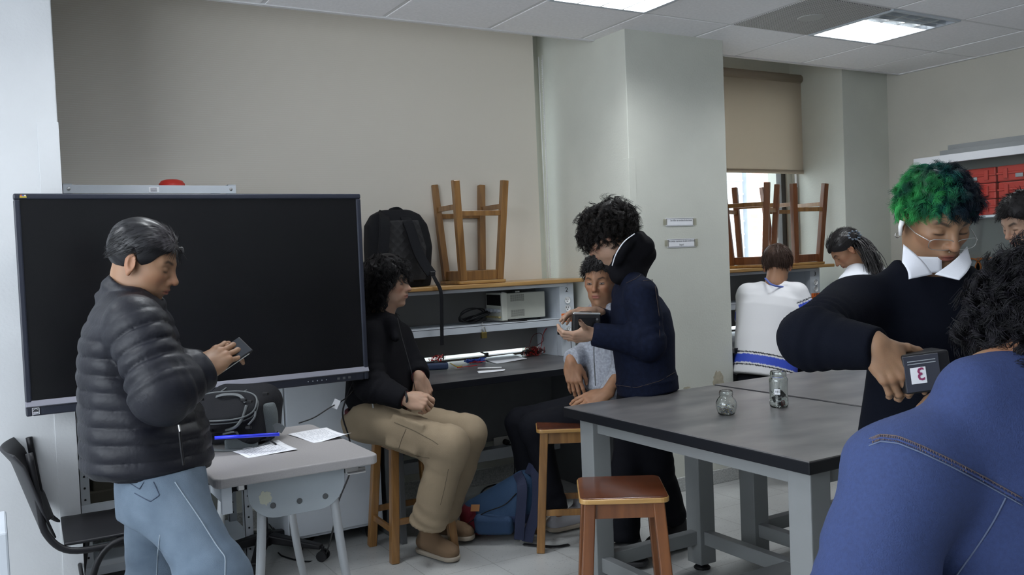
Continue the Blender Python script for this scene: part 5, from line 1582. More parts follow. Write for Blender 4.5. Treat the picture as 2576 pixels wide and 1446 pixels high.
for px, py in ((613, 1006), (628, 1010), (505, 1004), (668, 990), (625, 1075)): MB().box(D(px, py, 3.31), (.024, .012, .012), BF).build('buckle', M['black'], e, bevel=.003)
strap('shoulder_strap', [D(500, 1108, 3.418), D(530, 1095, 3.395), D(580, 1090, 3.418), D(600, 1105, 3.395)], .03, .004, M['nylon'], e)
MB().tube(bez([D(500, 1112, 3.441), D(540, 1098, 3.464), D(590, 1086, 3.314), D(600, 1098, 3.441)], 16), .004, 6).build('strap_edge', M['greytrim'], e, smooth=True)
pc1, pc2 = D(565, 1120, 3.361), D(650, 1115, 3.418)
F_ = frame(pc2 - pc1, nrm(UZ * .5 - HF * .85)); L_ = np.linalg.norm(pc2 - pc1)
v = Vol((-.02, -.04, -.03), (L_ + .02, .04, .03), .004, F_, pc1)
v.d = v.box((L_ / 2, 0, 0), (L_ / 2, .024, .008), .008); v.d = v.d - .0
mesh_obj('strap_pad', [v.mesh()], M['mesh'], e)
strap('strap_binding', [D(515, 1128, 3.361), D(560, 1133, 3.338), D(620, 1131, 3.361), D(668, 1116, 3.430), D(690, 1100, 3.464)], .010, .006, M['greytrim'], e, up=nrm(UZ - HF * .6))
strap('clip_strap', [D(655, 1108, 3.418), D(675, 1103, 3.441), D(690, 1096, 3.464)], .016, .004, M['nylon'], e)
MB().box(D(688, 1113, 3.430), (.030, .010, .006), frame(nrm(HR * .7 - UZ * .5))).build('clip', M['black'], e, bevel=.003)
strap('tail', [D(690, 1078, 3.433), D(700, 1074, 3.433), D(713, 1082, 3.433)], .03, .004, M['greytrim'], e, up=-HF)
o = MB().cyl(tuple(D(540, 1101, 3.27)), tuple(D(703, 1092, 3.33)), .0066, seg=14).build('blue_rod', mat('blue_plastic', (.03, .05, .85), .35), smooth=True)
tag(o, 'bright blue plastic rod lying across the camera bag strap', 'rod')

# black backpack on the workbench
e = empty('backpack', V3(2.03, 4.70, 1.292), 'black backpack standing on the workbench, its strap hanging down over the shelf', 'backpack')
y_ = 4.69
bl, br, tp = Yp(922, 640, y_)[0], Yp(1082, 640, y_)[0], Yp(1000, 527, y_)[2]
cx_ = (bl + br) / 2; hw = (br - bl) / 2
v = Vol((cx_ - hw - .03, 4.52, 1.27), (cx_ + hw + .03, 4.84, tp + .03), .006)
H_ = tp - 1.292
v.d = v.loft((cx_, 4.70, 1.292), (0, 0, 1), (1, 0, 0), [(0, hw * .93, .085, 0), (.04, hw * .98, .10, 0), (H_ * .5, hw, .105, 0), (H_ * .8, hw * .93, .09, 0, -.01), (H_ * .93, hw * .75, .07, .0, -.01), (H_, hw * .42, .05, .0, -.01)], soft=.012, pw=3.2)
v.d = v.d - .002 * v.noise(20, 2)
mesh_obj('bag_body', [v.mesh()], M['nylon'], e)
def quilt():
    m = mat('quilted_mesh', (.010, .010, .012), .7)
    nt = m.node_tree; b = nt.nodes['Principled BSDF']; tc = nd(nt, 'ShaderNodeTexCoord'); ck = nd(nt, 'ShaderNodeTexVoronoi'); ck.inputs['Scale'].default_value = 28; ck.inputs['Randomness'].default_value = 0
    mp = nd(nt, 'ShaderNodeMapping'); mp.inputs['Rotation'].default_value = (0, .78, 0); nt.links.new(tc.outputs['Object'], mp.inputs[0]); nt.links.new(mp.outputs[0], ck.inputs[0])
    bp = nd(nt, 'ShaderNodeBump'); bp.inputs['Strength'].default_value = .8; bp.inputs['Distance'].default_value = .006; nt.links.new(ck.outputs['Distance'], bp.inputs['Height']); nt.links.new(bp.outputs[0], b.inputs['Normal']); return m
MB().prism([(-hw * .62, -.19), (hw * .6, -.19), (hw * .66, .0), (hw * .45, .15), (-hw * .5, .15), (-hw * .66, 0)], .016, R=RX90, c=(cx_, 4.60, 1.52)).build('back_pad', quilt(), e, bevel=.006)
yq = 4.585
def Q(px, py, yy=yq): return Yp(px, py, yy)
strap('shoulder_strap', [Q(965, 535, 4.66), Q(968, 560), Q(965, 620, 4.57), Q(955, 690, 4.58)], .060, .014, M['nylon'], e, up=(0, -1, 0))
strap('shoulder_strap', [Q(1012, 540, 4.66), Q(1028, 565), Q(1050, 630, 4.56), Q(1070, 668, 4.54), Q(1086, 690, 4.52)], .058, .014, M['nylon'], e, up=(0, -1, 0))
strap('webbing', [Q(1088, 690, 4.50), Q(1096, 705, 4.485), Q(1109, 735, 4.475), Q(1111, 790, 4.48), Q(1112, 868, 4.49)], .022, .003, M['nylon'], e, up=(0, -1, 0), n=30)
MB().box(Q(1088, 688, 4.50), (.034, .012, .026)).build('buckle', M['black'], e, bevel=.004)
MB().tube(bez([Q(978, 532, 4.72), Q(985, 526, 4.69), Q(1002, 524, 4.69), Q(1015, 532, 4.72)], 12), .008, 8).build('handle', M['nylon'], e, smooth=True)

# instruments on the shelf
e = empty('power_supply', (2.78, 4.70, 1.05), 'beige-grey bench power supply on the upper shelf of the workbench', 'instrument')
ix0, ix1 = Yp(1275, 780, 4.60)[0], Yp(1372, 780, 4.60)[0]
M['inst'] = mat('instrument_grey', (.42, .43, .38), .5, var=.04)
MB().bb(ix0, ix1, 4.60, 4.79, 1.064, 1.222).build('case', M['inst'], e, bevel=.005)
MB().bb(ix0 - .035, ix0 + .004, 4.597, 4.793, 1.058, 1.227).build('bezel', mat('cream_bezel', (.55, .56, .50), .5), e, bevel=.004)
vb = MB()
for g0 in (1.178, 1.082):
    for a in range(14):
        for b in range(7): vb.box((ix0 + .03 + .007 * a, 4.5993, g0 + .006 * b - (.004 if g0 > 1.1 else 0)), (.003, .0015, .003))
vb.build('vent_hole', M['black'], e)
MB().bb(ix0 - .037, ix0 - .033, 4.61, 4.78, 1.150, 1.215).build('display_window', M['scr'], e)
for k in range(4):
    MB().cyl((ix0 - .055, 4.625 + .045 * k, 1.120), (ix0 - .034, 4.625 + .045 * k, 1.120), .011).build('knob', M['gmetal'], e)
for k in range(5):
    MB().cyl((ix0 - .052, 4.618 + .038 * k, 1.080), (ix0 - .034, 4.618 + .038 * k, 1.080), .006).build('terminal', mat('gold_terminal', (.5, .42, .2), .4, metal=.6), e)
MB().bb(ix0 + .10, ix0 + .13, 4.66, 4.70, 1.222, 1.231).bb(ix0 - .02, ix0 + .0, 4.62, 4.74, 1.222, 1.230).build('handle', M['steel'], e)
for x in (ix0 + .03, ix1 - .03): MB().cyl((x, 4.63, 1.0505), (x, 4.63, 1.066), .008).cyl((x, 4.76, 1.0505), (x, 4.76, 1.066), .008).build('foot', M['black'], e)
cb_ = MB(); c0 = Yp(1195, 790, 4.66)
for k in range(7):
    a0 = .9 * k; w = .10 - .006 * k
    cb_.tube([(c0[0] - .02 + .008 * k + w * math.cos(t) * (1 if k else .9), 4.66 + .02 * math.sin(k) + .02 * math.cos(t + k), 1.060 + .004 * k + (.085 - .008 * k if k < 2 else .035) * (1 + math.sin(t + .35 * k)) * .5) for t in np.linspace(0, 2 * math.pi, 26)], .0042, 8)
cb_.tube(bez([(c0[0] + .05, 4.62, 1.07), (c0[0] + .14, 4.60, 1.057), (c0[0] + .25, 4.575, 1.055), (c0[0] + .31, 4.575, 1.055)], 14), .004, 8)
tag(cb_.build('cable_coil', M['black'], smooth=True), 'coiled black power cable on the upper shelf beside the power supply', 'cable')
# padlock
e = empty('padlock', Yp(1217, 850, 4.545), 'brass padlock hanging from the shelf edge', 'padlock')
pl_ = Yp(1217, 843, 4.54); MB().box(pl_, (.036, .018, .036)).build('lock_body', mat('brass', (.28, .21, .07), .35, metal=.9, var=.2), e, bevel=.003)
MB().tube([pl_ + V3(-.010, 0, .016), pl_ + V3(-.010, 0, .038)] + [pl_ + V3(-.010 * math.cos(t), 0, .038 + .010 * math.sin(t)) for t in np.linspace(.2, 2.94, 8)] + [pl_ + V3(.010, 0, .038), pl_ + V3(.010, 0, .016)], .0030, 8).build('shackle', M['steel'], e, smooth=True)
tag(MB().tube([Yp(1213, 815, 4.548) + V3(0.004 * math.cos(t), -.003, .008 * math.sin(t)) for t in np.linspace(0, 6.28, 12)[:-1]], .0018, 6, closed=True).build('hasp_ring', M['steel'], smooth=True), 'small steel ring on the shelf edge above the padlock', 'ring')
# multimeter
zd = .817
Zd = lambda px, py: Zp(px, py, zd)
mm = Zd(1098, 930); e = empty('multimeter', mm, 'dark blue multimeter lying on the workbench with red leads on it', 'multimeter')
mF = frame(nrm(HR * .97 + HF * .1)); mb = MB().box(mm + V3(0, 0, .022), (.135, .075, .040), mF).build('holster', mat('blue_rubber', (.025, .045, .10), .6), e, bevel=.012, seg=3)
MB().box(mm + V3(0, 0, .0425), (.115, .055, .004), mF).build('face', M['black'], e, bevel=.002)
MB().cyl(tuple(mm + V3(0, 0, .044)), tuple(mm + V3(0, 0, .052)), .016).build('dial', M['dmetal'], e)
def leads(nm, c, n, rx, ry, rz, m, lab, seed, cat='leads', r=.0016, grp=None, base=None):
    g = random.Random(seed); mb = MB(); z0 = zd if base is None else base
    for k in range(n):
        a = [g.uniform(.5, 1) for _ in range(6)]; p = g.random() * 6
        q = [(c[0] + rx * (math.cos(t + p) * a[0] + .3 * math.cos(2 * t + a[1] * 5)), c[1] + ry * (math.sin(t + p) * a[2] + .3 * math.sin(2 * t)), z0 + r + rz * a[3] * (.5 + .5 * math.sin(t * (1 if g.random() < .6 else 2) + a[4] * 6))) for t in np.linspace(0, 6.28, 30)]
        mb.tube(q, r, 6)
    o = mb.build(nm, m, smooth=True); return tag(o, lab, cat, grp)
M['red'] = mat('red_rubber', (.45, .015, .012), .4); M['blue'] = mat('blue_rubber_wire', (.02, .07, .42), .4); M['yel'] = mat('yellow_rubber', (.5, .36, .03), .4)
leads('test_leads', mm + V3(.01, 0, 0), 3, .045, .03, .035, M['red'], 'red test leads draped over the multimeter', 3, r=.0018, base=.865)
leads('test_leads', mm + V3(.03, 0, 0), 2, .03, .02, .04, M['black'], 'thin black lead looped over the multimeter', 5, r=.0014, base=.865)
bl_ = Zd(1195, 912)
leads('wire_bundle', bl_, 7, .065, .030, .026, M['blue'], 'bundle of blue wires on the workbench', 7, r=.0028)
leads('wire_bundle', bl_ + V3(.0, -.02, 0), 2, .07, .03, .012, M['red'], 'red wire under the blue bundle on the workbench', 9, r=.002)
tag(MB().tube(bez([Zd(1132, 918) + V3(0, 0, .012), Zd(1150, 924) + V3(0, 0, .004), Zd(1162, 922) + V3(0, 0, .004)], 10), .003, 6).build('alligator_clip', M['yel'], smooth=True), 'yellow clip lead beside the multimeter', 'clip')
tag(MB().cyl(tuple(Zd(1150, 926) + V3(0, 0, .003)), tuple(Zd(1200, 920) + V3(0, 0, .003)), .002).cyl(tuple(Zd(1200, 920) + V3(0, 0, .003)), tuple(Zd(1213, 919) + V3(0, 0, .003)), .0008).build('test_probe', M['red']), 'red test probe lying in front of the blue wires', 'probe')
rb = Zd(1352, 893) + V3(0, 0, 0)
leads('test_leads', rb + V3(-.03, 0, 0), 5, .075, .04, .05, M['black'], 'tangle of black test leads near the workbench post', 13, r=.0018)
leads('test_leads', rb + V3(-.02, .01, 0), 6, .065, .04, .06, M['red'], 'tangle of red test leads near the workbench post', 15, r=.0020)
ar = MB(); ar.tube(bez([rb + V3(-.07, 0, .02), rb + V3(-.03, 0, .12), rb + V3(.03, 0, .135), rb + V3(.05, 0, .09), rb + V3(.0, 0, .06)], 24), .002, 6)
tag(ar.build('test_leads', mat('dark_red_rubber', (.10, .008, .008), .4), smooth=True), 'dark lead arching above the tangled test leads', 'leads')
ar = MB(); ar.tube(bez([rb + V3(.03, 0, .05), rb + V3(.05, 0, .13), rb + V3(.085, 0, .165), rb + V3(.11, 0, .13), rb + V3(.12, 0, .05), rb + V3(.09, 0, .01)], 24), .0024, 6)
tag(ar.build('test_leads', M['red'], smooth=True), 'bright red lead looped highest, next to the workbench post', 'leads')
q4 = (Zd(1205, 902), Zd(1250, 914), Zd(1326, 904), Zd(1290, 890))
sheet('paper_sheet', 'white sheet lying under the tangled leads on the workbench', q4, zd - .001, 0, .006)
q4 = (Zd(1200, 934), Zd(1204, 938), Zd(1265, 934), Zd(1271, 929))
sheet('paper_slip', 'small paper slip lying at the front of the workbench', q4, zd - .001, 0, .001)
tag(MB().cyl(tuple(Zd(1202, 928) + V3(0, 0, .004)), tuple(Zd(1262, 926) + V3(0, 0, .004)), .004).build('pen', M['white'], smooth=True), 'white pen lying behind the paper slip on the workbench', 'pen')
k0 = Zd(1224, 896); tag(MB().bar(tuple(k0 + V3(0, 0, .012)), tuple(Yp(1202, 882, k0[1])), .012, .008).box(k0 + V3(.0, 0, .012), (.022, .02, .024)).build('clamp', M['black'], bevel=.002), 'small black clamp standing before the light gap on the workbench', 'clamp')
p0 = Zd(1412, 892); tag(MB().box(p0 + V3(0, -.02, .013), (.035, .03, .024)).build('adapter_plug', mat('dark_plug', (.06, .065, .07), .3), bevel=.004), 'dark plug adapter lying at the foot of the workbench post', 'adapter')
pp = Yp(1417, 836, 4.53); o = MB().box(pp, (.062, .045, .026)).build('power_adapter', M['black'], bevel=.004); tag(o, 'black power adapter plugged into the lowest outlet of the workbench post', 'adapter')
MB().tube(bez([pp + V3(.03, 0, 0), pp + V3(.05, 0, -.02), pp + V3(.055, 0, -.08), pp + V3(.04, -.02, -.13)], 16), .0022, 6).build('cord', M['black'], o, smooth=True)

# wall notes
def note(px, py, w, h, rows, lab, tilt):
    c = Yp(px, py, 4.026); R = rotm(math.pi / 2) @ rotm(0, 0, tilt); R = rotm(0, -tilt, 0) @ RX90
    o = MB().prism([(-w / 2, -h / 2), (w / 2, -h / 2), (w / 2, h / 2), (-w / 2, h / 2)], .0008, R=R, c=(c[0], 4.0275, c[2])).build('wall_note', M['paper'])
    tag(o, lab, 'note', 'paper notes taped to the column')
    b = MB(); t = .0016
    for a in ((-w / 2 + .004, -h / 2 + .003, w / 2 - .004, -h / 2 + .003 + t), (-w / 2 + .004, h / 2 - .003 - t, w / 2 - .004, h / 2 - .003), (-w / 2 + .004, -h / 2 + .003, -w / 2 + .004 + t, h / 2 - .003), (w / 2 - .004 - t, -h / 2 + .003, w / 2 - .004, h / 2 - .003)):
        b.prism([(a[0], a[1]), (a[2], a[1]), (a[2], a[3]), (a[0], a[3])], .0004, R=R, c=(c[0], 4.0269, c[2]))
    b.build('border', M['ink'], o)
    for s, dx, dz in rows:
        text_mesh(s, .0165, np.array([c[0], 4.0268, c[2]]) + R @ V3(dx, dz, 0), R, mat('grey_ink', (.12, .13, .14), .8), 'lettering', o, depth=.0002, xs=.76)
    tp = glass_thin('clear_tape', (.93, .92, .88))
    MB().prism([(-w / 2 - .022, -h * .35), (-w / 2 + .01, -h * .35), (-w / 2 + .01, h * .4), (-w / 2 - .022, h * .4)], .0002, R=R, c=(c[0], 4.0266, c[2])).build('tape', tp, o)
    MB().prism([(w / 2 - .01, -h * .45), (w / 2 + .02, -h * .45), (w / 2 + .02, h * .42), (w / 2 - .01, h * .42)], .0002, R=R, c=(c[0], 4.0266, c[2])).build('tape', tp, o)
note(1711, 558, .218, .047, [('Las sillas van encima de las mesas', .01, .010)], 'upper of the two paper notes taped to the column', .0)
note(1715, 611, .218, .050, [('¡No olvidar mantener el salón totalmente', .0, .012), ('limpio!', .0, -.010)], 'lower of the two paper notes taped to the column', .0)

# outlet and cables under the workbench
wo = Yp(1262, 1112, 4.795); e = empty('wall_outlet', wo, 'pale wall outlet with a black plug, under the workbench', 'outlet')
MB().box(wo, (.115, .008, .072)).build('plate', mat('dim_plate', (.5, .49, .45), .5), e, bevel=.003)
pg = MB().cyl(tuple(wo + V3(.022, -.004, 0)), tuple(wo + V3(.022, -.035, 0)), .018).build('plug', M['black'])
tag(pg, 'round black plug in the outlet under the workbench', 'plug')
MB().tube(bez([wo + V3(.022, -.035, 0), wo + V3(.05, -.05, -.04), wo + V3(.065, -.04, -.16), wo + V3(.06, -.03, -.22)], 18), .0045, 8).build('cord', M['black'], pg, smooth=True)
Z0 = lambda px, py: Zp(px, py, .006)
cb_ = MB().tube(bez([Z0(1150, 1285), Z0(1190, 1280), Z0(1215, 1270), Z0(1205, 1252), Z0(1225, 1225), Z0(1275, 1215), Z0(1310, 1218)], 40), .005, 8)
tag(cb_.build('floor_cable', M['black'], smooth=True), 'black cable winding over the floor beside the blue backpack', 'cable')
cb_ = MB().tube(bez([Yp(905, 965, 3.98), Yp(872, 1000, 3.9), Yp(830, 1025, 3.85), Yp(790, 1050, 3.80), Yp(752, 1064, 3.76)], 24), .0028, 6)
o = tag(cb_.build('display_cable', M['black'], smooth=True), 'thin black cable with a white tag, slung from the display to the small table', 'cable')
MB().box(Yp(845, 1016, 3.862), (.030, .002, .042), rotm(0, .5, 0)).build('cable_tag', M['paper'], o)
cb_ = MB().tube(bez([Yp(890, 960, 3.98), Yp(872, 1000, 3.97), Yp(862, 1045, 3.96), Yp(880, 1110, 3.95), Yp(882, 1180, 3.9), Yp(852, 1260, 3.8), Yp(838, 1330, 3.7), Z0(815, 1400), Z0(770, 1412), Z0(715, 1400), Z0(700, 1390)], 60), .004, 8)
tag(cb_.build('hanging_cable', M['black'], smooth=True), 'black cable hanging from the display down to the floor by the small table', 'cable')
cb_ = MB().tube(bez([Z0(665, 1300), Z0(700, 1345), Z0(750, 1352), Z0(800, 1335), Z0(840, 1290)], 30), .003, 6)
tag(cb_.build('floor_cable', M['black'], smooth=True), 'thin black cable sagging behind the small table legs', 'cable')

# blue and red backpack on the floor
b0 = Z0(1262, 1362); b0[2] = 0
e = empty('backpack', b0, 'blue backpack with a red bottom lying on the floor between two stools', 'backpack')
ax_ = nrm(nrm(Z0(1340, 1330) - Z0(1180, 1330)) * V3(1, 1, 0)); sd = np.cross(UZ, ax_)
BF = np.stack([ax_, sd, UZ], 1); bo = Z0(1262, 1345); bo[2] = 0
v = Vol((-.24, -.18, -.01), (.28, .2, .42), .006, BF, bo)
v.d = v.cap((-.12, 0, .10), (.09, 0, .18), .098, .12); v.add(v.cap((.09, 0, .2), (.13, .0, .28), .10, .06), .05)
v.add(v.cap((-.05, -.07, .08), (.08, -.06, .15), .06, .07), .03)
v.d = v.d - .006 * v.noise(14, 3) - .005 * ridge(v, 16, 4)
v.d = smax(v.d, .002 - v.Z, .01)
Vt, Ft = v.mesh(); L = (Vt - bo) @ BF
C = np.tile(np.array((.022, .058, .125)), (len(Vt), 1))
red = (L[:, 0] < -.13 + .10 * np.clip(L[:, 2] - .05, -1, .03) * 5) & (L[:, 2] < .17) | ((L[:, 2] < .035) & (L[:, 0] < .0))
C[red] = (.15, .008, .018); C[(L[:, 0] > .05) & (L[:, 2] < .14)] = (.018, .03, .085)
mesh_obj('bag_body', [(Vt, Ft)], mat('backpack_cloth', (.02, .05, .12), .8, attr=True, bump=.3, bscale=200), e, cols=C)
pk = Vol((-.16, -.21, .02), (.12, -.06, .16), .006, BF, bo); pk.d = pk.box((-.02, -.105, .095), (.105, .035, .06), .034, rotm(.35, 0, 0)); pk.d = pk.d - .006 * pk.noise(18, 2)
mesh_obj('front_pocket', [pk.mesh()], mat('backpack_pocket', (.022, .055, .12), .8, bump=.3, bscale=200), e)
W2 = lambda x, y, z: bo + BF @ V3(x, y, z)
o = MB().box(W2(-.115, -.098, .175), (.045, .003, .038), BF @ rotm(-.75, 0, 0)).build('leather_patch', mat('leather', (.30, .13, .04), .6), e, bevel=.001)
seam(e, [W2(-.15, -.10, .10), W2(-.06, -.125, .16), W2(.04, -.13, .20), W2(.10, -.10, .25)], .003, M['black'], 'zip')
M['strapb'] = mat('navy_strap', (.012, .018, .05), .8, bump=.3, bscale=250)
strap('shoulder_strap', [W2(.15, -.02, .36), W2(.20, -.06, .33), W2(.20, -.10, .18), W2(.16, -.13, .06), W2(.15, -.14, .015)], .055, .012, M['strapb'], e, up=-HF)
strap('shoulder_strap', [W2(.10, -.02, .33), W2(.13, -.10, .28), W2(.12, -.14, .14), W2(.11, -.15, .03)], .05, .012, M['strapb'], e, up=-HF)
strap('webbing', [W2(.13, -.15, .008), W2(.22, -.17, .006), W2(.30, -.18, .006), W2(.36, -.15, .006)], .028, .003, M['black'], e)
strap('webbing', [W2(-.20, .02, .10), W2(-.24, .02, .12), W2(-.26, .0, .10)], .02, .003, M['strapb'], e)

# glass jars on the table
M['jar'] = mat('jar_glass', (.93, .97, .95), .02, trans=1.0, spec=.5)
jt = .80
def jar(c, prof, lab, nm='glass_jar'):
    prof = [(r * 1.2, z * 1.2) for r, z in prof]
    e = empty(nm, (c[0], c[1], jt), lab, 'jar', 'glass jars on the table')
    inner = [(max(r - .0028, 0), z) for r, z in prof[::-1]]; inner = [(r, max(z, .004)) for r, z in inner]
    MB().lathe([(0, 0)] + prof + inner[:-1] + [(0, .004)], (c[0], c[1], jt + .0005), 40).build('glass', M['jar'], e, smooth=True)
    return e
j1c = Zp(1828, 1043, jt); j2c = Zp(1960, 1024, jt)
s1 = .0300
jar(j1c, [(.020, 0), (.026, .003), (.030, .014), (.0335, .028), (.033, .040), (.028, .051), (.0215, .058), (.0205, .063), (.0225, .065), (.0215, .068), (.0225, .071), (.021, .075), (.0205, .078)], 'round-bellied glass jar holding small wire bits')
je = jar(j2c, [(.024, 0), (.0285, .003), (.031, .012), (.0305, .020), (.0295, .04), (.0305, .085), (.031, .094), (.0265, .101), (.0255, .104), (.0275, .106), (.026, .110), (.0275, .113), (.0255, .118), (.025, .121)], 'tall glass jar holding binder clips')
g_ = random.Random(12); wb_ = MB()
for k in range(230):
    a = g_.random() * 6.28; z = .006 + .030 * g_.random() ** 1.3; rr_ = (.022 + .25 * z) * math.sqrt(g_.random()); c = np.array([j1c[0] + rr_ * math.cos(a), j1c[1] + rr_ * math.sin(a), jt + z])
    d_ = nrm([g_.gauss(0, 1), g_.gauss(0, 1), g_.gauss(0, .4)]) * .0045; wb_.cur = g_.choice([0, 0, 1, 1, 2, 3]); wb_.tube([c - d_, c + V3(0, 0, .001), c + d_], .0006, 4)
tag(wb_.build('wire_bits', [M['steel'], M['dmetal'], M['blue'], M['yel']]), 'heap of small pins and wire bits in the round jar', 'wire bits', kind='stuff')
def clip(c, R, m, s, lab):
    o = MB().prism([(-.010 * s, 0), (.010 * s, 0), (.003 * s, .013 * s), (-.003 * s, .013 * s)], .026 * s, R=R, c=c).build('binder_clip', m, bevel=.0008); tag(o, lab, 'clip', 'binder clips in the tall jar')
    w = MB(); R = np.asarray(R)
    for t in (-1, 1): w.tube([np.array(c) + R @ (np.array(q) * s) for q in ((t * .002, .013, -.007), (t * .006, .022, -.006), (t * .007, .027, -.002), (t * .007, .027, .002), (t * .006, .022, .006), (t * .002, .013, .007))], .0007, 5)
    w.build('wire_handle', M['steel'], o)
cl_ = [((-.008, -.006, .055), 1, 0), ((.010, -.008, .048), 1, 0), ((-.012, .004, .030), .9, 0), ((.004, .008, .036), .9, 0), ((-.010, -.010, .016), .8, 0), ((.012, .004, .030), .8, 0), ((.006, -.013, .013), .75, 1), ((.015, -.006, .014), .7, 1)]
for k, (o_, s, rd_) in enumerate(cl_):
    clip(np.array([j2c[0], j2c[1], jt]) + np.array(o_) * 1.15, rotm(g_.uniform(-.9, .9), g_.uniform(-.8, .8), g_.uniform(0, 3)), M['red'] if rd_ else M['black'], s * 1.0, 'red binder clip at the bottom of the tall jar' if rd_ else 'black binder clip in the tall jar')
lr_ = .0370; lb_ = MB(); a0 = math.atan2(-math.cos(YAW), -math.sin(YAW)) - .75
lb_.grid(lambda u, v: (j2c[0] + lr_ * math.cos(a0 + .62 * u), j2c[1] + lr_ * math.sin(a0 + .62 * u), jt + .056 + .022 * v), 8, 2)
o = lb_.build('jar_label', M['paper'], je)
for k, ch in enumerate('RES'):
    a = a0 + .20 + .16 * k; n_ = V3(math.cos(a), math.sin(a), 0); R_ = np.stack([np.cross(UZ, n_), UZ, n_], 1)
    text_mesh(ch, .0115, (j2c[0] + .0374 * n_[0], j2c[1] + .0374 * n_[1], jt + .0675), R_, M['ink'], 'lettering', o, depth=.0001)

# glass cabinet with red cases
gx, gy1, gy0 = 5.72, Xp(2300, 400, 5.72)[1], 2.2
gz = Xp(2300, 400, 5.72)[2]; gs = Xp(2490, 540, 5.74)[2]
e = empty('display_cabinet', (5.9, 3.1, 0), 'white-framed glass cabinet with red cases on its top shelf', 'cabinet')
gm = M['lmetal']; inn = mat('cabinet_inside', (.30, .30, .29), .6)
MB().bb(gx, 6.06, gy0, gy1, gz - .02, gz).bb(gx, 6.06, gy0, gy0 + .02, 0, gz).bb(gx, 6.06, gy1 - .02, gy1, 0, gz).bb(gx, 6.06, gy0, gy1, 0, .08).build('carcass', gm, e, bevel=.003)
MB().bb(6.05, 6.065, gy0, gy1, .05, gz - .01).build('back_panel', inn, e)
fr = MB(); fr.bb(gx - .012, gx + .012, gy0, gy1, gz - .055, gz).bb(gx - .012, gx + .012, gy1 - .045, gy1, .08, gz - .05).bb(gx - .012, gx + .012, gy0, gy1, .08, .14)
fr.build('front_frame', mat('white_frame', (.62, .63, .66), .4), e, bevel=.003)
for z in (gs, gs - .42, gs - .84): MB().bb(gx + .03, 6.05, gy0 + .02, gy1 - .02, z - .018, z).build('shelf', gm, e, bevel=.002)
for a, b, x in ((gy0, (gy0 + gy1) / 2 + .03, gx + .003), ((gy0 + gy1) / 2 - .03, gy1 - .04, gx + .016)): MB().bb(x, x + .004, a, b, .14, gz - .055).build('glass_door', M['glass'], e)
MB().bb(gx + .026, gx + .030, Xp(2490, 545, gx)[1] - .02, Xp(2478, 545, gx)[1] + .01, gs - .014, gs - .004).build('shelf_label', M['paper'], e)
M['case'] = mat('red_case_plastic', (.52, .035, .025), .45)
def casep():
    e2 = empty('red_case', (0, 0, 0), 'x', 'case', 'red plastic cases in the glass cabinet', local=True)
    MB().bb(.0, .26, -.15, .15, 0, .05).build('lower_shell', M['case'], e2, bevel=.008)
    MB().bb(.0, .26, -.15, .15, .055, .103).build('lid', M['case'], e2, bevel=.008)
    MB().bb(-.006, .262, -.153, .153, .047, .058).build('rim', M['case'], e2, bevel=.002)
    for y in (-.09, .09): MB().bb(-.014, .0, y - .014, y + .014, .02, .085).build('latch', M['case'], e2, bevel=.003)
    return e2
cs1 = casep(); yy1, yy2 = Xp(2462, 500, gx + .06)[1], Xp(2540, 500, gx + .06)[1]
cs1.location = (gx + .07, yy1 - .0, gs)
cs1['label'] = 'red plastic case in the glass cabinet, bottom of the stack behind the green hair'
yy1b = yy1 + .04; yy2b = yy1b - .315
wds = ('bottom', 'middle', 'top')
for ci, yc in enumerate((yy1b, yy2b, yy2b - .315)):
    for k in range(3):
        lab = 'red plastic case in the glass cabinet, %s of the %s stack' % (wds[k], ('part-hidden end', 'middle', 'outermost')[ci])
        if ci == 0 and k == 0: o = cs1; cs1.location = (gx + .07, yc, gs + .001)
        else: o = copy_tree(cs1); o.location = (gx + .07 + .004 * ((k * 7 + ci) % 3), yc, gs + .001 + .107 * k)
        o['label'] = lab
        lb_ = MB().bb(gx + .066, gx + .0675, yc - .05 - .0, yc - .0, gs + .01 + .107 * k, gs + .035 + .107 * k)
        l_ = lb_.build('case_label', M['paper'], None); l_.location = Vector((-.008, 0, .02)); l_.parent = o; l_['_w'] = [0, 0, 0]
for k, px in enumerate((2421, 2450, 2481)):
    c = Xp(px + 6, 612, gx + .16); c[2] = gs - .42 + .066
    e2 = empty('wire_coil', (c[0], c[1], gs - .42), ('dark coil with a copper band, closest to the green-haired person', 'middle coil with a wide copper band in the cabinet', 'third copper-banded coil in the cabinet')[k], 'coil', 'copper coils in the glass cabinet')
    MB().tube([(c[0] - .05 + .1 * t, c[1], c[2]) for t in (0, .3, .5, .7, 1)], [.064, .062, .06, .062, .064], 28).build('spool', mat('coil_grey', (.10, .11, .12), .5), e2, smooth=True)
    for dx in (-.052, .03): MB().lathe([(.058, -.006), (.067, -.006), (.067, .006), (.058, .006), (.058, -.006)], (c[0] + dx, c[1], c[2]), 32, R=rotm(0, math.pi / 2)).build('copper_band', mat('copper', (.65, .22, .06), .3, metal=.9), e2, smooth=False)
a_, b_ = Xp(2368, 384, gx + .05), Xp(2576, 350, gx + .05)
tag(MB().bb(gx + .03, 6.02, gy0, a_[1], gz, gz + .035).build('flat_panel', M['tleg'], bevel=.002), 'lower dark grey flat panel lying on the glass cabinet', 'panel', 'flat panels on the cabinet')
tag(MB().bb(gx + .06, 6.02, gy0, Xp(2384, 370, gx + .06)[1], gz + .035, gz + .07).build('flat_panel', M['tleg'], bevel=.002), 'upper dark grey flat panel lying on the glass cabinet', 'panel', 'flat panels on the cabinet')

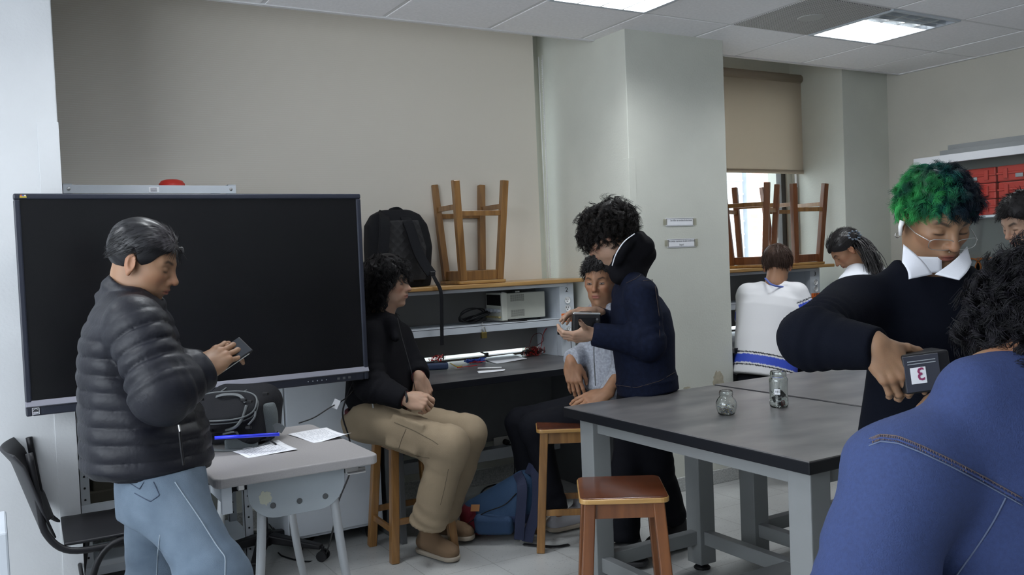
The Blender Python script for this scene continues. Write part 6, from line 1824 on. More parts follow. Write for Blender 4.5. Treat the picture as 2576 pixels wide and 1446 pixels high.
# ================= 3. seated, light grey hoodie
f = nrm(-HR * .75 - HF * .62); d0 = 4.40
J = dict(neck=D(1518, 782, 4.40), hip=D(1545, 1005, 4.42), shR=D(1500, 818, 4.52), shL=D(1560, 818, 4.28), elR=D(1492, 885, 4.50), elL=D(1575, 920, 4.2),
         wrR=D(1440, 905, 4.34), wrL=D(1530, 992, 4.18), hpR=D(1500, 1022, 4.58), hpL=D(1545, 1028, 4.42), knR=D(1308, 1062, 4.72), knL=D(1345, 1078, 4.56),
         anR=D(1345, 1262, 4.68), anL=D(1405, 1285, 4.50))
hc = D(1512, 706, 4.38); hf = nrm(-HR * .42 - HF * .88 - UZ * .12)
hands = [dict(w=D(1437, 912, 4.33), fdir=nrm(-UZ * .95 + HR * .12 - HF * .1), dorsal=-HF * .95 - HR * .3, side=1, curl=(.5, .5, .7, .9), thumb=(.4, .3, .2), fore=J['elR'], sc=1.03),
         dict(w=D(1522, 993, 4.13), fdir=nrm(-HR * .93 - UZ * .22), dorsal=UZ * .75 - HF * .6, side=-1, curl=(.8, .9, 1.0, 1.1), thumb=(.45, .2, .3), fore=J['elL'])]
P3, R3 = person('seated person in a light grey hoodie and dark trousers, in front of the workbench post', V3(2.44, 3.72, .6), J, SKIN['warm'], dict(c=hc, f=hf, sc=1.0, eyes=.9, jaw=.95), hands)
def hood3(v):
    v.d = v.loft(D(1545, 978, 4.42), nrm(J['neck'] - J['hip']), RT(f), [(0, .130, .110, .0), (.03, .150, .130, .01), (.12, .150, .125, .0), (.26, .155, .115, .0), (.33, .15, .095, -.01), (.38, .12, .075, -.01), (.42, .07, .06, -.01)], soft=.015)
    v.d = v.d - .006 * v.noise(15, 23) - .004 * ridge(v, 24, 3, (1, 1, .4))
    for s in 'RL': v.add(v.cap(lerp(J['neck'], J['sh' + s], .4), J['sh' + s], .055, .066), .05)
    v.add(sleeve(v, J['shR'], J['elR'], J['wrR'], (.070, .064, .050), .005, seed=4, crease=.010), .02)
    v.add(sleeve(v, J['shL'], J['elL'], J['wrL'], (.066, .062, .048), .005, seed=9, crease=.010), .02)
    v.add(v.cap(D(1500, 790, 4.46), D(1550, 790, 4.42), .05, .045), .04)
    v.sub(v.ell((D(1503, 775, 4.30)), (.055, .055, .05)), .02)
lo, hi = bounds([J[k] for k in ('neck', 'hip', 'shR', 'shL', 'elR', 'elL', 'wrR', 'wrL')], .21)
field('hoodie', lo, hi, .0085, hood3, M['hoodie'], P3)
seam(P3, [D(1500, 800, 4.27), D(1494, 880, 4.245), D(1498, 970, 4.25)], .003, M['dmetal'], 'zip')
def pants3(v):
    v.d = v.loft(D(1540, 1055, 4.44), UZ, RT(f), [(-.03, .12, .11, 0), (.0, .155, .135, 0), (.07, .155, .135, -.01)], soft=.03)
    v.add(leg(v, J['hpR'], J['knR'], J['anR'], (.090, .072, .058), .004, 3, .006), .05)
    v.add(leg(v, J['hpL'], J['knL'], J['anL'], (.090, .072, .058), .004, 8, .006), .05)
lo, hi = bounds([J[k] for k in ('hpR', 'hpL', 'knR', 'knL', 'anR', 'anL')], .15)
field('trousers', lo, hi, .009, pants3, M['darkpants'], P3)
a = Zp(1345, 1280, .095); shoe(P3, a, a + nrm(-HR * .3 - HF * .5) * .18, M['shoe_g'], M['sole'], .05)
a = Zp(1455, 1282, .09); shoe(P3, a, a + nrm(-HR * .85 - HF * .5) * .20, M['shoe_g'], M['sole'], .05)
zm3 = [(-.15, -.04), (-.03, -.02), (.0, .03), (.03, .035), (.055, .050), (.078, .060), (.12, .08)]
hairdo(P3, hc, R3, 1.0, zm3, M['hair'], flatcol((.010, .009, .010)), grow=1.09, amp=.004, freq=60, n=1500, seed=8,
       strand=dict(length=.030, r=.0014, nseg=4, curl=.002, grav=.2, jit=.3, crown=.9, nb=.55))

# ================= 4. standing, dark denim jacket, leaning over with a camera
f = nrm(-HR * .98 + HF * .1); d0 = 4.08
J = dict(neck=D(1580, 692, 4.10), hip=D(1628, 960, 4.10), shR=D(1578, 742, 4.27), shL=D(1612, 742, 3.94), elR=D(1570, 835, 4.33), elL=D(1632, 862, 3.90),
         wrR=D(1502, 792, 4.16), wrL=D(1498, 842, 3.90), hpR=D(1600, 1000, 4.18), hpL=D(1640, 1000, 4.02), knR=D(1578, 1190, 4.12), knL=D(1650, 1170, 4.12),
         anR=D(1576, 1365, 4.06), anL=D(1698, 1305, 4.28))
hc = D(1528, 592, 4.10); hf = nrm(-HR * .80 + HF * .25 - UZ * .50)
hands = [dict(w=D(1494, 840, 3.90), fdir=nrm(-HR * .96 - UZ * .1 + HF * .1), dorsal=nrm(-UZ * .75 - HF * .6), side=-1, curl=((.2, .7, .4), (.3, .8, .5), (.3, .8, .5), (.3, .8, .5)), thumb=(1.2, -.2, .2), fore=J['elL'], tcurl=-.1),
         dict(w=D(1500, 785, 4.14), fdir=nrm(-HR * .96 + UZ * .05 - HF * .1), dorsal=nrm(UZ * .9 + HF * .4), side=1, curl=(.9, .9, 1.0, 1.1), thumb=(.3, .2, .3), fore=J['elR'])]
P4, R4 = person('standing person with bushy dark hair and a dark blue denim jacket, holding a camera', D(1630, 1360, 4.15) * V3(1, 1, 0), J, SKIN['pale'], dict(c=hc, f=hf, sc=1.0, eyes=.2), hands)
def jack4(v):
    up = nrm(D(1592, 720, 4.10) - D(1628, 985, 4.10))
    v.d = v.loft(D(1628, 985, 4.10), up, RT(f), [(0, .19, .142, .0), (.05, .195, .142, .0), (.09, .19, .135, .0), (.25, .195, .142, -.015), (.36, .20, .13, -.02), (.42, .18, .115, -.01), (.47, .12, .085, .0), (.51, .07, .06, .0)], soft=.012)
    v.d = v.d - .005 * v.noise(13, 43) - .0035 * ridge(v, 20, 3, (1, 1, .4)) - .004 * (np.abs(v.h - .055) < .004)
    for s in 'RL': v.add(v.cap(lerp(J['neck'], J['sh' + s], .5), J['sh' + s], .060, .074), .05)
    v.add(sleeve(v, J['shL'], J['elL'], J['wrL'], (.080, .072, .044), .004, seed=4, crease=.010), .015)
    v.add(sleeve(v, J['shR'], J['elR'], J['wrR'], (.072, .060, .042), .004, seed=9, crease=.008), .015)
lo, hi = bounds([J[k] for k in ('neck', 'hip', 'shR', 'shL', 'elR', 'elL', 'wrR', 'wrL')], .21)
nv = surf(field('denim_jacket', lo, hi, .0085, jack4, M['navyd'], P4))
M['nseam'] = mat('rust_stitch', (.05, .035, .03), .9)
stitched(P4, nv, [(1550, 968), (1600, 975), (1660, 958), (1700, 935)], .0013, M['nseam'])
stitched(P4, nv, [(1618, 706), (1640, 704), (1660, 690)], .0013, M['nseam']); stitched(P4, nv, [(1575, 712), (1600, 700), (1612, 690)], .0013, M['nseam'])
stitched(P4, nv, [(1648, 720), (1658, 790), (1660, 850)], .0014, M['nseam'])
def hoodf(v):
    v.d = v.cap(D(1578, 670, 4.06), D(1616, 622, 4.08), .046, .058)
    v.add(v.cap(D(1600, 672, 4.12), D(1626, 640, 4.14), .055, .04), .04); v.add(v.cap(D(1560, 690, 4.04), D(1600, 700, 4.08), .045, .05), .05)
    v.add(v.cap(D(1574, 648, 4.03), D(1602, 615, 4.04), .036, .036), .03)
    for a_, b_ in zip(((1546, 674, 4.03), (1557, 650, 3.985), (1578, 620, 3.985), (1602, 596, 4.03)), ((1557, 650, 3.985), (1578, 620, 3.985), (1602, 596, 4.03), (1612, 592, 4.14))): v.add(v.cap(D(*a_), D(*b_), .020), .03)
    v.d = v.d - .004 * v.noise(26, 3) - .007 * ridge(v, 10, 5)
    v.sub(v.ell(D(1544, 628, 4.06), (.050, .050, .058)), .02)
v = Vol(*bounds([D(1560, 672, 4.08), D(1618, 618, 4.08)], .14), .007); hoodf(v); mesh_obj('hood', [v.mesh()], M['blackcl'], P4)
seam(P4, [D(1596, 588, 3.95), D(1570, 608, 3.92), D(1550, 638, 3.92), D(1540, 668, 3.95)], .0042, M['whitecl'], 'shirt_collar', flat=.5)
def yoke(e, pts, m, r=.0022): seam(e, pts, r, m, 'seam')
def pants4(v):
    v.d = v.loft(D(1622, 1030, 4.10), UPV, RT(f), [(-.02, .13, .11, 0), (.03, .15, .125, 0), (.10, .15, .125, 0)], soft=.03)
    v.add(leg(v, J['hpR'], J['knR'], J['anR'], (.088, .070, .062), .004, 3, .006), .05)
    v.add(leg(v, J['hpL'], J['knL'], J['anL'], (.090, .070, .060), .004, 8, .006), .05)
lo, hi = bounds([J[k] for k in ('hpR', 'hpL', 'knR', 'knL', 'anR', 'anL')], .16)
field('trousers', lo, hi, .009, pants4, M['darkpants'], P4)
for s, fx in (('R', f), ('L', nrm(-HR * .8 - HF * .5))):
    a = J['an' + s] * V3(1, 1, 0) + V3(0, 0, .09); shoe(P4, a, a + fx * .19, M['shoe_k'], M['soled'])
zm4 = [(-.16, -.085), (-.04, -.08), (-.01, -.02), (.02, -.01), (.05, .0), (.08, .008), (.13, .012)]
hairdo(P4, hc, R4, 1.0, zm4, M['hair'], wavy((.005, .0045, .005), (.016, .012, .011)), grow=1.12, amp=.012, freq=34, n=6000, seed=9, back=.010,
       strand=dict(length=.058, r=.0010, clump=520, nseg=9, curl=.010, freq=1.5, grav=.9, jit=.35, crown=.8, nb=.6, taper=.2))
specs(P4, hc, R4, 1.0, M['dmetal'])
# the camera
cF = frame(nrm(HR * .99 - UZ * .06), UPV)
cc = D(1474, 812, 4.00)
o = MB().box(cc, (.125, .085, .088), cF).box(cc + cF[:, 2] * .035 + HF * .03, (.06, .05, .03), cF).cyl(tuple(cc + HF * .03), tuple(cc + HF * .12), .036).build('camera_body', M['black'], bevel=.007, seg=3)
o.name = 'photo_camera'; tag(o, 'black camera held by the person in the dark denim jacket', 'camera')
MB().box(cc + cF[:, 2] * .043, (.122, .087, .010), cF).build('silver_top', M['steel'], o, bevel=.003)
MB().box(cc - HF * .0435 + cF[:, 2] * .0, (.075, .003, .052), cF).build('screen', M['scr'], o)
for k in range(3): MB().cyl(tuple(cc - HF * .042 + cF[:, 0] * (.046) + cF[:, 2] * (.02 - .02 * k)), tuple(cc - HF * .046 + cF[:, 0] * .046 + cF[:, 2] * (.02 - .02 * k)), .005).build('button', M['dmetal'], o)

# ================= 5. white and blue sports shirt, seen from behind
f = nrm(HF * .93 + HR * .25); d0 = 5.58
J = dict(neck=D(1948, 715, 5.62), hip=D(1925, 930, 5.50), shR=D(2004, 738, 5.58), shL=D(1882, 740, 5.66), elR=D(2048, 832, 5.54), elL=D(1872, 850, 5.86),
         wrR=D(2066, 918, 5.40), wrL=D(1900, 900, 6.0), hpR=D(1950, 945, 5.5), hpL=D(1905, 950, 5.55), knR=D(2050, 940, 5.85), knL=D(1900, 965, 5.98),
         anR=D(2050, 1120, 5.75), anL=D(1900, 1130, 5.8))
hc = D(1956, 668, 5.68); hf = nrm(HF * .86 + HR * .38 - UZ * .42)
hands = [dict(w=J['wrR'], fdir=nrm(HF * .5 - UZ * .6 - HR * .3), dorsal=nrm(HR + UZ * .4), side=1, curl=(.5, .6, .6, .6), fore=J['elR'])]
P5, R5 = person('seated person in a white sports shirt with blue bands, seen from behind', V3(4.27, 3.86, .6), J, SKIN['warm'], dict(c=hc, f=hf, sc=1.0), hands)
def shirt5(v):
    v.d = v.loft(D(1920, 948, 5.50), nrm(J['neck'] - D(1920, 948, 5.5)), RT(f), [(0, .190, .150, .0), (.10, .185, .145, .0), (.30, .192, .125, .0), (.44, .205, .115, .0), (.50, .19, .10, .0), (.55, .12, .075, .0), (.58, .06, .055, .0)], soft=.01)
    v.d = v.d - .005 * v.noise(10, 33) - .005 * ridge(v, 13, 3, (1, .6, .7))
    for s, n in (('R', 1), ('L', 1)):
        v.add(v.cap(lerp(J['neck'], J['sh' + s], .5), J['sh' + s], .05, .066), .05)
        m_ = lerp(J['sh' + s], J['el' + s], .62)
        q = v.cap(J['sh' + s], m_, .070, .072); q = smax(q, v.plane(m_, nrm(m_ - J['sh' + s])), .005); v.add(q, .02)
lo, hi = bounds([J[k] for k in ('neck', 'hip', 'shR', 'shL', 'elR', 'elL')], .25)
v = Vol(lo, hi, .0062); shirt5(v); Vt, Ft = v.mesh()
h = (Vt - D(1920, 948, 5.50)) @ nrm(J['neck'] - D(1920, 948, 5.5))
C = np.tile(np.array((.70, .70, .72)), (len(Vt), 1))
def paint(m, c): C[m] = c
blue, blk = (.03, .07, .50), (.01, .01, .015)
tz_ = h + .04 * ((Vt - J['hip']) @ RT(f))
paint((tz_ > .055) & (tz_ < .108), blue); paint((tz_ > .038) & (tz_ < .047), blk); paint((tz_ > .117) & (tz_ < .126), blk)
for s in 'RL':
    ax = nrm(J['el' + s] - J['sh' + s]); t = (Vt - J['sh' + s]) @ ax; L = np.linalg.norm(J['el' + s] - J['sh' + s]) * .62
    q = Vt - J['sh' + s]; dist = np.linalg.norm(q - t[:, None] * ax, axis=1)
    side = ((Vt - lerp(J['neck'], J['hip'], .5)) @ RT(f)) * (1 if s == 'R' else -1) > .15
    mm = (dist < .10) & side & (t > 0)
    paint(mm & (t > L - .088) & (t < L - .024), blue); paint(mm & (t > L - .014) & (t < L - .006), blk); paint(mm & (t > L - .104) & (t < L - .096), blk)
mesh_obj('sports_shirt', [(Vt, Ft)], M['sport'], P5, cols=C)
seam(P5, [D(1925, 700, 5.60), D(1942, 716, 5.52), D(1970, 722, 5.55)], .006, mat('collar_blue', (.10, .15, .45), .8), 'collar')
def pants5(v):
    v.d = v.loft(D(1925, 975, 5.5), UZ, RT(f), [(-.02, .14, .13, 0), (.03, .17, .145, 0), (.09, .165, .14, 0)], soft=.03)
    v.add(leg(v, J['hpR'], J['knR'], J['anR'], (.095, .075, .06)), .05); v.add(leg(v, J['hpL'], J['knL'], J['anL'], (.095, .075, .06)), .05)
lo, hi = bounds([J[k] for k in ('hpR', 'hpL', 'knR', 'knL', 'anR', 'anL')], .16)
field('trousers', lo, hi, .012, pants5, M['darkpants'], P5)
for s in 'RL':
    a = J['an' + s] * V3(1, 1, 0) + V3(0, 0, .09); shoe(P5, a, a + f * .18, M['shoe_k'], M['soled'])
zm5 = [(-.15, -.055), (-.05, -.055), (-.02, .0), (.01, .02), (.05, .03), (.09, .05), (.13, .06)]
hairdo(P5, hc, R5, 1.0, zm5, M['hair'], flatcol((.060, .035, .026), .5), grow=1.10, amp=.004, freq=60, n=1800, seed=18,
       strand=dict(length=.045, r=.0018, nseg=5, curl=.002, grav=.5, jit=.12, crown=1, nb=.10))

# ================= 6. ponytail and white shirt, bent over the far desk
f = nrm(-HR * .55 + HF * .8); d0 = 5.6
J = dict(neck=D(2165, 668, 5.60), hip=D(2225, 880, 5.45), shR=D(2205, 690, 5.65), shL=D(2135, 712, 5.5), elR=D(2170, 800, 5.9), elL=D(2095, 810, 5.5),
         wrR=D(2110, 810, 5.9), wrL=D(2050, 800, 5.7), hpR=D(2220, 905, 5.5), hpL=D(2160, 910, 5.45), knR=D(2130, 915, 5.85), knL=D(2070, 925, 5.75),
         anR=D(2130, 1090, 5.75), anL=D(2080, 1095, 5.65))
hc = D(2128, 628, 5.60); hf = nrm(-HR * .75 + HF * .1 - UZ * .75)
P6, R6 = person('person with a dark ponytail and white shirt bending over the far desk', V3(5.2, 3.75, .6), J, SKIN['warm'], dict(c=hc, f=hf, up=(0, 0, 1), sc=.97), [])
def shirt6(v):
    v.d = v.loft(J['hip'], nrm(J['neck'] - J['hip']), RT(f), [(0, .16, .12, .0), (.2, .155, .11, 0), (.38, .17, .10, -.02), (.46, .15, .09, -.02), (.53, .08, .06, 0)], soft=.02)
    v.d = v.d - .005 * v.noise(11, 13) - .004 * ridge(v, 16, 3)
    for s in 'RL':
        v.add(v.cap(lerp(J['neck'], J['sh' + s], .4), J['sh' + s], .055, .062), .05)
        v.add(sleeve(v, J['sh' + s], J['el' + s], J['wr' + s], (.062, .055, .045)), .02)
lo, hi = bounds([J[k] for k in ('neck', 'hip', 'shR', 'shL', 'elR', 'elL', 'wrR', 'wrL')], .21)
field('white_shirt', lo, hi, .010, shirt6, M['whitecl'], P6)
def pants6(v):
    v.d = v.loft(J['hip'] - UZ * .05, UZ, RT(f), [(-.06, .14, .13, 0), (.0, .17, .14, 0), (.08, .165, .13, 0)], soft=.03)
    v.add(leg(v, J['hpR'], J['knR'], J['anR'], (.095, .075, .06)), .05); v.add(leg(v, J['hpL'], J['knL'], J['anL'], (.095, .075, .06)), .05)
lo, hi = bounds([J[k] for k in ('hpR', 'hpL', 'knR', 'knL', 'anR', 'anL', 'hip')], .17)
field('trousers', lo, hi, .012, pants6, M['greycl'], P6)
for s in 'RL':
    a = J['an' + s] * V3(1, 1, 0) + V3(0, 0, .09); shoe(P6, a, a + f * .17, M['shoe_k'], M['soled'])
zm6 = [(-.15, -.06), (-.04, -.055), (-.012, .0), (.01, .0), (.04, .03), (.075, .055), (.12, .08)]
pt = bez([D(2130, 590, 5.60), D(2160, 605, 5.56), D(2188, 640, 5.50), D(2205, 685, 5.46)], 14)
hairdo(P6, hc, R6, .97, zm6, M['hairgl'], flatcol((.012, .010, .011), .5), grow=1.07, amp=.0015, freq=80, st=(.2, 1.5, 1), n=800, seed=28,
       strand=dict(length=.05, r=.0012, nseg=5, curl=.0, grav=.0, jit=.04, bias=(-1., 0, .1), nb=.0))
tl = MB(); g_ = random.Random(3)
for k in range(300):
    o_ = np.array([g_.gauss(0, 1) for _ in range(3)]); q = pt + o_[None] * np.linspace(.010, .024, len(pt))[:, None] + .006 * np.sin(np.linspace(0, 9 + g_.random() * 3, len(pt)) + g_.random() * 6)[:, None] * np.array([g_.gauss(0, 1) for _ in range(3)])[None]
    q = q + np.linspace(0, 1, len(pt))[:, None] * np.array([0, 0, -.05 * g_.random()])[None]
    tl.tube(q, np.linspace(.0045, .0012, len(pt)), 4, cap=False)
tl.build('ponytail', mat('dark_ponytail', (.013, .011, .012), .4), P6, smooth=True)
cl = MB(); c0 = D(2147, 592, 5.50)
for k in range(10):
    a = 2 * math.pi * k / 10; p = c0 + HR * math.cos(a) * .032 + UZ * math.sin(a) * .022
    cl.tube([p, p + (p - c0) * .3 + HF * -.015, p + (p - c0) * .1 - HF * .03], [.006, .005, .003], 8)
cl.build('hair_clip', mat('translucent_clip', (.20, .25, .32), .2, trans=.3), P6, smooth=True)

# ================= 9. person near the glass cabinet, mostly outside the photo
f = nrm(-HR * .85 - HF * .3)
J = dict(neck=D(2600, 640, 4.2), hip=D(2640, 930, 4.2), shR=D(2600, 690, 4.4), shL=D(2625, 690, 4.0), elR=D(2580, 820, 4.4), elL=D(2640, 840, 4.0),
         wrR=D(2520, 850, 4.3), wrL=D(2560, 880, 4.05), hpR=D(2635, 960, 4.3), hpL=D(2640, 960, 4.12), knR=D(2635, 1150, 4.3), knL=D(2640, 1150, 4.12), anR=D(2640, 1330, 4.3), anL=D(2640, 1335, 4.12))
hc = D(2574, 556, 4.2); hf = nrm(-HR * .88 - HF * .16 - UZ * .45)
P9, R9 = person('person with short dark hair and grey shirt at the photo edge, beside the glass cabinet', D(2640, 1390, 4.2) * V3(1, 1, 0), J, SKIN['pale'], dict(c=hc, f=hf, sc=1.02, eyes=.3, browt=1.3), [])
def shirt9(v):
    v.d = v.loft(J['hip'], nrm(J['neck'] - J['hip']), RT(f), [(0, .17, .12, .0), (.3, .19, .12, 0), (.45, .17, .10, 0), (.54, .08, .07, 0)], soft=.02)
    for s in 'RL':
        v.add(v.cap(lerp(J['neck'], J['sh' + s], .4), J['sh' + s], .055, .066), .05); v.add(sleeve(v, J['sh' + s], J['el' + s], J['wr' + s], (.062, .055, .045)), .02)
    v.sub(v.ell(hc, (.085, .085, .09)), .01)
lo, hi = bounds([J[k] for k in ('neck', 'hip', 'shR', 'shL', 'elR', 'elL', 'wrR', 'wrL')], .21)
field('grey_shirt', lo, hi, .011, shirt9, M['hoodie'], P9)
def pants9(v):
    v.d = v.loft(J['hip'] - UZ * .08, UZ, RT(f), [(-.06, .14, .12, 0), (.0, .165, .13, 0), (.10, .16, .12, 0)], soft=.03)
    v.add(leg(v, J['hpR'], J['knR'], J['anR'], (.09, .07, .06)), .05); v.add(leg(v, J['hpL'], J['knL'], J['anL'], (.09, .07, .06)), .05)
lo, hi = bounds([J[k] for k in ('hpR', 'hpL', 'knR', 'knL', 'anR', 'anL', 'hip')], .17)
field('trousers', lo, hi, .013, pants9, M['darkpants'], P9)
for s in 'RL':
    a = J['an' + s] * V3(1, 1, 0) + V3(0, 0, .09); shoe(P9, a, a + f * .18, M['shoe_k'], M['soled'])
zm9 = [(-.15, -.05), (-.04, -.04), (-.02, .0), (.012, .0), (.03, .02), (.06, .045), (.08, .062), (.12, .08)]
hairdo(P9, hc, R9, 1.02, zm9, M['hair'], flatcol((.010, .009, .010)), grow=1.10, amp=.004, freq=60, n=1300, seed=38,
       strand=dict(length=.028, r=.0012, nseg=4, curl=.001, grav=.1, jit=.25, crown=.8, nb=.5))

# ================= 7. green and blue hair, glasses, dark sweater
f = nrm(-HF * .98 + HR * .15); d0 = 2.32
J = dict(neck=D(2345, 690, 2.38), hip=D(2305, 1160, 2.36), shR=D(2160, 770, 2.34), shL=D(2478, 760, 2.42), elR=D(2035, 850, 2.14), elL=D(2570, 940, 2.3),
         wrR=D(2196, 872, 2.00), wrL=D(2440, 950, 2.06), hpR=D(2235, 1200, 2.34), hpL=D(2370, 1200, 2.38), knR=D(2230, 1620, 2.36), knL=D(2380, 1620, 2.4),
         anR=D(2235, 1980, 2.4), anL=D(2380, 1985, 2.44))
hc = D(2352, 548, 2.34); hf = nrm(-HF * .88 + HR * .10 - UZ * .50)
hands = [dict(w=D(2205, 868, 1.99), fdir=nrm(HR * .42 - UZ * .86 - HF * .22), dorsal=nrm(-HF * .90 + UZ * .25 - HR * .25), side=1, curl=((.45, .95, .5), (.5, 1.0, .5), (.5, .95, .5), (.4, .7, .4)), thumb=(1.0, .45, .3), fore=J['elR'], splay=.045, res=.002, sc=.93, tcurl=.15),
         dict(w=D(2440, 945, 2.05), fdir=nrm(-HR * .95 - HF * .1), dorsal=nrm(HF * .2 + UZ * .5 + HR * .1), side=-1, curl=(.7, .8, .8, .9), thumb=(.8, .4, .3), fore=J['elL'])]
P7, R7 = person('person with green and blue hair, glasses and a dark sweater, holding a black box', D(2305, 1975, 2.4) * V3(1, 1, 0), J, SKIN['olive'], dict(c=hc, f=hf, sc=1.03, eyes=.0, res=.0026, jaw=.95), hands)
def sweat(v):
    v.d = v.loft(D(2300, 1230, 2.36), nrm(J['neck'] - D(2300, 1230, 2.36)), RT(f), [(0, .170, .125, .0), (.10, .168, .13, .0), (.30, .158, .12, .0), (.42, .17, .12, .0), (.49, .165, .105, .0), (.54, .135, .095, .0), (.60, .10, .09, 0)], soft=.01)
    v.d = v.d - .005 * v.noise(9, 13) - .004 * ridge(v, 13, 3, (1, 1, .5))
    for s in 'RL': v.add(v.cap(lerp(J['neck'], J['sh' + s], .45) - UZ * .02, J['sh' + s], .052, .072), .06)
    v.add(sleeve(v, J['shR'], J['elR'], J['wrR'], (.082, .070, .044), .005, seed=4, crease=.010), .03)
    v.add(sleeve(v, J['shL'], J['elL'], J['wrL'], (.078, .066, .044), .005, seed=9), .03)
    v.sub(v.ell(D(2347, 652, 2.33), (.074, .074, .056)), .012)
lo, hi = bounds([J[k] for k in ('neck', 'hip', 'shR', 'shL', 'elR', 'elL', 'wrR', 'wrL')] + [D(2300, 1230, 2.36)], .20)
field('sweater', lo, hi, .0075, sweat, M['sweater'], P7)
def shirtc(pts3, nm='shirt_collar'):
    m = MB(); A, B, C_, D_ = pts3
    def fn(u, v):
        p = (A * (1 - u) + B * u) * (1 - v) + (D_ * (1 - u) + C_ * u) * v
        return p - HF * (.016 * math.sin(math.pi * u) * (1 - .3 * v)) - HF * .006 * v
    m.grid(fn, 12, 8); return m.build(nm, M['whitecl'], P7, smooth=True, solid=.003)
shirtc((D(2273, 615, 2.30), D(2345, 690, 2.235), D(2284, 702, 2.22), D(2267, 660, 2.27)))
shirtc((D(2352, 690, 2.235), D(2432, 620, 2.31), D(2440, 660, 2.28), D(2410, 704, 2.22)))
nk_ = D(2348, 672, 2.375); fr_ = nrm(f); rt_ = RT(f)
def stand(u, v):
    a = math.radians(-158 + 316 * u); b = math.cos(a) * -1
    return nk_ - fr_ * (.070 * math.cos(a)) + rt_ * (.076 * math.sin(a)) + UZ * (-.012 + (.046 + .006 * math.cos(a)) * v) + fr_ * .012
MB().grid(stand, 40, 6).build('collar_stand', M['whitecl'], P7, smooth=True, solid=.003)
def pants7(v):
    v.d = v.loft(J['hip'] - UZ * .12, UZ, RT(f), [(-.06, .14, .11, 0), (.0, .165, .12, 0), (.12, .15, .11, 0)], soft=.03)
    v.add(leg(v, J['hpR'], J['knR'], J['anR'], (.09, .07, .06)), .05); v.add(leg(v, J['hpL'], J['knL'], J['anL'], (.09, .07, .06)), .05)
lo, hi = bounds([J[k] for k in ('hpR', 'hpL', 'knR', 'knL', 'anR', 'anL', 'hip')], .17)
field('trousers', lo, hi, .012, pants7, M['darkpants'], P7)
for s in 'RL':
    a = J['an' + s] * V3(1, 1, 0) + V3(0, 0, .09); shoe(P7, a, a + f * .18, M['shoe_k'], M['soled'])
def col7(L, k):
    y = -L[:, 1]                                   # his right side is green, his left side blue
    t = np.clip((y + .035) / .10 + .25 * np.sin(L[:, 0] * 60 + L[:, 2] * 80 + 40 * y), 0, 1)[:, None]
    n = np.clip(.5 + .45 * wob(L[:, 0], L[:, 1], L[:, 2], 85, 7), 0, 1)[:, None]
    n2 = np.clip(.45 + .5 * wob(L[:, 0], L[:, 1], L[:, 2], 50, 3), 0, 1)[:, None]
    edge = np.clip((y + .02) / .07, 0, 1)[:, None] + np.clip((.055 - L[:, 2]) / .03, 0, 1)[:, None] * .6
    gm = np.clip(n * .75 * edge, 0, 1); n = gm
    green = np.array((.05, .42, .10)) * gm + np.array((.004, .055, .035)) * (1 - gm)
    teal = np.array((.004, .10, .085)) * n2 + np.array((.003, .018, .022)) * (1 - n2)
    blue = np.array((.003, .020, .055)) * n + np.array((.003, .008, .018)) * (1 - n)
    c = np.where(t > .5, green * (2 * t - 1) + teal * (2 - 2 * t), teal * 2 * t + blue * (1 - 2 * t))
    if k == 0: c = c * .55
    return c
zm7 = [(-.15, -.02), (-.04, -.01), (-.015, .015), (.02, .026), (.05, .046), (.075, .054), (.12, .058)]
hairdo(P7, hc, R7, 1.03, zm7, M['hair'], col7, grow=1.0, amp=.006, freq=45, n=5600, seed=48, res=.003,
       strand=[dict(length=.042, r=.0009, clump=420, nseg=8, curl=.0065, freq=.9, grav=.6, jit=.35, crown=1.0, nb=.22, taper=.15),
               dict(length=.034, r=.0008, clump=300, nseg=7, curl=.006, freq=.9, grav=.2, jit=.5, crown=.9, nb=.45, taper=.15)])
specs(P7, hc, R7, 1.03, M['steel'], dz=-.022, w=.029, h=.0145, x=.105)
pd = MB(); q = lambda a: (np.array(a) * 1.03) @ R7.T + hc
pd.tube([q((.002, -.088, -.004)), q((.006, -.092, -.018)), q((.012, -.090, -.040))], [.0075, .006, .0045], 12)
pd.build('earbud', M['white'], P7, smooth=True)
er = MB(); c0 = q((-.006, -.086, -.050)); er.tube([c0 + .006 * (HR * math.cos(a) + UZ * math.sin(a)) for a in np.linspace(0, 6.28, 14)[:-1]], .0014, 6, closed=True); er.build('earring', M['steel'], P7, smooth=True)
er = MB()
for yy, zz, xx in ((.0075, -.043, .103), (-.0075, -.043, .103), (-.020, -.084, .088)): er.lathe([(0, -.0018), (.0018, 0), (0, .0018)], q((xx, yy, zz)), 8)
er.build('piercing', M['steel'], P7, smooth=True)
# black box with a numbered sticker
bF = frame(nrm(HR * .985 + UZ * .09), UPV)
bc = D(2325, 935, 1.975)
o = MB().box(bc + HF * .02, (.105, .075, .088), bF).build('instrument_box', M['black'], bevel=.006, seg=3)
tag(o, 'black instrument box with a white sticker, held by the green-haired person', 'box')
fcp = bc - np.array(bF[:, 1]) * .0 - HF * .018
sg_ = -nrm(np.cross(bF[:, 0], bF[:, 2])) ; sg_ = sg_ if sg_ @ FWD < 0 else -sg_
face = bc + HF * .02 + sg_ * .0378
pl = MB().box(face - bF[:, 0] * .012, (.078, .002, .080), bF).build('front_plate', mat('slate_plate', (.045, .048, .065), .35), o, bevel=.001)
for dz_ in (.028, .022): MB().box(face + sg_ * .0015 + bF[:, 2] * dz_ - bF[:, 0] * .012, (.062, .0012, .0016), bF).build('groove', M['gmetal'], pl)
stk = MB().box(face + sg_ * .0016 - bF[:, 0] * .022 - bF[:, 2] * .004, (.034, .0010, .036), bF).build('sticker', M['paper'], o)
Rt = np.stack([-bF[:, 0], bF[:, 2], np.cross(-bF[:, 0], bF[:, 2])], 1)
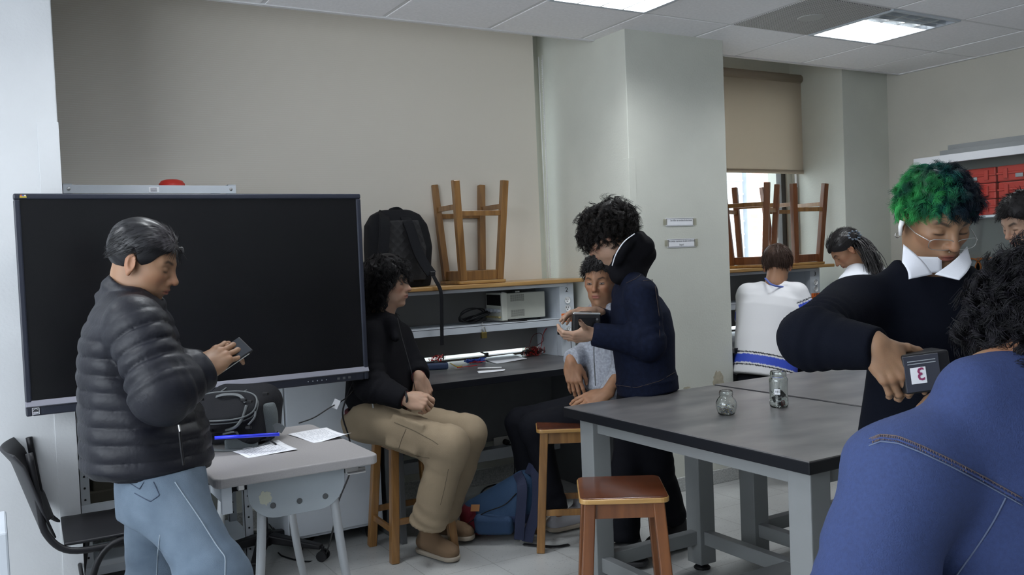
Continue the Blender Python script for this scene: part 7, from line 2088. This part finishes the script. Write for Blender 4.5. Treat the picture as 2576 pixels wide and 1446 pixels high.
Rt = np.stack([bF[:, 0] * -1, bF[:, 2], -np.cross(bF[:, 0], bF[:, 2])], 1)
text_mesh('3', .040, face + sg_ * .0024 - bF[:, 0] * .017 - bF[:, 2] * .003, Rt, mat('plum_ink', (.28, .04, .12), .7), 'number', stk, bold=.0004)

# ================= 8. curly dark hair and blue denim jacket, from behind
f = nrm(HF * .88 - HR * .20); d0 = 1.45
J = dict(neck=D(2520, 965, 1.46), hip=D(2700, 1850, 1.52), shL=D(2275, 1195, 1.42), shR=D(2820, 1110, 1.50), elL=D(2165, 1560, 1.36), elR=D(2930, 1560, 1.45),
         wrL=D(2290, 1540, 1.62), wrR=D(2760, 1400, 1.8), hpL=D(2600, 1880, 1.5), hpR=D(2790, 1880, 1.5), knL=D(2500, 1760, 1.86), knR=D(2740, 1760, 1.9),
         anL=D(2500, 2200, 1.80), anR=D(2740, 2200, 1.85))
hc = D(2612, 858, 1.50); hf = nrm(HF * .80 - HR * .45 - UZ * .20)
P8, R8 = person('seated person with curly black hair and a blue denim jacket, back to the camera', V3(1.5, .82, .6), J, SKIN['olive'], dict(c=hc, f=hf, sc=1.0), [])
def den(v):
    ax = nrm(D(2530, 975, 1.46) - J['hip'])
    L = float(np.linalg.norm(D(2530, 975, 1.46) - J['hip']))
    v.d = v.loft(J['hip'], ax, RT(f), [(0, .17, .13, .0), (L - .35, .18, .13, .0), (L - .22, .19, .125, .0), (L - .12, .175, .11, .0), (L - .05, .11, .085, .0), (L, .06, .055, 0)], soft=.02)
    for s in 'RL': v.add(v.cap(lerp(D(2530, 985, 1.46), J['sh' + s], .25), J['sh' + s], .062, .072), .07)
    v.add(sleeve(v, J['shL'], J['elL'], J['wrL'], (.088, .080, .055), .004, seed=4, crease=.006), .04)
    v.add(sleeve(v, J['shR'], J['elR'], J['wrR'], (.085, .075, .055), .004, seed=9), .04)
    v.add(v.cap(D(2450, 972, 1.43), D(2620, 950, 1.46), .05, .06), .04)
    v.d = v.d - .005 * v.noise(8, 13) - .006 * ridge(v, 9, 3, (1, 1, .6))
lo, hi = bounds([J[k] for k in ('neck', 'hip', 'shR', 'shL', 'elR', 'elL', 'wrR', 'wrL')], .14)
v = Vol(lo, hi, .0075); den(v); Vt, Ft = v.mesh()
C = np.tile(np.array((.022, .039, .128)), (len(Vt), 1))
wv = np.clip(.5 + .25 * wob(Vt[:, 0], Vt[:, 1], Vt[:, 2], 9, 2), 0, 1)[:, None]
C = C * (1 - .35 * wv) + np.array((.050, .085, .215)) * .35 * wv
P8j = mesh_obj('denim_jacket', [(Vt, Ft)], M['denim'], P8, cols=C)
yk = [(2186, 1112), (2215, 1101), (2260, 1106), (2320, 1130), (2400, 1168), (2480, 1210), (2572, 1262)]
M['yk'] = mat('denim_seam', (.035, .055, .16), .9)
stitched(P8, Vt, yk, .0020, M['yk'], 'yoke_seam', 60)
stitched(P8, Vt, [(x, y + 9) for x, y in yk], .0013, M['threadl'], 'stitching', 60)
stitched(P8, Vt, [(x, y - 9) for x, y in yk], .0010, M['thread'], 'stitching', 60)
st_ = MB(); yy_ = bez([(x, y, 0) for x, y in yk], 66)
for q_ in yy_[3:-2]:
    a_ = on_surf(Vt, q_[0], q_[1] - 9, .010); b_ = on_surf(Vt, q_[0] + 2, q_[1] + 6, .010)
    if np.linalg.norm(a_ - b_) < .03: st_.tube([a_, b_], .0008, 4)
st_.build('cross_stitching', M['thread'], P8)
p2_ = bez([on_surf(Vt, *q_, .010, .0015) for q_ in ((2530, 1252), (2500, 1310), (2462, 1370), (2412, 1440), (2385, 1480))], 24)
seam(P8, p2_, .0014, M['threadl'], 'stitching', 24); seam(P8, p2_ + HR * .018, .0016, mat('denim_seam_dark', (.03, .05, .15), .9), 'back_seam', 24)
def pants8(v):
    v.d = v.loft(J['hip'] - UZ * .05, UZ, RT(f), [(-.05, .14, .13, 0), (.0, .17, .14, 0), (.10, .165, .13, 0)], soft=.03)
    v.add(leg(v, J['hpR'], J['knR'], J['anR'], (.09, .07, .06)), .05); v.add(leg(v, J['hpL'], J['knL'], J['anL'], (.09, .07, .06)), .05)
lo, hi = bounds([J[k] for k in ('hpR', 'hpL', 'knR', 'knL', 'anR', 'anL', 'hip')], .17)
field('trousers', lo, hi, .013, pants8, M['darkpants'], P8)
for s in 'RL':
    a = J['an' + s] * V3(1, 1, 0) + V3(0, 0, .09); shoe(P8, a, a + f * .18, M['shoe_k'], M['soled'])
zm8 = [(-.20, -.15), (-.02, -.13), (.01, -.03), (.03, -.02), (.06, .02), (.09, .03), (.14, .04)]
hairdo(P8, hc, R8, 1.0, zm8, M['hair'], wavy((.003, .003, .004), (.009, .008, .012)), grow=1.15, amp=.011, freq=38, n=9000, seed=58, back=.012, zc=-.016, rz=.145,
       strand=dict(length=.046, r=.0010, clump=650, nseg=10, curl=.0105, freq=1.3, grav=.7, jit=.45, crown=.7, nb=.5, taper=.3))
